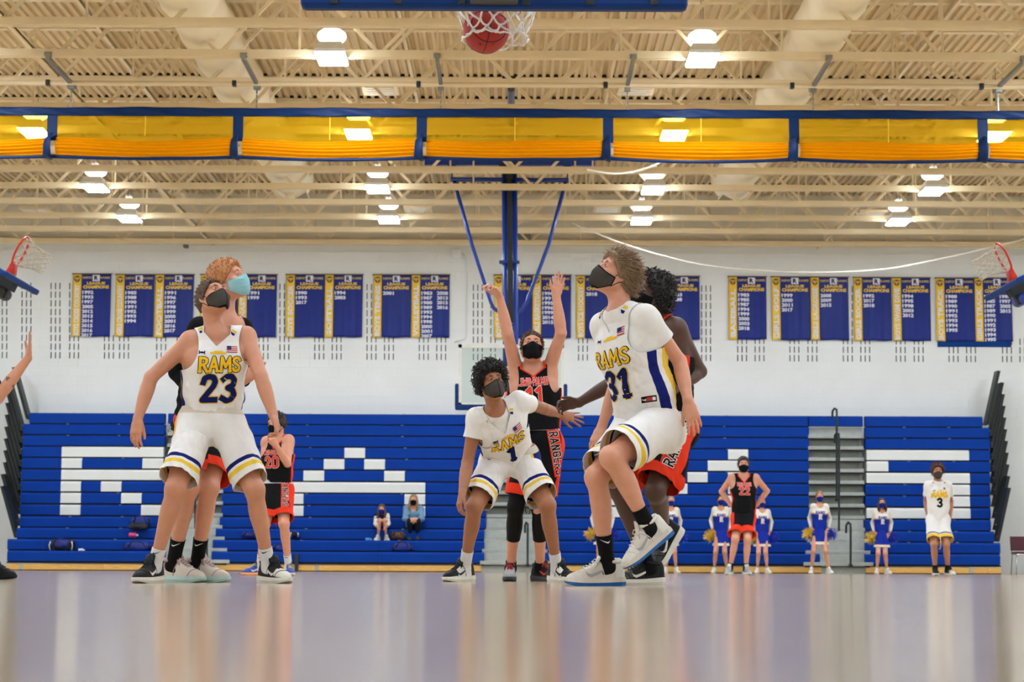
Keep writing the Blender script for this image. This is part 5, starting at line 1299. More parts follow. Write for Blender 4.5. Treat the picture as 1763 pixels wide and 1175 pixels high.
def jersey(R, mats, style='tank', loose=0.012, seed=1, side=None, neckcol=None, hemdrop=0.05, sleeve=None, amp=0.009, vd=0.12, off=None, rx=0.082):
    """mats = (cloth, side stripe a, side stripe b, neck trim)"""
    s, up, lat, fwd, pel, nek, che = R['s'], R['up'], R['lat'], R['fwd'], R['pel'], R['nek'], R['che']; A = np.array
    fd = Field(R['h'] * 1.05)
    R['torso'](fd, (off if off is not None else (0.011 if R['near'] else 0.013)) * s, loose * s, 0.055)
    # arms' roots so the shoulder line is covered
    for sh in (R['shR'], R['shL']): fd.ell(sh - up * 0.005, [lat, fwd, up], A((0.058, 0.062, 0.062)) * s * R['b'] + (0.008 if off is None else off), 0.04)
    if sleeve:
        for sh, el in ((R['shR'], R['elR']), (R['shL'], R['elL'])):
            e = sh + (el - sh) * (sleeve + 0.12); fd.cap(sh, e, A((0.060, 0.060, 0.062, 0.067)) * s * R['b'], k=0.03)
    nz = flank(9, seed, amp * s); n2 = folds(7, seed, 0.0042 * s if R['near'] else 0)
    zw = np.dot(pel - nek, up)
    def post(F, ax):
        X, Y, Z = ax[0][:, None, None], ax[1][None, :, None], ax[2][None, None, :]
        z = (X - nek[0]) * up[0] + (Y - nek[1]) * up[1] + (Z - nek[2]) * up[2]
        g = np.clip((-z - 0.1) / 0.3, 0.1, 1.3)
        return (F + nz(X, Y, Z) * g - n2(X, Y, Z) * np.clip(g, 0.25, 1)).astype(np.float32)
    V, Q = fd.surface(post); V = smooth(V, Q, 2, 0.5)
    c = Cut(V, Q)
    loc = lambda v: ((v - nek) @ lat / s, (v - nek) @ fwd / s, (v - nek) @ up / s)
    hem = (zw / s - hemdrop)
    c.split(lambda v: -(loc(v)[2] - hem), -1)
    if not sleeve:
        for sh in (R['shR'], R['shL']):
            sx, sy, sz = [float(q) for q in ((sh - nek) @ lat / s, (sh - nek) @ fwd / s, (sh - nek) @ up / s)]
            sg = 1 if sx > 0 else -1
            def arm(v, sx=sx, sz=sz, sg=sg, rx=rx):
                x, y, z = loc(v); return 1 - np.sqrt(((x - sx - sg * 0.035) / rx) ** 2 + ((z - sz + 0.03) / 0.145) ** 2)
            c.split(lambda v: -arm(v) * -1 if False else arm(v), -1)
            c.split(lambda v, sx=sx, sz=sz, sg=sg: np.minimum((loc(v)[0] * sg - abs(sx) - 0.02), loc(v)[2] - (sz - 0.14)), -1)
    else:
        for sh, el in ((R['shR'], R['elR']), (R['shL'], R['elL'])):
            a = nv(el - sh); L = np.linalg.norm(el - sh)
            def cutf(v, sh=sh, a=a, L=L):
                t = (v - sh) @ a; d = np.linalg.norm((v - sh) - np.outer(t, a), axis=1); return np.where(d < 0.080 * s, t - sleeve * L, -1.0)
            c.split(cutf, -1)
    def neck(v):
        x, y, z = loc(v); r = np.sqrt((x / 0.079) ** 2 + ((y + 0.012) / 0.088) ** 2) - 1
        vee = np.abs(x) - (0.078 * np.clip((z + vd) / (vd - 0.03), 0, 1.0))
        front = np.maximum(vee, -(y - 0.0) * 4) if style != 'crew' else np.full(len(v), 1.0)
        return -np.minimum(np.maximum(r * 0.09, -(z + 0.055)), np.maximum(front, -(z + vd)))
    nf = lambda v: neck(v)
    c.split(nf, -1)
    c.main()
    regions = []
    if neckcol is not None: f = lambda v: nf(v) + 0.016; c.split(f); regions.append((f, 1, neckcol))
    if side is not None:                               # stripes down the flanks: (inner edge, outer edge, material) by angle
        for (a0, a1, mi_) in side:
            ang = lambda v: np.arctan2(loc(v)[1], np.abs(loc(v)[0]) + 1e-6)
            f0 = lambda v, a0=a0: np.where(loc(v)[2] < -0.165, ang(v) - a0 - 0.04 * np.sin(loc(v)[2] * 13), -1.0); f1 = lambda v, a1=a1: np.where(loc(v)[2] < -0.165, ang(v) - a1 - 0.04 * np.sin(loc(v)[2] * 13), 1.0)
            c.split(lambda v, a0=a0: ang(v) - a0 - 0.04 * np.sin(loc(v)[2] * 13)); c.split(lambda v, a1=a1: ang(v) - a1 - 0.04 * np.sin(loc(v)[2] * 13)); regions.append((lambda v, f0=f0, f1=f1: -np.minimum(f0(v), -f1(v)), -1, mi_))
    ct = c.centroids(); mi = np.zeros(len(ct), int)
    for f, sg, m in regions: mi[(f(ct) * sg) > 0] = m
    o = c.build('jersey', mats, R['body'], mi, thick=0.0025)
    R['jersey'] = o; R['print'] = Print(c.V, c.F, nek, lat, up, fwd)
    return o
def pel_cut(R, v, top):
    s = R['s']; return np.minimum((v - R['pel']) @ R['upp'] - top * s, 0.16 * s - (v - R['pel']) @ nv(R['fwdp'] - R['upp'] * np.dot(R['fwdp'], R['upp'])))
def legwear(R, name, mats, length=0.93, flare=(0.116, 0.108, 0.108, 0.114), seed=2, bands=None, top=0.07, amp=0.013, waist=None, offset=None, flat=None, sidebands=None):
    """shorts: two wide legs and a seat; bands = (distance above the hem from, to, material)"""
    s, up, pel, latp, fwdp = R['s'], R['upp'], R['pel'], R['latp'], R['fwdp']; A = np.array
    fd = Field(R['h'] * 1.1); b = R['b']
    fd.cap(pel + up * (top + 0.05) * s, pel - up * 0.03 * s, A((0.138, 0.15, 0.16)) * s * b + 0.010, A((0.104, 0.112, 0.122)) * s * b + 0.010, latp, 0.04)
    legs = []
    for hp, kn in ((R['hpR'], R['knR']), (R['hpL'], R['knL'])):
        a = nv(kn - hp); L = np.linalg.norm(kn - hp); e = hp + a * L * (length + 0.1)
        if np.linalg.norm(kn - hp) > 0: pass
        st = hp + up * 0.02 * s
        fd.cap(st, e, A(flare) * s * b, A(flare) * s * b * 1.05, latp, 0.045); legs.append((hp, a, L))
        fd.ell(hp - fwdp * 0.04 * s, [latp, fwdp, up], A((0.112, 0.116, 0.122)) * s * b, 0.04)
    nz = flank(10, seed, amp * s); n2 = folds(7, seed, 0.006 * s if R['near'] else 0)
    def post(F, ax):
        X, Y, Z = ax[0][:, None, None], ax[1][None, :, None], ax[2][None, None, :]
        z = (X - pel[0]) * up[0] + (Y - pel[1]) * up[1] + (Z - pel[2]) * up[2]
        return (F + (nz(X * 1.2, Y * 1.2, Z * 0.5) - n2(X, Y, Z * 0.5)) * np.clip(0.35 - z * 2.2, 0.25, 1.2)).astype(np.float32)
    V, Q = fd.surface(post); V = smooth(V, Q, 2, 0.5)
    c = Cut(V, Q)
    c.split(lambda v: pel_cut(R, v, top), -1)
    ts = []
    for i, (hp, a, L) in enumerate(legs):
        oh, oa, oL = legs[1 - i]
        def tf(v, hp=hp, a=a, L=L, oh=oh, oa=oa):
            t = (v - hp) @ a; d = np.linalg.norm((v - hp) - np.outer(t, a), axis=1); t2 = (v - oh) @ oa; d2 = np.linalg.norm((v - oh) - np.outer(t2, oa), axis=1)
            return np.where(d <= d2 + 0.0, t - length * L, -0.9)
        ts.append(tf)
    both = lambda v: np.maximum(ts[0](v), ts[1](v))
    for tf in ts: c.split(tf, -1)
    c.main()
    regions = []
    if bands:
        for d0, d1, m, chev in bands:
            def bf(v, d=0.0, chev=chev):
                x = both(v); fr = (v - pel) @ fwdp; return x + d * s + chev * s * np.abs(np.sin(fr * 11)) 
            f0 = lambda v, d1=d1, bf=bf: bf(v, d1); f1 = lambda v, d0=d0, bf=bf: bf(v, d0)
            c.split(lambda v, f0=f0: np.where(both(v) < -0.5, -1, f0(v))); c.split(lambda v, f1=f1: np.where(both(v) < -0.5, -1, f1(v)))
            regions.append((lambda v, f0=f0, f1=f1: (f0(v) > 0) & (f1(v) < 0), m))
    if sidebands:
        for a0, a1, m, *lim_ in sidebands:
            def an(v):
                best = None; ou = []
                for i, (hp, a, L) in enumerate(legs):
                    q = v - hp; t = q @ a; q = q - np.outer(t, a); sg = -1 if i == 0 else 1
                    ou.append((np.linalg.norm(q, axis=1), np.arctan2(q @ fwdp, sg * (q @ latp))))
                return np.where(ou[0][0] < ou[1][0], ou[0][1], ou[1][1])
            c.split(lambda v, a0=a0: np.clip(an(v) - a0, -0.5, 0.5)); c.split(lambda v, a1=a1: np.clip(an(v) - a1, -0.5, 0.5))
            tl = lim_[0] if lim_ else 9.0
            if lim_: c.split(lambda v, tl=tl: np.clip(np.maximum((v - legs[0][0]) @ legs[0][1], (v - legs[1][0]) @ legs[1][1]) - tl * s, -0.5, 0.5))
            regions.append((lambda v, a0=a0, a1=a1, tl=tl: (an(v) > a0) & (an(v) < a1) & (np.maximum((v - legs[0][0]) @ legs[0][1], (v - legs[1][0]) @ legs[1][1]) < tl * s), m))
    if waist is not None:
        wf = lambda v: pel_cut(R, v, top - 0.042); c.split(wf); regions.append((lambda v: wf(v) > 0, waist))
    ct = c.centroids(); mi = np.zeros(len(ct), int)
    for f, m in regions: mi[f(ct)] = m
    o = c.build(name, mats, R['body'], mi, thick=0.003)
    R[name] = o; R['leg_print'] = (c.V, c.F); R['legs'] = legs
    return o
def sock(R, nm, m, top=0.5, logo=None, name='sock'):
    """tube from the ankle up the shin; top = fraction of the shin from the ankle"""
    s = R['s']; an, kn = R['an' + nm], R['kn' + nm]; a = nv(kn - an); A = np.array; lg = R['lg'] * R['b']
    fd = Field(R['h']); ax = -a; back = -R['fwdp'] - ax * np.dot(-R['fwdp'], ax); tb = R['hp' + nm] - kn; tb = tb - ax * tb.dot(ax)
    if np.linalg.norm(tb) > 0.08: back = tb
    back = nv(back); e = 0.005
    fd.cap(kn, an, A((0.05, 0.049, 0.044, 0.036, 0.034)) * s * lg + e, k=0.025)
    fd.cap(kn + ax * 0.07 * s + back * 0.024 * s, kn + ax * 0.23 * s + back * 0.02 * s, A((0.036, 0.046, 0.044, 0.03)) * s * lg + e, k=0.03)
    L = np.linalg.norm(kn - an)
    t = R['toes'][nm]; us = A((0, 0, 1.0)) if nm not in R['lifted'] else nv(A((0, 0, 1.0)) - t * t[2])
    fd.cap(an, an + t * 0.04 * s - us * 0.03 * s, A((0.038, 0.032)) * s + 0.004, k=0.02)
    V, Q = fd.surface(lambda F, g: F); c = Cut(V, Q)
    c.split(lambda v: (v - an) @ a - top * L, -1)
    o = c.build(name, m, R['body'], thick=0.003)
    if logo is not None:
        pr = Print(c.V, c.F, an, (1, 0, 0), a, A((0, -1.0, 0))); mb = MB()
        pts = [(-0.5, 0.12, 0.02), (-0.4, -0.06, 0.07), (-0.25, -0.12, 0.075), (0.05, -0.02, 0.05), (0.5, 0.2, 0.006)]; k = 0.05 * s
        sg = -1 if logo[1] < 0 else 1
        qs = [[(sg * p[0] * k, (p[1] + p[2]) * k), (sg * p[0] * k, (p[1] - p[2]) * k), (sg * q[0] * k, (q[1] - q[2]) * k), (sg * q[0] * k, (q[1] + q[2]) * k)] for p, q in zip(pts[:-1], pts[1:])]
        pr.quads(mb, qs, logo[2] if len(logo) > 2 else 0, L * top * 0.78, 0.002); mb.build('logo', logo[0], o)
    return o
def rows_print(R, word, y, h, num, ny, nh, fill, edge, nfill, nedge, rot=0.0, arch=0.0, slant=0.0, cx=0.0, wd=0.2, nwd=0.2, gap=0.13, xs=1.0):
    s = R['s']; pr = R['print']; out = []
    if word:
        mb = MB()
        pr.quads(mb, strokes(word, h * s, wd * 1.55, arch=arch, slant=slant, gap=gap, xs=xs), cx * s, y * s, 0.003, 0, rot); pr.quads(mb, strokes(word, h * s, wd, arch=arch, slant=slant, gap=gap, xs=xs), cx * s, y * s, 0.0055, 1, rot)
        out.append(mb.build('team_lettering', [edge, fill], R['jersey']))
    mb = MB()
    pr.quads(mb, strokes(num, nh * s, nwd * 1.32, slant=slant * 1.6, gap=0.14), cx * s, ny * s, 0.003, 0, rot); pr.quads(mb, strokes(num, nh * s, nwd, slant=slant * 1.6, gap=0.14), cx * s, ny * s, 0.0055, 1, rot)
    mb.build('number', [nedge, nfill], R['jersey'])

def arm_wear(R, nm, m, end, off=0.010, name='sleeve', band=None, mats=None):
    """sleeve from the shoulder; end 0..1 = along the upper arm, 1..2 = along the forearm"""
    s = R['s']; A = np.array; sh, el, wr = R['sh' + nm], R['el' + nm], R['wr' + nm]; b = R['b'] * R['ab']
    fd = Field(R['h']); fd.ell(sh, [R['lat'], R['fwd'], R['up']], A((0.055, 0.058, 0.06)) * s * b + off, 0.03)
    fd.cap(sh, el, A((0.052, 0.050, 0.047, 0.043, 0.039)) * s * b + off, k=0.02)
    if end > 1: fd.cap(el, wr, A((0.038, 0.044, 0.041, 0.034, 0.030)) * s * b + off, k=0.018)
    nz = flank(7, int(abs(sh[0]) * 100) + 3, 0.003 * s)
    V, Q = fd.surface(lambda F, ax: (F + nz(ax[0][:, None, None], ax[1][None, :, None], ax[2][None, None, :])).astype(np.float32)); c = Cut(V, Q)
    a0, a1, f = (sh, el, end) if end <= 1 else (el, wr, end - 1); d = nv(a1 - a0); L = np.linalg.norm(a1 - a0)
    if end <= 1: c.split(lambda v: (v - a0) @ d - f * L, -1)
    else: c.split(lambda v: np.where(np.linalg.norm((v - a0) - np.outer((v - a0) @ d, d), axis=1) < 0.09 * s, (v - a0) @ d - f * L, -1.0), -1)
    mi = None
    if band:
        g = lambda v: (v - a0) @ d - (f * L - band); c.split(g); mi = (g(c.centroids()) > 0).astype(int)
    return c.build(name, mats or m, R['body'], mi, thick=0.0025)
def leg_wear(R, name, m, end, off=0.012, top=0.07, amp=0.003, seed=9):
    """tights or trousers down to a fraction of the shin"""
    s = R['s']; A = np.array; b = R['b'] * R['lg']; up, pel, latp, fwdp = R['upp'], R['pel'], R['latp'], R['fwdp']
    fd = Field(R['h']); fd.cap(pel + up * (top + 0.04) * s, pel - up * 0.03 * s, A((0.138, 0.15, 0.15)) * s * b + off, A((0.104, 0.112, 0.116)) * s * b + off, latp, 0.03)
    cuts = []
    for nm in 'RL':
        hp, kn, an = R['hp' + nm], R['kn' + nm], R['an' + nm]
        fd.ell(hp - fwdp * 0.03 * s, [latp, fwdp, up], A((0.10, 0.105, 0.115)) * s * b + off, 0.03)
        fd.cap(hp, kn, A((0.09, 0.09, 0.082, 0.07, 0.058)) * s * b + off, k=0.03)
        ax = nv(an - kn); back = -fwdp - ax * np.dot(-fwdp, ax); tb = hp - kn; tb = tb - ax * tb.dot(ax)
        back = nv(tb if np.linalg.norm(tb) > 0.08 else back)
        fd.cap(kn, an, A((0.051, 0.05, 0.046, 0.04, 0.038)) * s * b + off, k=0.03); fd.cap(kn + ax * 0.07 * s + back * 0.024 * s, kn + ax * 0.23 * s + back * 0.02 * s, A((0.036, 0.046, 0.044, 0.03)) * s * b + off, k=0.03)
        cuts.append((kn, ax, np.linalg.norm(an - kn) * end))
    nz = flank(8, seed, amp * s)
    V, Q = fd.surface(lambda F, a: (F + nz(a[0][:, None, None], a[1][None, :, None], a[2][None, None, :])).astype(np.float32)); c = Cut(V, Q)
    c.split(lambda v: pel_cut(R, v, top), -1)
    for kn, ax, L in cuts: c.split(lambda v: np.where(np.linalg.norm((v - kn) - np.outer((v - kn) @ ax, ax), axis=1) < 0.13 * s, (v - kn) @ ax - L, -1.0), -1)
    return c.build(name, m, R['body'], thick=0.0025)
def skirt(R, mats, L=0.30, seed=3):
    s = R['s']; A = np.array; up, pel, latp = R['up'], R['pel'], R['latp']; fd = Field(R['h'])
    fd.cap(pel + up * 0.10 * s, pel - up * (L + 0.08) * s, A((0.13, 0.15, 0.172, 0.195, 0.21)) * s, A((0.10, 0.125, 0.148, 0.168, 0.18)) * s, latp, 0.03)
    nz = flank(6, seed, 0.008 * s)
    V, Q = fd.surface(lambda F, a: (F + nz(a[0][:, None, None] * 1.5, a[1][None, :, None] * 1.5, a[2][None, None, :] * 0.2)).astype(np.float32)); c = Cut(V, Q)
    z = lambda v: (v - pel) @ up / s
    c.split(lambda v: z(v) - 0.09, -1); c.split(lambda v: -(z(v) + L), -1)
    bd = lambda v: z(v) + L - 0.05; c.split(bd); gd = lambda v: z(v) + L - 0.062; c.split(gd)
    ct = c.centroids(); mi = np.where(bd(ct) < 0, 1, np.where(gd(ct) < 0, 2, 0))
    return c.build('skirt', mats, R['body'], mi, thick=0.003)
def world_print(VF, px, py, Y, quads, mi_quads, name, mats, parent, rot=0.0, off=0.004):
    pr = Print(VF[0], VF[1], P(px, py, Y), (1, 0, 0), (0, 0, 1), (0, -1, 0)); mb = MB()
    for i, q in enumerate(quads): pr.quads(mb, q, 0, 0, off + 0.0014 * i, mi_quads[i], rot)
    return mb.build(name, mats, parent)
# ------------------------------------------------------------------ people
M_ushirt = cloth('undershirt_white', (232, 230, 226)); S_light = skin('light', (200, 138, 108)); S_tan = skin('tan', (160, 104, 72)); S_olive = skin('olive', (178, 120, 90)); S_dark = skin('dark', (76, 48, 36)); S_pale = skin('pale', (210, 148, 120))
SH_BW = lambda: (M_swhite, M_sblack, M_sblack, M_sblack, M_swhite, M_sblack, M_swhite)
M_sblack = mat('shoe_black', (13, 15, 17), 0.6, spec=0.25); M_swhite = mat('shoe_white', (218, 216, 206), 0.5); M_scream = mat('shoe_cream', (206, 196, 184), 0.55, var=0.08); M_smauve = mat('shoe_mauve', (164, 134, 132), 0.6); M_smint = mat('shoe_mint', (176, 204, 200), 0.5); M_sblue = mat('shoe_blue', (20, 100, 176), 0.45); M_sroyal = mat('shoe_royal', (36, 64, 170), 0.5); M_sgrey = mat('shoe_grey', (150, 154, 156), 0.55); M_sorange = mat('shoe_orange', (240, 168, 96), 0.5); M_sred = mat('shoe_red', (216, 50, 50), 0.5); M_sdgrey = mat('shoe_dark', (54, 58, 62), 0.55)
M_wcream = cloth('waistband_cream', (212, 202, 186), 0.6)
HOME_BANDS = [(0.035, 0.062, 2, 0.012), (0.078, 0.102, 1, 0.012)]
def home_trim(R, flag=True, k=1.0, frot=0.0):
    pr = R['print']; s = R['s']; mb = MB()
    pr.quads(mb, strokes('u', 0.032 * s, 0.18, gap=0), -0.082 * s, -0.150 * s, 0.003, 0)
    mb.build('maker_mark', [M_print], R['jersey'])
    mb = MB(); pr.quads(mb, rectq(0.095 * s, 0.012 * s, 6, 1), 0.012 * s, -0.152 * s, 0.003, 0, 0.06); pr.quads(mb, rectq(0.05 * s, 0.008 * s, 4, 1), 0.012 * s, -0.143 * s, 0.003, 0, 0.06); mb.build('chest_script', [M_pyel], R['jersey'])
    if flag:
        mb = MB(); flag_print(pr, mb, 0.092 * s, -0.122 * s, s, frot); mb.build('flag_patch', [M_pwhite, M_flagr, M_flagb], R['jersey'])
    for x in (-1, 1):
        mb = MB(); pr.quads(mb, rectq(0.03 * s, 0.014 * s, 2, 1), x * 0.088 * s, -0.028 * s, 0.003, 0, x * -0.5); pr.quads(mb, rectq(0.03 * s, 0.012 * s, 2, 1), x * 0.098 * s, -0.012 * s, 0.003, 1, x * -0.5); mb.build('collar_tab', [M_cnavy, M_cyel], R['jersey'])

# 23
R = person('player in white jersey 23 standing with legs apart, looking up', 1.83, 11.85, dict(
    pelvis=(361, 722, 0.02), neck=(373, 566, 0.0), shR=(327, 588, -0.02), shL=(424, 580, 0.05), hipR=(338, 740, 0.0), hipL=(391, 740, 0.03),
    elR=(260, 650, 1), wrR=(237, 722, -1), elL=(449, 648, -1), wrL=(471, 717, -1), knR=(302, 841, -1), anR=(265, 962, 1), knL=(438, 843, -1), anL=(463, 962, 1), head=(366, 515, -0.03)),
    S_light, (0.62, -0.62, 0.48), dict(c='brown', th=0.010, tufts=500, len=0.014, rad=0.003, seed=2, curl=0.1), toeR=(-0.3, -1, 0), toeL=(0.8, -1, 0), hup=(-0.1, 0.2, 1), gaze=(0.6, -0.4, 0.9),
    handR=dict(d=(-0.08, -0.2, -1), n=(0.35, 0.9, 0), t=(1, -0.3, 0), curl=0.32, spread=0.05, thumb=0.1), handL=dict(d=(0.35, -0.25, -0.9), n=(-0.6, -0.4, -0.6), t=(-0.7, -0.8, 0), curl=[0.75, 0.8, 0.85, 0.9], thumb=0.1))
mask(R, [M_dgrey, M_kmask], 'cup', 0.007)
jersey(R, [M_jw, M_cnavy, M_cyel], loose=0.012, seed=4, side=[(-0.12, 0.12, 1), (-0.42, -0.12, 2)], vd=0.112, hemdrop=-0.04)
legwear(R, 'shorts', [M_jw, M_cnavy, M_cyel, M_wcream], 0.86, bands=HOME_BANDS, seed=5, waist=3, sidebands=[(-0.25, 0.0, 1, 0.10), (0.0, 0.28, 2, 0.10)])
rows_print(R, 'RAMS', -0.218, 0.082, '23', -0.358, 0.15, M_pyel, M_ink, M_print, M_pyel, rot=0.09, cx=0.022, wd=0.2, nwd=0.22, slant=0.07, gap=0.1); home_trim(R, frot=0.05)
sock(R, 'R', M_sockw, 0.24, (M_sockk, 1)); sock(R, 'L', M_sockw, 0.26, (M_sockk, 1))
for nm in 'RL': shoe(R['body'], R['an' + nm], R['toes'][nm], R['s'] * 1.02, (M_sblack, M_sblack, M_swhite if nm == 'L' else M_sblack, M_sblack, M_swhite, M_sblack, M_swhite))
HOMESIDE = [(-0.12, 0.12, 1), (-0.42, -0.12, 2)]
# player 1
R = person('player in white jersey 1 crouching to box out, curly black hair', 1.79, 13.6, dict(
    pelvis=(878, 786, 0.16), neck=(853, 705, -0.16), shR=(820, 719, -0.10), shL=(893, 690, -0.08), hipR=(856, 800, 0.15), hipL=(901, 797, 0.18),
    elR=(805, 797, -1), wrR=(796, 850, -1), elL=(936, 704, 1), wrL=(965, 714, 1), knR=(817, 873, -1), anR=(800, 962, 1), knL=(942, 870, -1), anL=(959, 962, 1), head=(846, 661, -0.22)),
    S_tan, (0.32, -0.9, 0.18), dict(c='black', th=0.02, vol=0.022, tufts=1100, len=0.042, rad=0.0042, curl=0.9, seed=6, rough=0.006), toeR=(-0.75, -1, 0), toeL=(0.6, -1, 0), hup=(-0.2, 0.1, 1), gaze=(0.5, -0.7, 0.5),
    handR=dict(d=(-0.25, -0.25, -0.9), n=(0.75, 0.35, -0.3), t=(0.4, -0.9, 0), curl=[0.55, 0.6, 0.65, 0.7], thumb=0.15), handL=dict(d=(0.93, 0.15, -0.2), n=(0.1, 0.9, -0.35), t=(-0.1, -0.3, -1), curl=0.08, spread=0.34, thumb=0.35))
mask(R, [M_dgrey, M_kmask], 'cup', 0.007)
jersey(R, [M_ushirt], style='crew', loose=-0.002, off=0.005, seed=141, sleeve=0.46, hemdrop=0.0); R['jersey'].name = 'undershirt'
jersey(R, [M_jw, M_cnavy, M_cyel], loose=0.016, seed=14, side=HOMESIDE, hemdrop=0.01, amp=0.009)
legwear(R, 'shorts', [M_jw, M_cnavy, M_cyel, M_wcream], 0.80, bands=HOME_BANDS, seed=15, amp=0.013, waist=3, sidebands=[(-0.25, 0.0, 1, 0.10), (0.0, 0.28, 2, 0.10)])
rows_print(R, 'RAMS', -0.205, 0.08, '1', -0.315, 0.12, M_pyel, M_ink, M_print, M_ink, rot=0.02, wd=0.17, nwd=0.22, slant=0.06); home_trim(R, frot=0.05)
sock(R, 'R', M_sockw, 0.30); sock(R, 'L', M_sockw, 0.26)
for nm in 'RL': shoe(R['body'], R['an' + nm], R['toes'][nm], R['s'] * 1.02, (M_swhite, M_sblack, M_sblack, M_sblack, M_swhite, M_sblack, M_sblack))

# the shooter
def away_print(R, num, cx=0.0, k=1.0, ty=-0.175, ny=-0.285):
    rows_print(R, 'LEWIS-PALMER', ty, 0.05 * k, num, ny, 0.115 * k, M_pred, M_pwhite, M_pred, M_pwhite, wd=0.2, nwd=0.2, arch=-0.006, cx=cx, gap=0.08, xs=0.56)
AWAYSIDE = [(-0.32, 0.16, 1)]
def away_shorts(R, length, **k):
    return legwear(R, 'shorts', [M_jk, M_red, M_wband], length, bands=[(-0.05, 0.062, 1, 0.012)], sidebands=[(-0.42, 0.75, 1)], waist=2, **k)
R = person('shooter in black jersey 11 with both arms raised', 1.80, 14.35, dict(
    pelvis=(925, 750, 0.0), neck=(917, 629, 0.0), shR=(889, 640, 0.0), shL=(945, 637, 0.0), hipR=(908, 772, 0.0), hipL=(942, 772, 0.0),
    elR=(874, 575, -1), wrR=(860, 511, -1), elL=(966, 574, -1), wrL=(958, 510, 1), knR=(888, 874, -1), anR=(879, 960, 1), knL=(929, 874, -1), anL=(930, 962, 1), head=(916, 599, -0.05)),
    S_pale, (0.03, -0.95, 0.28), dict(c='brown', th=0.008, tufts=600, len=0.016, rad=0.0035, seed=8, curl=0.1, sweep=0.25, fl=-0.002, rough=0.002, drop=0.3), toeR=(-0.05, -1, 0), toeL=(0.75, -1, 0), gaze=(0, -0.8, 0.7),
    handR=dict(d=(-0.45, -0.45, 0.6), n=(-0.5, -0.3, -0.8), t=(-0.2, 0.6, 0.1), curl=[0.55, 0.6, 0.7, 0.8], spread=0.1, thumb=0.3), handL=dict(d=(0.18, -0.05, 1), n=(0.05, -1, 0), t=(-1, 0, 0), curl=0.08, spread=0.08, thumb=0.3))
mask(R, [M_kmask], 'flat')
jersey(R, [M_jk, M_red, M_red], loose=0.012, seed=24, side=AWAYSIDE, neckcol=1, vd=0.085, hemdrop=-0.03, rx=0.05); away_print(R, '11', ty=-0.128, ny=-0.235, k=1.05)
away_shorts(R, 0.80, seed=25)
leg_wear(R, 'tights', cloth('tights_black', (14, 14, 17), 0.05, 0.6), 0.52, 0.004, top=0.0)
world_print(R['leg_print'], 958, 782, 14.35, [rectq(0.34, 0.088, 20, 4), strokes('RANGERS', 0.06, 0.27, slab=False), strokes('RANGERS', 0.06, 0.17, slab=False)], [2, 0, 1], 'leg_lettering', [M_pwhite, M_ink, M_red], R['shorts'], rot=math.radians(-80))
sock(R, 'R', M_sockk, 0.13); sock(R, 'L', M_sockk, 0.13)
shoe(R['body'], R['anR'], R['toes']['R'], R['s'] * 1.0, (M_sgrey, M_sgrey, M_sgrey, M_sblack, M_sdgrey, M_sred, M_sred)); shoe(R['body'], R['anL'], R['toes']['L'], R['s'] * 1.0, (M_sblack, M_sblack, M_sdgrey, M_sblack, M_sdgrey, M_sred, M_sred))

# player 31, nearest, mid-step
R = person('tall player in white jersey 31 stepping forward, looking up', 1.94, 11.1, dict(
    pelvis=(1116, 728, 0.05), neck=(1066, 528, -0.03), shR=(1038, 560, 0.15), shL=(1112, 546, -0.15), hipR=(1094, 748, 0.1), hipL=(1134, 742, -0.06),
    elR=(1066, 648, 1), wrR=(1036, 735, -1), elL=(1170, 622, 1), wrL=(1185, 692, -1), knR=(1027, 822, -1), anR=(1047, 957, 1), knL=(1053, 788, -1), anL=(1119, 912, 1), head=(1059, 474, -0.02)),
    S_pale, (-0.80, -0.42, 0.42), dict(c='dirty', th=0.008, vol=0.003, vf=0.02, tufts=1300, len=0.05, rad=0.0026, curl=0.16, seed=12, rough=0.004, sweep=-0.7, lift=0.15, drop=0.14, low=-0.05, nape=1, nw=0.42), toeR=(-1, -0.28, 0), toeL=(-0.78, -0.2, -0.62), lifted='L', hup=(0.3, 0, 1), gaze=(-0.7, -0.3, 0.8), arm=0.92,
    handR=dict(d=(-0.4, -0.2, -0.9), n=(0.55, 0.7, -0.3), t=(0.6, -0.8, 0), curl=[0.3, 0.35, 0.4, 0.4], spread=0.14, thumb=0.25), handL=dict(d=(0.28, -0.05, -1), n=(-0.2, 0.95, 0), t=(-0.9, -0.2, 0), curl=0.2, spread=0.12, thumb=0.15))
mask(R, [M_dgrey, M_kmask], 'cup', 0.007)
jersey(R, [M_ushirt], style='crew', loose=-0.002, off=0.005, seed=341, sleeve=0.52, hemdrop=0.0); R['jersey'].name = 'undershirt'
jersey(R, [M_jw, M_cnavy, M_cyel], loose=0.024, seed=34, side=[(0.0, 0.3, 1), (-0.5, -0.2, 2)], hemdrop=0.06, amp=0.010)
legwear(R, 'shorts', [M_jw, M_cnavy, M_cyel], 0.86, bands=HOME_BANDS, seed=35, amp=0.014)
rows_print(R, 'RAMS', -0.25, 0.08, '31', -0.39, 0.14, M_pyel, M_ink, M_print, M_pyel, rot=0.02, wd=0.16, nwd=0.22, slant=0.08); home_trim(R, frot=0.1)
mb = MB(); q = Print([tuple(v) for v in np.array([R['jersey'].data.vertices[i].co[:] for i in range(len(R['jersey'].data.vertices))])], [tuple(p.vertices) for p in R['jersey'].data.polygons], P(1114, 692, 11.1), (1, 0, 0), (0, 0, 1), (0, -1, 0))
q.quads(mb, rectq(0.09, 0.042), 0, 0, 0.003, 0, 0.12); q.quads(mb, rectq(0.084, 0.034), 0, 0, 0.0042, 1, 0.12); q.quads(mb, rectq(0.03, 0.02), 0.002, 0, 0.0055, 2, 0.12); q.quads(mb, rectq(0.018, 0.018), 0.027, 0.003, 0.0055, 3, 0.12); q.quads(mb, strokes('u', 0.018, 0.22, gap=0), -0.027, -0.003, 0.0055, 3, 0.12)
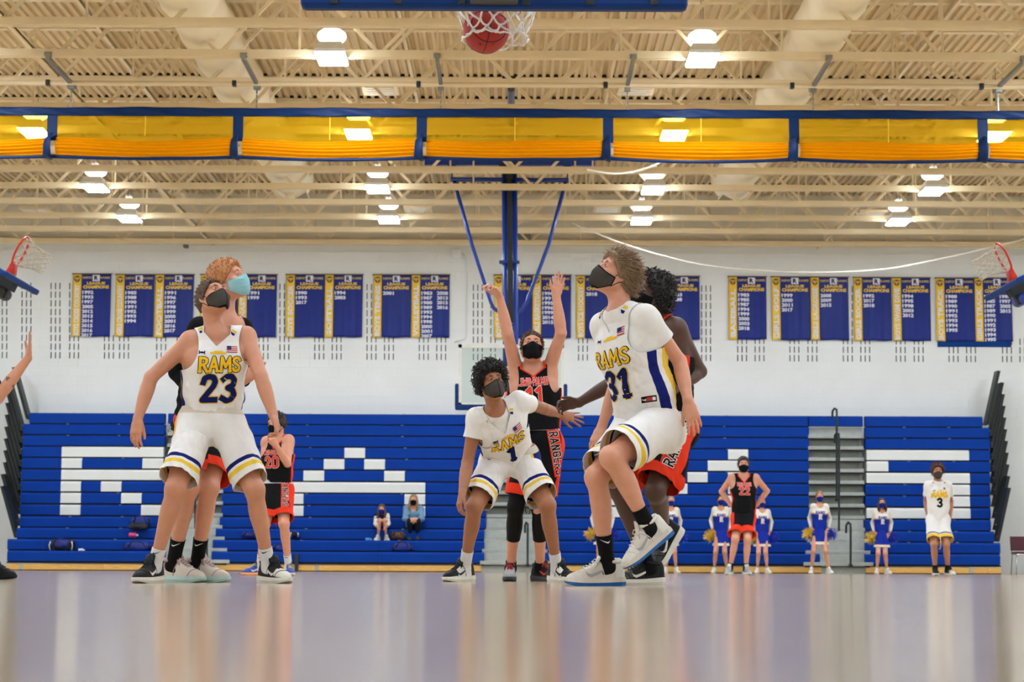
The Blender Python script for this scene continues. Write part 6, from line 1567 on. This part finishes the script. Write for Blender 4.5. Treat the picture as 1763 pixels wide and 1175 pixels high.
mb.build('hem_label', [M_pwhite, M_ink, M_flagr, M_pwhite], R['jersey'])
sock(R, 'R', M_sockk, 0.38, (M_pwhite, -1)); sock(R, 'L', M_sockk, 0.30)
shoe(R['body'], R['anR'], R['toes']['R'], R['s'] * 1.04, (M_scream, M_swhite, M_scream, M_swhite, (M_sblue, M_scream), M_swhite, M_sgrey)); shoe(R['body'], R['anL'], R['toes']['L'], R['s'] * 1.04, (M_scream, M_swhite, M_swhite, M_scream, (M_sblue, M_scream), M_swhite, M_sgrey), up=(0, 0, 1), flat=False)

# opponent behind player 31
R = person('opponent in black and red kit behind player 31, arm reaching out', 1.86, 11.62, dict(
    pelvis=(1150, 728, 0.1), neck=(1138, 546, 0.0), shR=(1108, 566, 0.14), shL=(1164, 566, -0.08), hipR=(1132, 745, 0.14), hipL=(1164, 742, 0.02),
    elR=(1064, 655, -1), wrR=(996, 694, -1), elL=(1205, 640, 1), wrL=(1160, 672, -1), knR=(1062, 838, -1), anR=(1119, 962, 1), knL=(1128, 846, -1), anL=(1146, 917, 1), head=(1123, 512, -0.02)),
    S_dark, (-0.82, -0.38, 0.34), dict(c='black', th=0.018, vol=0.02, tufts=900, len=0.034, rad=0.004, curl=0.9, seed=16, rough=0.006, nape=1), toeR=(-1, -0.35, 0), toeL=(-0.5, -0.3, -0.75), lifted='L', hup=(0.25, 0, 1), gaze=(-0.7, -0.4, 0.7),
    handR=dict(d=(-0.9, -0.2, -0.15), n=(-0.1, -0.75, -0.5), t=(0.1, -0.4, 0.9), curl=[0.5, 0.55, 0.6, 0.65], spread=0.22, thumb=0.3), handL=dict(curl=0.5))
mask(R, [M_kmask], 'flat')
jersey(R, [M_jk, M_red, M_red], loose=0.014, seed=44, side=[(-0.15, 0.12, 1)], neckcol=1, hemdrop=-0.03)
away_shorts(R, 0.86, seed=45, amp=0.013)
world_print(R['leg_print'], 1163, 764, 11.6, [strokes('RANGERS', 0.058, 0.34, slab=False), strokes('RANGERS', 0.058, 0.19, slab=False)], [0, 1], 'leg_lettering', [M_pwhite, M_ink], R['shorts'], rot=math.radians(66))
sock(R, 'R', M_sockk, 0.2); sock(R, 'L', M_sockk, 0.22)
for nm in 'RL': shoe(R['body'], R['an' + nm], R['toes'][nm], R['s'], (M_sblack, M_sblack, M_sdgrey, M_sblack, M_swhite, M_sblack, M_swhite), flat=nm == 'R', up=(0, 0, 1))

# red-haired opponent behind player 23
R = person('red-haired opponent in black sleeves and pale blue surgical mask behind jersey 23', 1.95, 12.35, dict(
    pelvis=(350, 722, 0.05), neck=(392, 545, 0.0), shR=(343, 566, -0.06), shL=(416, 566, 0.08), hipR=(338, 738, 0.0), hipL=(372, 738, 0.08),
    elR=(305, 642, 1), wrR=(352, 690, -1), elL=(404, 648, 1), wrL=(421, 655, -1), knR=(324, 842, -1), anR=(297, 958, 1), knL=(360, 840, -1), anL=(338, 956, 1), head=(393, 484, -0.02)),
    S_pale, (0.86, -0.30, 0.30), dict(c='red', th=0.010, vol=0.004, tufts=650, len=0.016, rad=0.003, curl=0.15, seed=18, sweep=0.35, lift=0.3, nape=1), toeR=(1, -0.5, 0), toeL=(1, -0.45, 0), hup=(-0.15, 0, 1), gaze=(0.8, -0.3, 0.5), build=0.98,
    handR=dict(curl=0.5), handL=dict(d=(0.75, -0.1, 0.65), n=(-0.3, -0.9, 0.1), t=(-0.5, 0, 0.8), curl=0.25, spread=0.25, thumb=0.3))
mask(R, [cloth('mask_surgical', (150, 200, 208), 0.05)], 'pleat')
jersey(R, [M_jk, M_red, M_red], loose=0.02, seed=54, neckcol=1, hemdrop=0.10, vd=0.07)
for nm in 'RL': arm_wear(R, nm, M_jk, 1.92, 0.012, 'long_sleeve')
away_shorts(R, 0.82, seed=55)
sock(R, 'R', M_sockk, 0.36, (M_pwhite, 1)); sock(R, 'L', M_sockk, 0.36, (M_pwhite, 1))
for nm in 'RL': shoe(R['body'], R['an' + nm], R['toes'][nm], R['s'] * 1.02, (M_scream, M_smauve, M_scream, M_smauve, M_smint, M_scream, None))

# player 20, halfway down the court
R = person('player in black jersey 20 raising a fist to the chin', 1.77, 21.6, dict(
    pelvis=(477, 838, 0.0), neck=(478, 753, 0.0), shR=(459, 761, 0.05), shL=(497, 758, 0.0), hipR=(467, 847, 0.0), hipL=(487, 847, 0.0),
    elR=(453, 798, 1), wrR=(450, 834, -1), elL=(495, 799, -1), wrL=(476, 768, -1), knR=(456, 903, -1), anR=(447, 956, 1), knL=(489, 902, -1), anL=(497, 957, 1), head=(476, 731, -0.03)),
    S_pale, (-0.5, -0.8, -0.12), dict(c='dark', th=0.018, tufts=400, len=0.03, rad=0.004, curl=0.6, seed=20), toeR=(-0.9, -0.6, 0), toeL=(0.25, -1, 0), near=True,
    handL=dict(d=(-0.5, -0.2, 0.75), n=(-0.2, 0.7, 0.5), t=(-0.5, 0.2, 0.5), curl=0.95, thumb=0.2))
mask(R, [M_kmask], 'flat')
jersey(R, [M_jk, M_red, M_red], loose=0.012, seed=64, side=AWAYSIDE, neckcol=1, hemdrop=-0.04); away_print(R, '20', cx=-0.02)
away_shorts(R, 0.84, seed=65)
world_print(R['leg_print'], 494, 850, 21.6, [rectq(0.34, 0.088, 20, 4), strokes('RANGERS', 0.055, 0.26, slab=False), strokes('RANGERS', 0.055, 0.17, slab=False)], [2, 0, 1], 'leg_lettering', [M_pwhite, M_ink, M_red], R['shorts'], rot=math.radians(-86))
for nm in 'RL': sock(R, nm, M_sockw, 0.3, (M_sockk, 1)); shoe(R['body'], R['an' + nm], R['toes'][nm], R['s'], (M_sroyal, M_sroyal, M_sroyal, M_sblack, M_sorange if nm == 'R' else M_swhite, M_swhite, M_swhite))

# player 22
R = person('player in black jersey 22 standing with hands on hips', 1.86, 31.0, dict(
    pelvis=(1280, 888, 0.0), neck=(1280, 817, 0.0), shR=(1260, 823, 0.0), shL=(1301, 823, 0.0), hipR=(1272, 893, 0.0), hipL=(1288, 893, 0.0),
    elR=(1242, 847, 1), wrR=(1259, 871, -1), elL=(1321, 846, 1), wrL=(1302, 871, -1), knR=(1266, 929, -1), anR=(1257, 977, 1), knL=(1287, 930, -1), anL=(1284, 979, 1), head=(1280, 801, -0.03)),
    S_pale, (-0.05, -1, 0.0), dict(c='dark', th=0.012, tufts=260, len=0.02, rad=0.005, seed=22), toeR=(-0.35, -1, 0), toeL=(0.15, -1, 0), near=False,
    handR=dict(d=(0.85, -0.3, -0.35), n=(0.3, 0.9, -0.2), t=(0, 0.2, 1), curl=0.12, spread=0.15), handL=dict(d=(-0.85, -0.3, -0.35), n=(-0.3, 0.9, -0.2), t=(0, 0.2, 1), curl=0.12, spread=0.15))
mask(R, [M_kmask], 'flat')
jersey(R, [M_jk, M_red, M_red], loose=0.012, seed=74, side=AWAYSIDE, neckcol=1, hemdrop=-0.04); away_print(R, '22', ty=-0.155, ny=-0.255)
legwear(R, 'shorts', [M_jk, M_red, M_wband], 0.80, bands=[(-0.05, 0.10, 1, 0.02)], sidebands=[(-0.42, 0.75, 1)], seed=75)
for nm in 'RL': sock(R, nm, M_sockk, 0.2); shoe(R['body'], R['an' + nm], R['toes'][nm], R['s'], (M_sgrey, M_sdgrey, M_sgrey, M_swhite, M_swhite, M_sgrey, None))

# player 3
R = person('player in white jersey 3 standing with arms down before the white S', 1.81, 31.8, dict(
    pelvis=(1615, 892, 0.0), neck=(1615, 829, 0.0), shR=(1598, 836, 0.0), shL=(1632, 836, 0.0), hipR=(1607, 898, 0.0), hipL=(1623, 898, 0.0),
    elR=(1594, 863, 1), wrR=(1597, 888, -1), elL=(1637, 864, 1), wrL=(1636, 889, -1), knR=(1608, 937, -1), anR=(1610, 981, 1), knL=(1629, 937, -1), anL=(1632, 981, 1), head=(1614, 813, -0.03)),
    S_olive, (-0.05, -1, 0.05), dict(c='redbrown', th=0.02, vol=0.012, tufts=260, len=0.036, rad=0.006, curl=0.8, seed=26), toeR=(-0.1, -1, 0), toeL=(0.25, -1, 0), near=False,
    handR=dict(d=(0.25, -0.2, -1), n=(0.6, 0.6, 0), t=(0.5, -0.8, 0), curl=0.25), handL=dict(d=(-0.2, -0.2, -1), n=(-0.6, 0.6, 0), t=(-0.5, -0.8, 0), curl=0.25))
mask(R, [M_dgrey, M_kmask], 'cup', 0.01)
jersey(R, [M_ushirt], style='crew', loose=-0.004, off=0.005, seed=841, sleeve=0.62, hemdrop=-0.1); R['jersey'].name = 'undershirt'
jersey(R, [M_jw, M_cnavy, M_cyel], loose=0.016, seed=84, side=HOMESIDE)
legwear(R, 'shorts', [M_jw, M_cnavy, M_cyel], 0.84, bands=[(0.0, 0.05, 2, 0.0), (0.062, 0.082, 1, 0.0)], seed=85)
rows_print(R, 'RAMS', -0.215, 0.085, '3', -0.345, 0.13, M_pyel, M_pyel, M_ink, M_ink, wd=0.2, nwd=0.2); home_trim(R)
for nm in 'RL': sock(R, nm, M_sockk, 0.2); shoe(R['body'], R['an' + nm], R['toes'][nm], R['s'], (M_sblack, M_sblack, M_sblack if nm == 'R' else M_swhite, M_sblack, M_swhite, M_sblack, None))

# cheerleaders in front of the bleachers
M_cheer = cloth('cheer_blue', (20, 44, 150)); M_cheerw = cloth('cheer_white', (226, 218, 206)); M_gold = mat('pom_gold', (226, 190, 60), 0.3, metal=0.5, var=0.3); M_pomb = mat('pom_blue', (24, 52, 190), 0.3, metal=0.3, var=0.3); M_cgold = cloth('cheer_gold', (200, 164, 90)); M_bmask = cloth('mask_blue', (20, 34, 120))
def pom(c, m, label, seed):
    r_ = np.random.default_rng(seed); mb = MB()
    for i in range(150):
        d = nv(r_.normal(0, 1, 3)); e = c + d * 0.13 * r_.uniform(0.6, 1.1); e2 = e + np.array((0, 0, -0.03)) + r_.normal(0, 0.01, 3)
        mb.tube([c, c + d * 0.05 + r_.normal(0, 0.01, 3), e, e2], [0.004, 0.006, 0.006, 0.003], 3, flat=0.4)
    mb.sphere(c, 0.05, 8, 6); t = thing('pom_pom', c, label, 'pom-pom', 'cheerleading pom-poms'); mb.build('streamers', m, t)
    mb = MB(); mb.tube([c + np.array((-0.05, 0, 0)), c + np.array((0.05, 0, 0))], 0.012, 6); mb.build('grip', M_cheerw, t)
def cheer(cx, fy_, H, nm, hair, sk, Y=38.3, dx=0.0, spread=11, seed=1, head=0):
    k = H / 1.62 * 38.3 / Y
    q = lambda x, y, *d: (cx + x * k, fy_ - y * k) + d
    R = person(nm, H, Y, dict(pelvis=q(dx, 76), neck=q(dx, 121), shR=q(dx - 10.5, 118), shL=q(dx + 10.5, 118), hipR=q(dx - 5.5, 73), hipL=q(dx + 5.5, 73),
        elR=q(dx - 18, 98, 1), wrR=q(dx - 14, 80, -1), elL=q(dx + 18, 98, 1), wrL=q(dx + 15, 79, -1), knR=q(-spread * 0.75, 40, -1), anR=q(-spread, 7, 1), knL=q(spread * 0.75, 40, -1), anL=q(spread * 1.1, 7, 1), head=q(dx + head, 135)),
        sk, (0.0, -1, 0.02), hair, toeR=(-0.3, -1, 0), toeL=(0.3, -1, 0), near=False, build=0.88, leg=1.0, handR=dict(curl=0.7), handL=dict(curl=0.7))
    mask(R, [M_bmask], 'flat')
    jersey(R, [M_cheer, M_cheerw, M_cgold], style='vee', loose=0.002, seed=seed, hemdrop=0.03, amp=0.002, sleeve=0.4, vd=0.08)
    c_ = R['jersey'].data; nek, up, s = R['nek'], R['up'], R['s']
    for p in c_.polygons:
        z = (np.array(p.center) - nek) @ up / s; x = (np.array(p.center) - nek) @ R['lat'] / s
        lim = -0.20 - 0.0 * abs(x)
        p.material_index = 1 if z > lim + 0.02 else (2 if z > lim - 0.006 else 0)
    for sd in 'RL': arm_wear(R, sd, M_cheerw, 1.9, 0.008, 'long_sleeve')
    mb = MB(); R['print'].quads(mb, strokes('RAMS', 0.06 * s, 0.24), 0, -0.17 * s, 0.003, 0); R['print'].quads(mb, strokes('R', 0.10 * s, 0.3), 0, -0.262 * s, 0.003, 1); mb.build('lettering', [M_cheer, M_cheerw], R['jersey'])
    skirt(R, [M_cheer, M_cheerw, M_cgold], seed=seed)
    for sd in 'RL': sock(R, sd, M_sockw, 0.12); shoe(R['body'], R['an' + sd], R['toes'][sd], R['s'] * 0.95, (M_swhite, M_swhite, M_swhite, M_swhite, M_swhite, M_swhite, None))
    w_ = nm.split(',')[-1]
    pom(R['wrR'] + np.array((-0.07, -0.03, -0.1)), M_gold, 'gold pom-pom held by the cheerleader' + CHEERW[nm], seed * 3); pom(R['wrL'] + np.array((0.06, 0.02, -0.1)), M_pomb, 'blue pom-pom held by the cheerleader' + CHEERW[nm], seed * 3 + 1)
bun = lambda c, sd, **k: dict(c=c, th=0.008, tufts=0, seed=sd, tail=1, **k)
CH = [('cheerleader almost hidden behind the planted leg of player 31', ' hidden behind player 31', 1037, 988.5, 1.58, bun('brown', 1), S_pale, 0.0, 8),
      ('cheerleader in blue mask right of the shoes of player 31', ' right of player 31', 1155, 988, 1.50, bun('blond', 2), S_pale, 0.0, 9),
      ('cheerleader with dark hair standing left of player 22', ' with dark hair left of player 22', 1240, 989, 1.53, bun('black', 3), S_light, 1.0, 11),
      ('cheerleader partly covered by the elbow of player 22', ' partly covered by the elbow of player 22', 1312, 988, 1.46, bun('dirty', 4), S_pale, 0.0, 9),
      ('cheerleader with legs apart before the right aisle steps', ' before the right aisle steps', 1411, 989, 1.60, bun('blond', 5), S_pale, 0.0, 14),
      ('small cheerleader with long dark hair between the aisle steps and player 3', ' left of player 3', 1518, 990, 1.48, dict(c='dark', th=0.01, seed=6, long=0.12), S_pale, 0.0, 9)]
CHEERW = {c[0]: c[1] for c in CH}
for i, (nm, w_, cx, fy_, H, hr, sk, dx, sp) in enumerate(CH): cheer(cx, fy_, H, nm, hr, sk, dx=dx, spread=sp, seed=100 + i)

# the two seated spectators
M_denim = cloth('denim', (112, 148, 176), 0.2); M_pants = cloth('pants_dark', (28, 40, 44)); M_knavy = cloth('top_navy', (24, 30, 74))
R = person('girl with long brown hair seated on the bleachers, knees together', 1.48, 40.2, dict(
    pelvis=(657.5, 904, 0.0), neck=(657.5, 885, -0.1), shR=(648.5, 888.5, -0.1), shL=(666.5, 888.5, -0.1), hipR=(654, 905, -0.02), hipL=(661, 905, -0.02),
    elR=(646, 902, -1), wrR=(650, 908, -1), elL=(669, 902, -1), wrL=(665, 908, -1), knR=(653.5, 896.5, -1), anR=(651, 926, 1), knL=(662.5, 896.5, -1), anL=(665, 926, 1), head=(657, 877, -0.14)),
    S_pale, (0, -1, -0.1), dict(c='brown', th=0.012, seed=31, long=0.2), toeR=(-0.35, -1, 0), toeL=(0.35, -1, 0), lifted='RL', near=False, build=0.86, handR=dict(curl=0.5), handL=dict(curl=0.5))
mask(R, [M_bmask], 'flat'); jersey(R, [M_knavy, M_cheer], style='crew', loose=0.004, seed=94, sleeve=0.5); R['jersey'].name = 'top'
for nm in 'RL': arm_wear(R, nm, M_cheerw, 1.7, 0.010, 'long_sleeve')
legwear(R, 'shorts', [M_cheer], 0.45, seed=95)
for nm in 'RL': shoe(R['body'], R['an' + nm], R['toes'][nm], R['s'], (M_swhite, M_swhite, M_swhite, M_swhite, M_swhite, M_swhite, None), flat=False, up=(0, 0, 1))
R = person('woman with long blond hair in a denim jacket seated on the bleachers, hands clasped', 1.66, 40.2, dict(
    pelvis=(712.5, 903, 0.0), neck=(712, 871.5, -0.05), shR=(700, 876, -0.05), shL=(724, 876, -0.05), hipR=(708, 905, 0.0), hipL=(717, 905, 0.0),
    elR=(697, 894, -1), wrR=(708, 894, -1), elL=(727, 894, -1), wrL=(716, 894, -1), knR=(706, 897, -1), anR=(706, 924, 1), knL=(719, 897, -1), anL=(718, 924, 1), head=(712, 861.5, -0.08)),
    S_pale, (0, -1, 0.0), dict(c='blond', th=0.014, seed=32, long=0.17), toeR=(-0.15, -1, 0), toeL=(0.15, -1, 0), lifted='RL', near=False, build=0.95, handR=dict(d=(0.8, -0.2, -0.3), n=(0, 1, 0), curl=0.5), handL=dict(d=(-0.8, -0.2, -0.3), n=(0, 1, 0), curl=0.5))
mask(R, [M_kmask], 'flat'); jersey(R, [M_denim], style='vee', loose=0.02, seed=96, sleeve=0.6, amp=0.005); R['jersey'].name = 'denim_jacket'
for nm in 'RL': arm_wear(R, nm, M_denim, 1.85, 0.016, 'jacket_sleeve')
leg_wear(R, 'trousers', M_pants, 0.95, 0.012)
for nm in 'RL': shoe(R['body'], R['an' + nm], R['toes'][nm], R['s'], (M_sdgrey, M_sdgrey, M_sdgrey, M_sdgrey, M_sdgrey, M_sdgrey, None), flat=False, up=(0, 0, 1))

# referee, mostly beyond the left edge
R = person('referee in black with one tattooed forearm raised, cut off by the left edge', 1.85, 14.2, dict(
    pelvis=(-62, 792, 0.0), neck=(-62, 610, 0.0), shR=(-100, 632, 0.0), shL=(-28, 630, 0.0), hipR=(-76, 805, 0.0), hipL=(-44, 805, 0.0),
    elR=(-108, 705, 1), wrR=(-104, 765, -1), elL=(-4, 686, -1), wrL=(49, 616, -1), knR=(-80, 895, -1), anR=(-84, 975, 1), knL=(-30, 890, -1), anL=(-20, 977, 1), head=(-58, 575, -0.03)),
    S_light, (0.75, -0.5, 0.2), dict(c='dark', th=0.01, seed=41), toeR=(0.5, -0.8, 0), toeL=(0.95, -0.3, 0),
    handL=dict(d=(0.1, -0.1, 1), n=(-0.85, -0.3, 0.1), t=(-0.3, 0.9, 0), curl=0.06, spread=0.05, thumb=0.2))
mask(R, [M_kmask], 'flat'); jersey(R, [M_jk], style='crew', loose=0.016, seed=97, sleeve=0.6); R['jersey'].name = 'shirt'
for nm in 'RL': arm_wear(R, nm, M_jk, 1.0, 0.02, 'short_sleeve')
leg_wear(R, 'trousers', M_jk, 0.97, 0.024)
for nm in 'RL': shoe(R['body'], R['an' + nm], R['toes'][nm], R['s'], (M_sblack, M_sblack, M_sblack, M_sblack, M_sblack, M_sblack, None))
bvh = BVHTree.FromObject(R['body'], bpy.context.evaluated_depsgraph_get()); mb = MB()
for (px, py, r_) in ((23, 665, 0.014), (31, 657, 0.012), (41, 650, 0.01), (47, 638, 0.01), (13, 652, 0.016), (50, 627, 0.009)):
    d = (P(px, py, 10) - CAM).normalized(); h_ = bvh.ray_cast(CAM, d)
    if h_[0] is not None and h_[0].y < 20:
        n_ = h_[1]; u_ = n_.orthogonal().normalized(); v_ = n_.cross(u_); mb.add([h_[0] + n_ * 0.0012 + (u_ * math.cos(a) + v_ * math.sin(a)) * r_ * (1 + 0.3 * math.sin(3 * a)) for a in [2 * math.pi * k / 12 for k in range(12)]], [tuple(range(12))])
mb.build('tattoo', mat('tattoo_ink', (110, 84, 76), 0.6), R['body'])
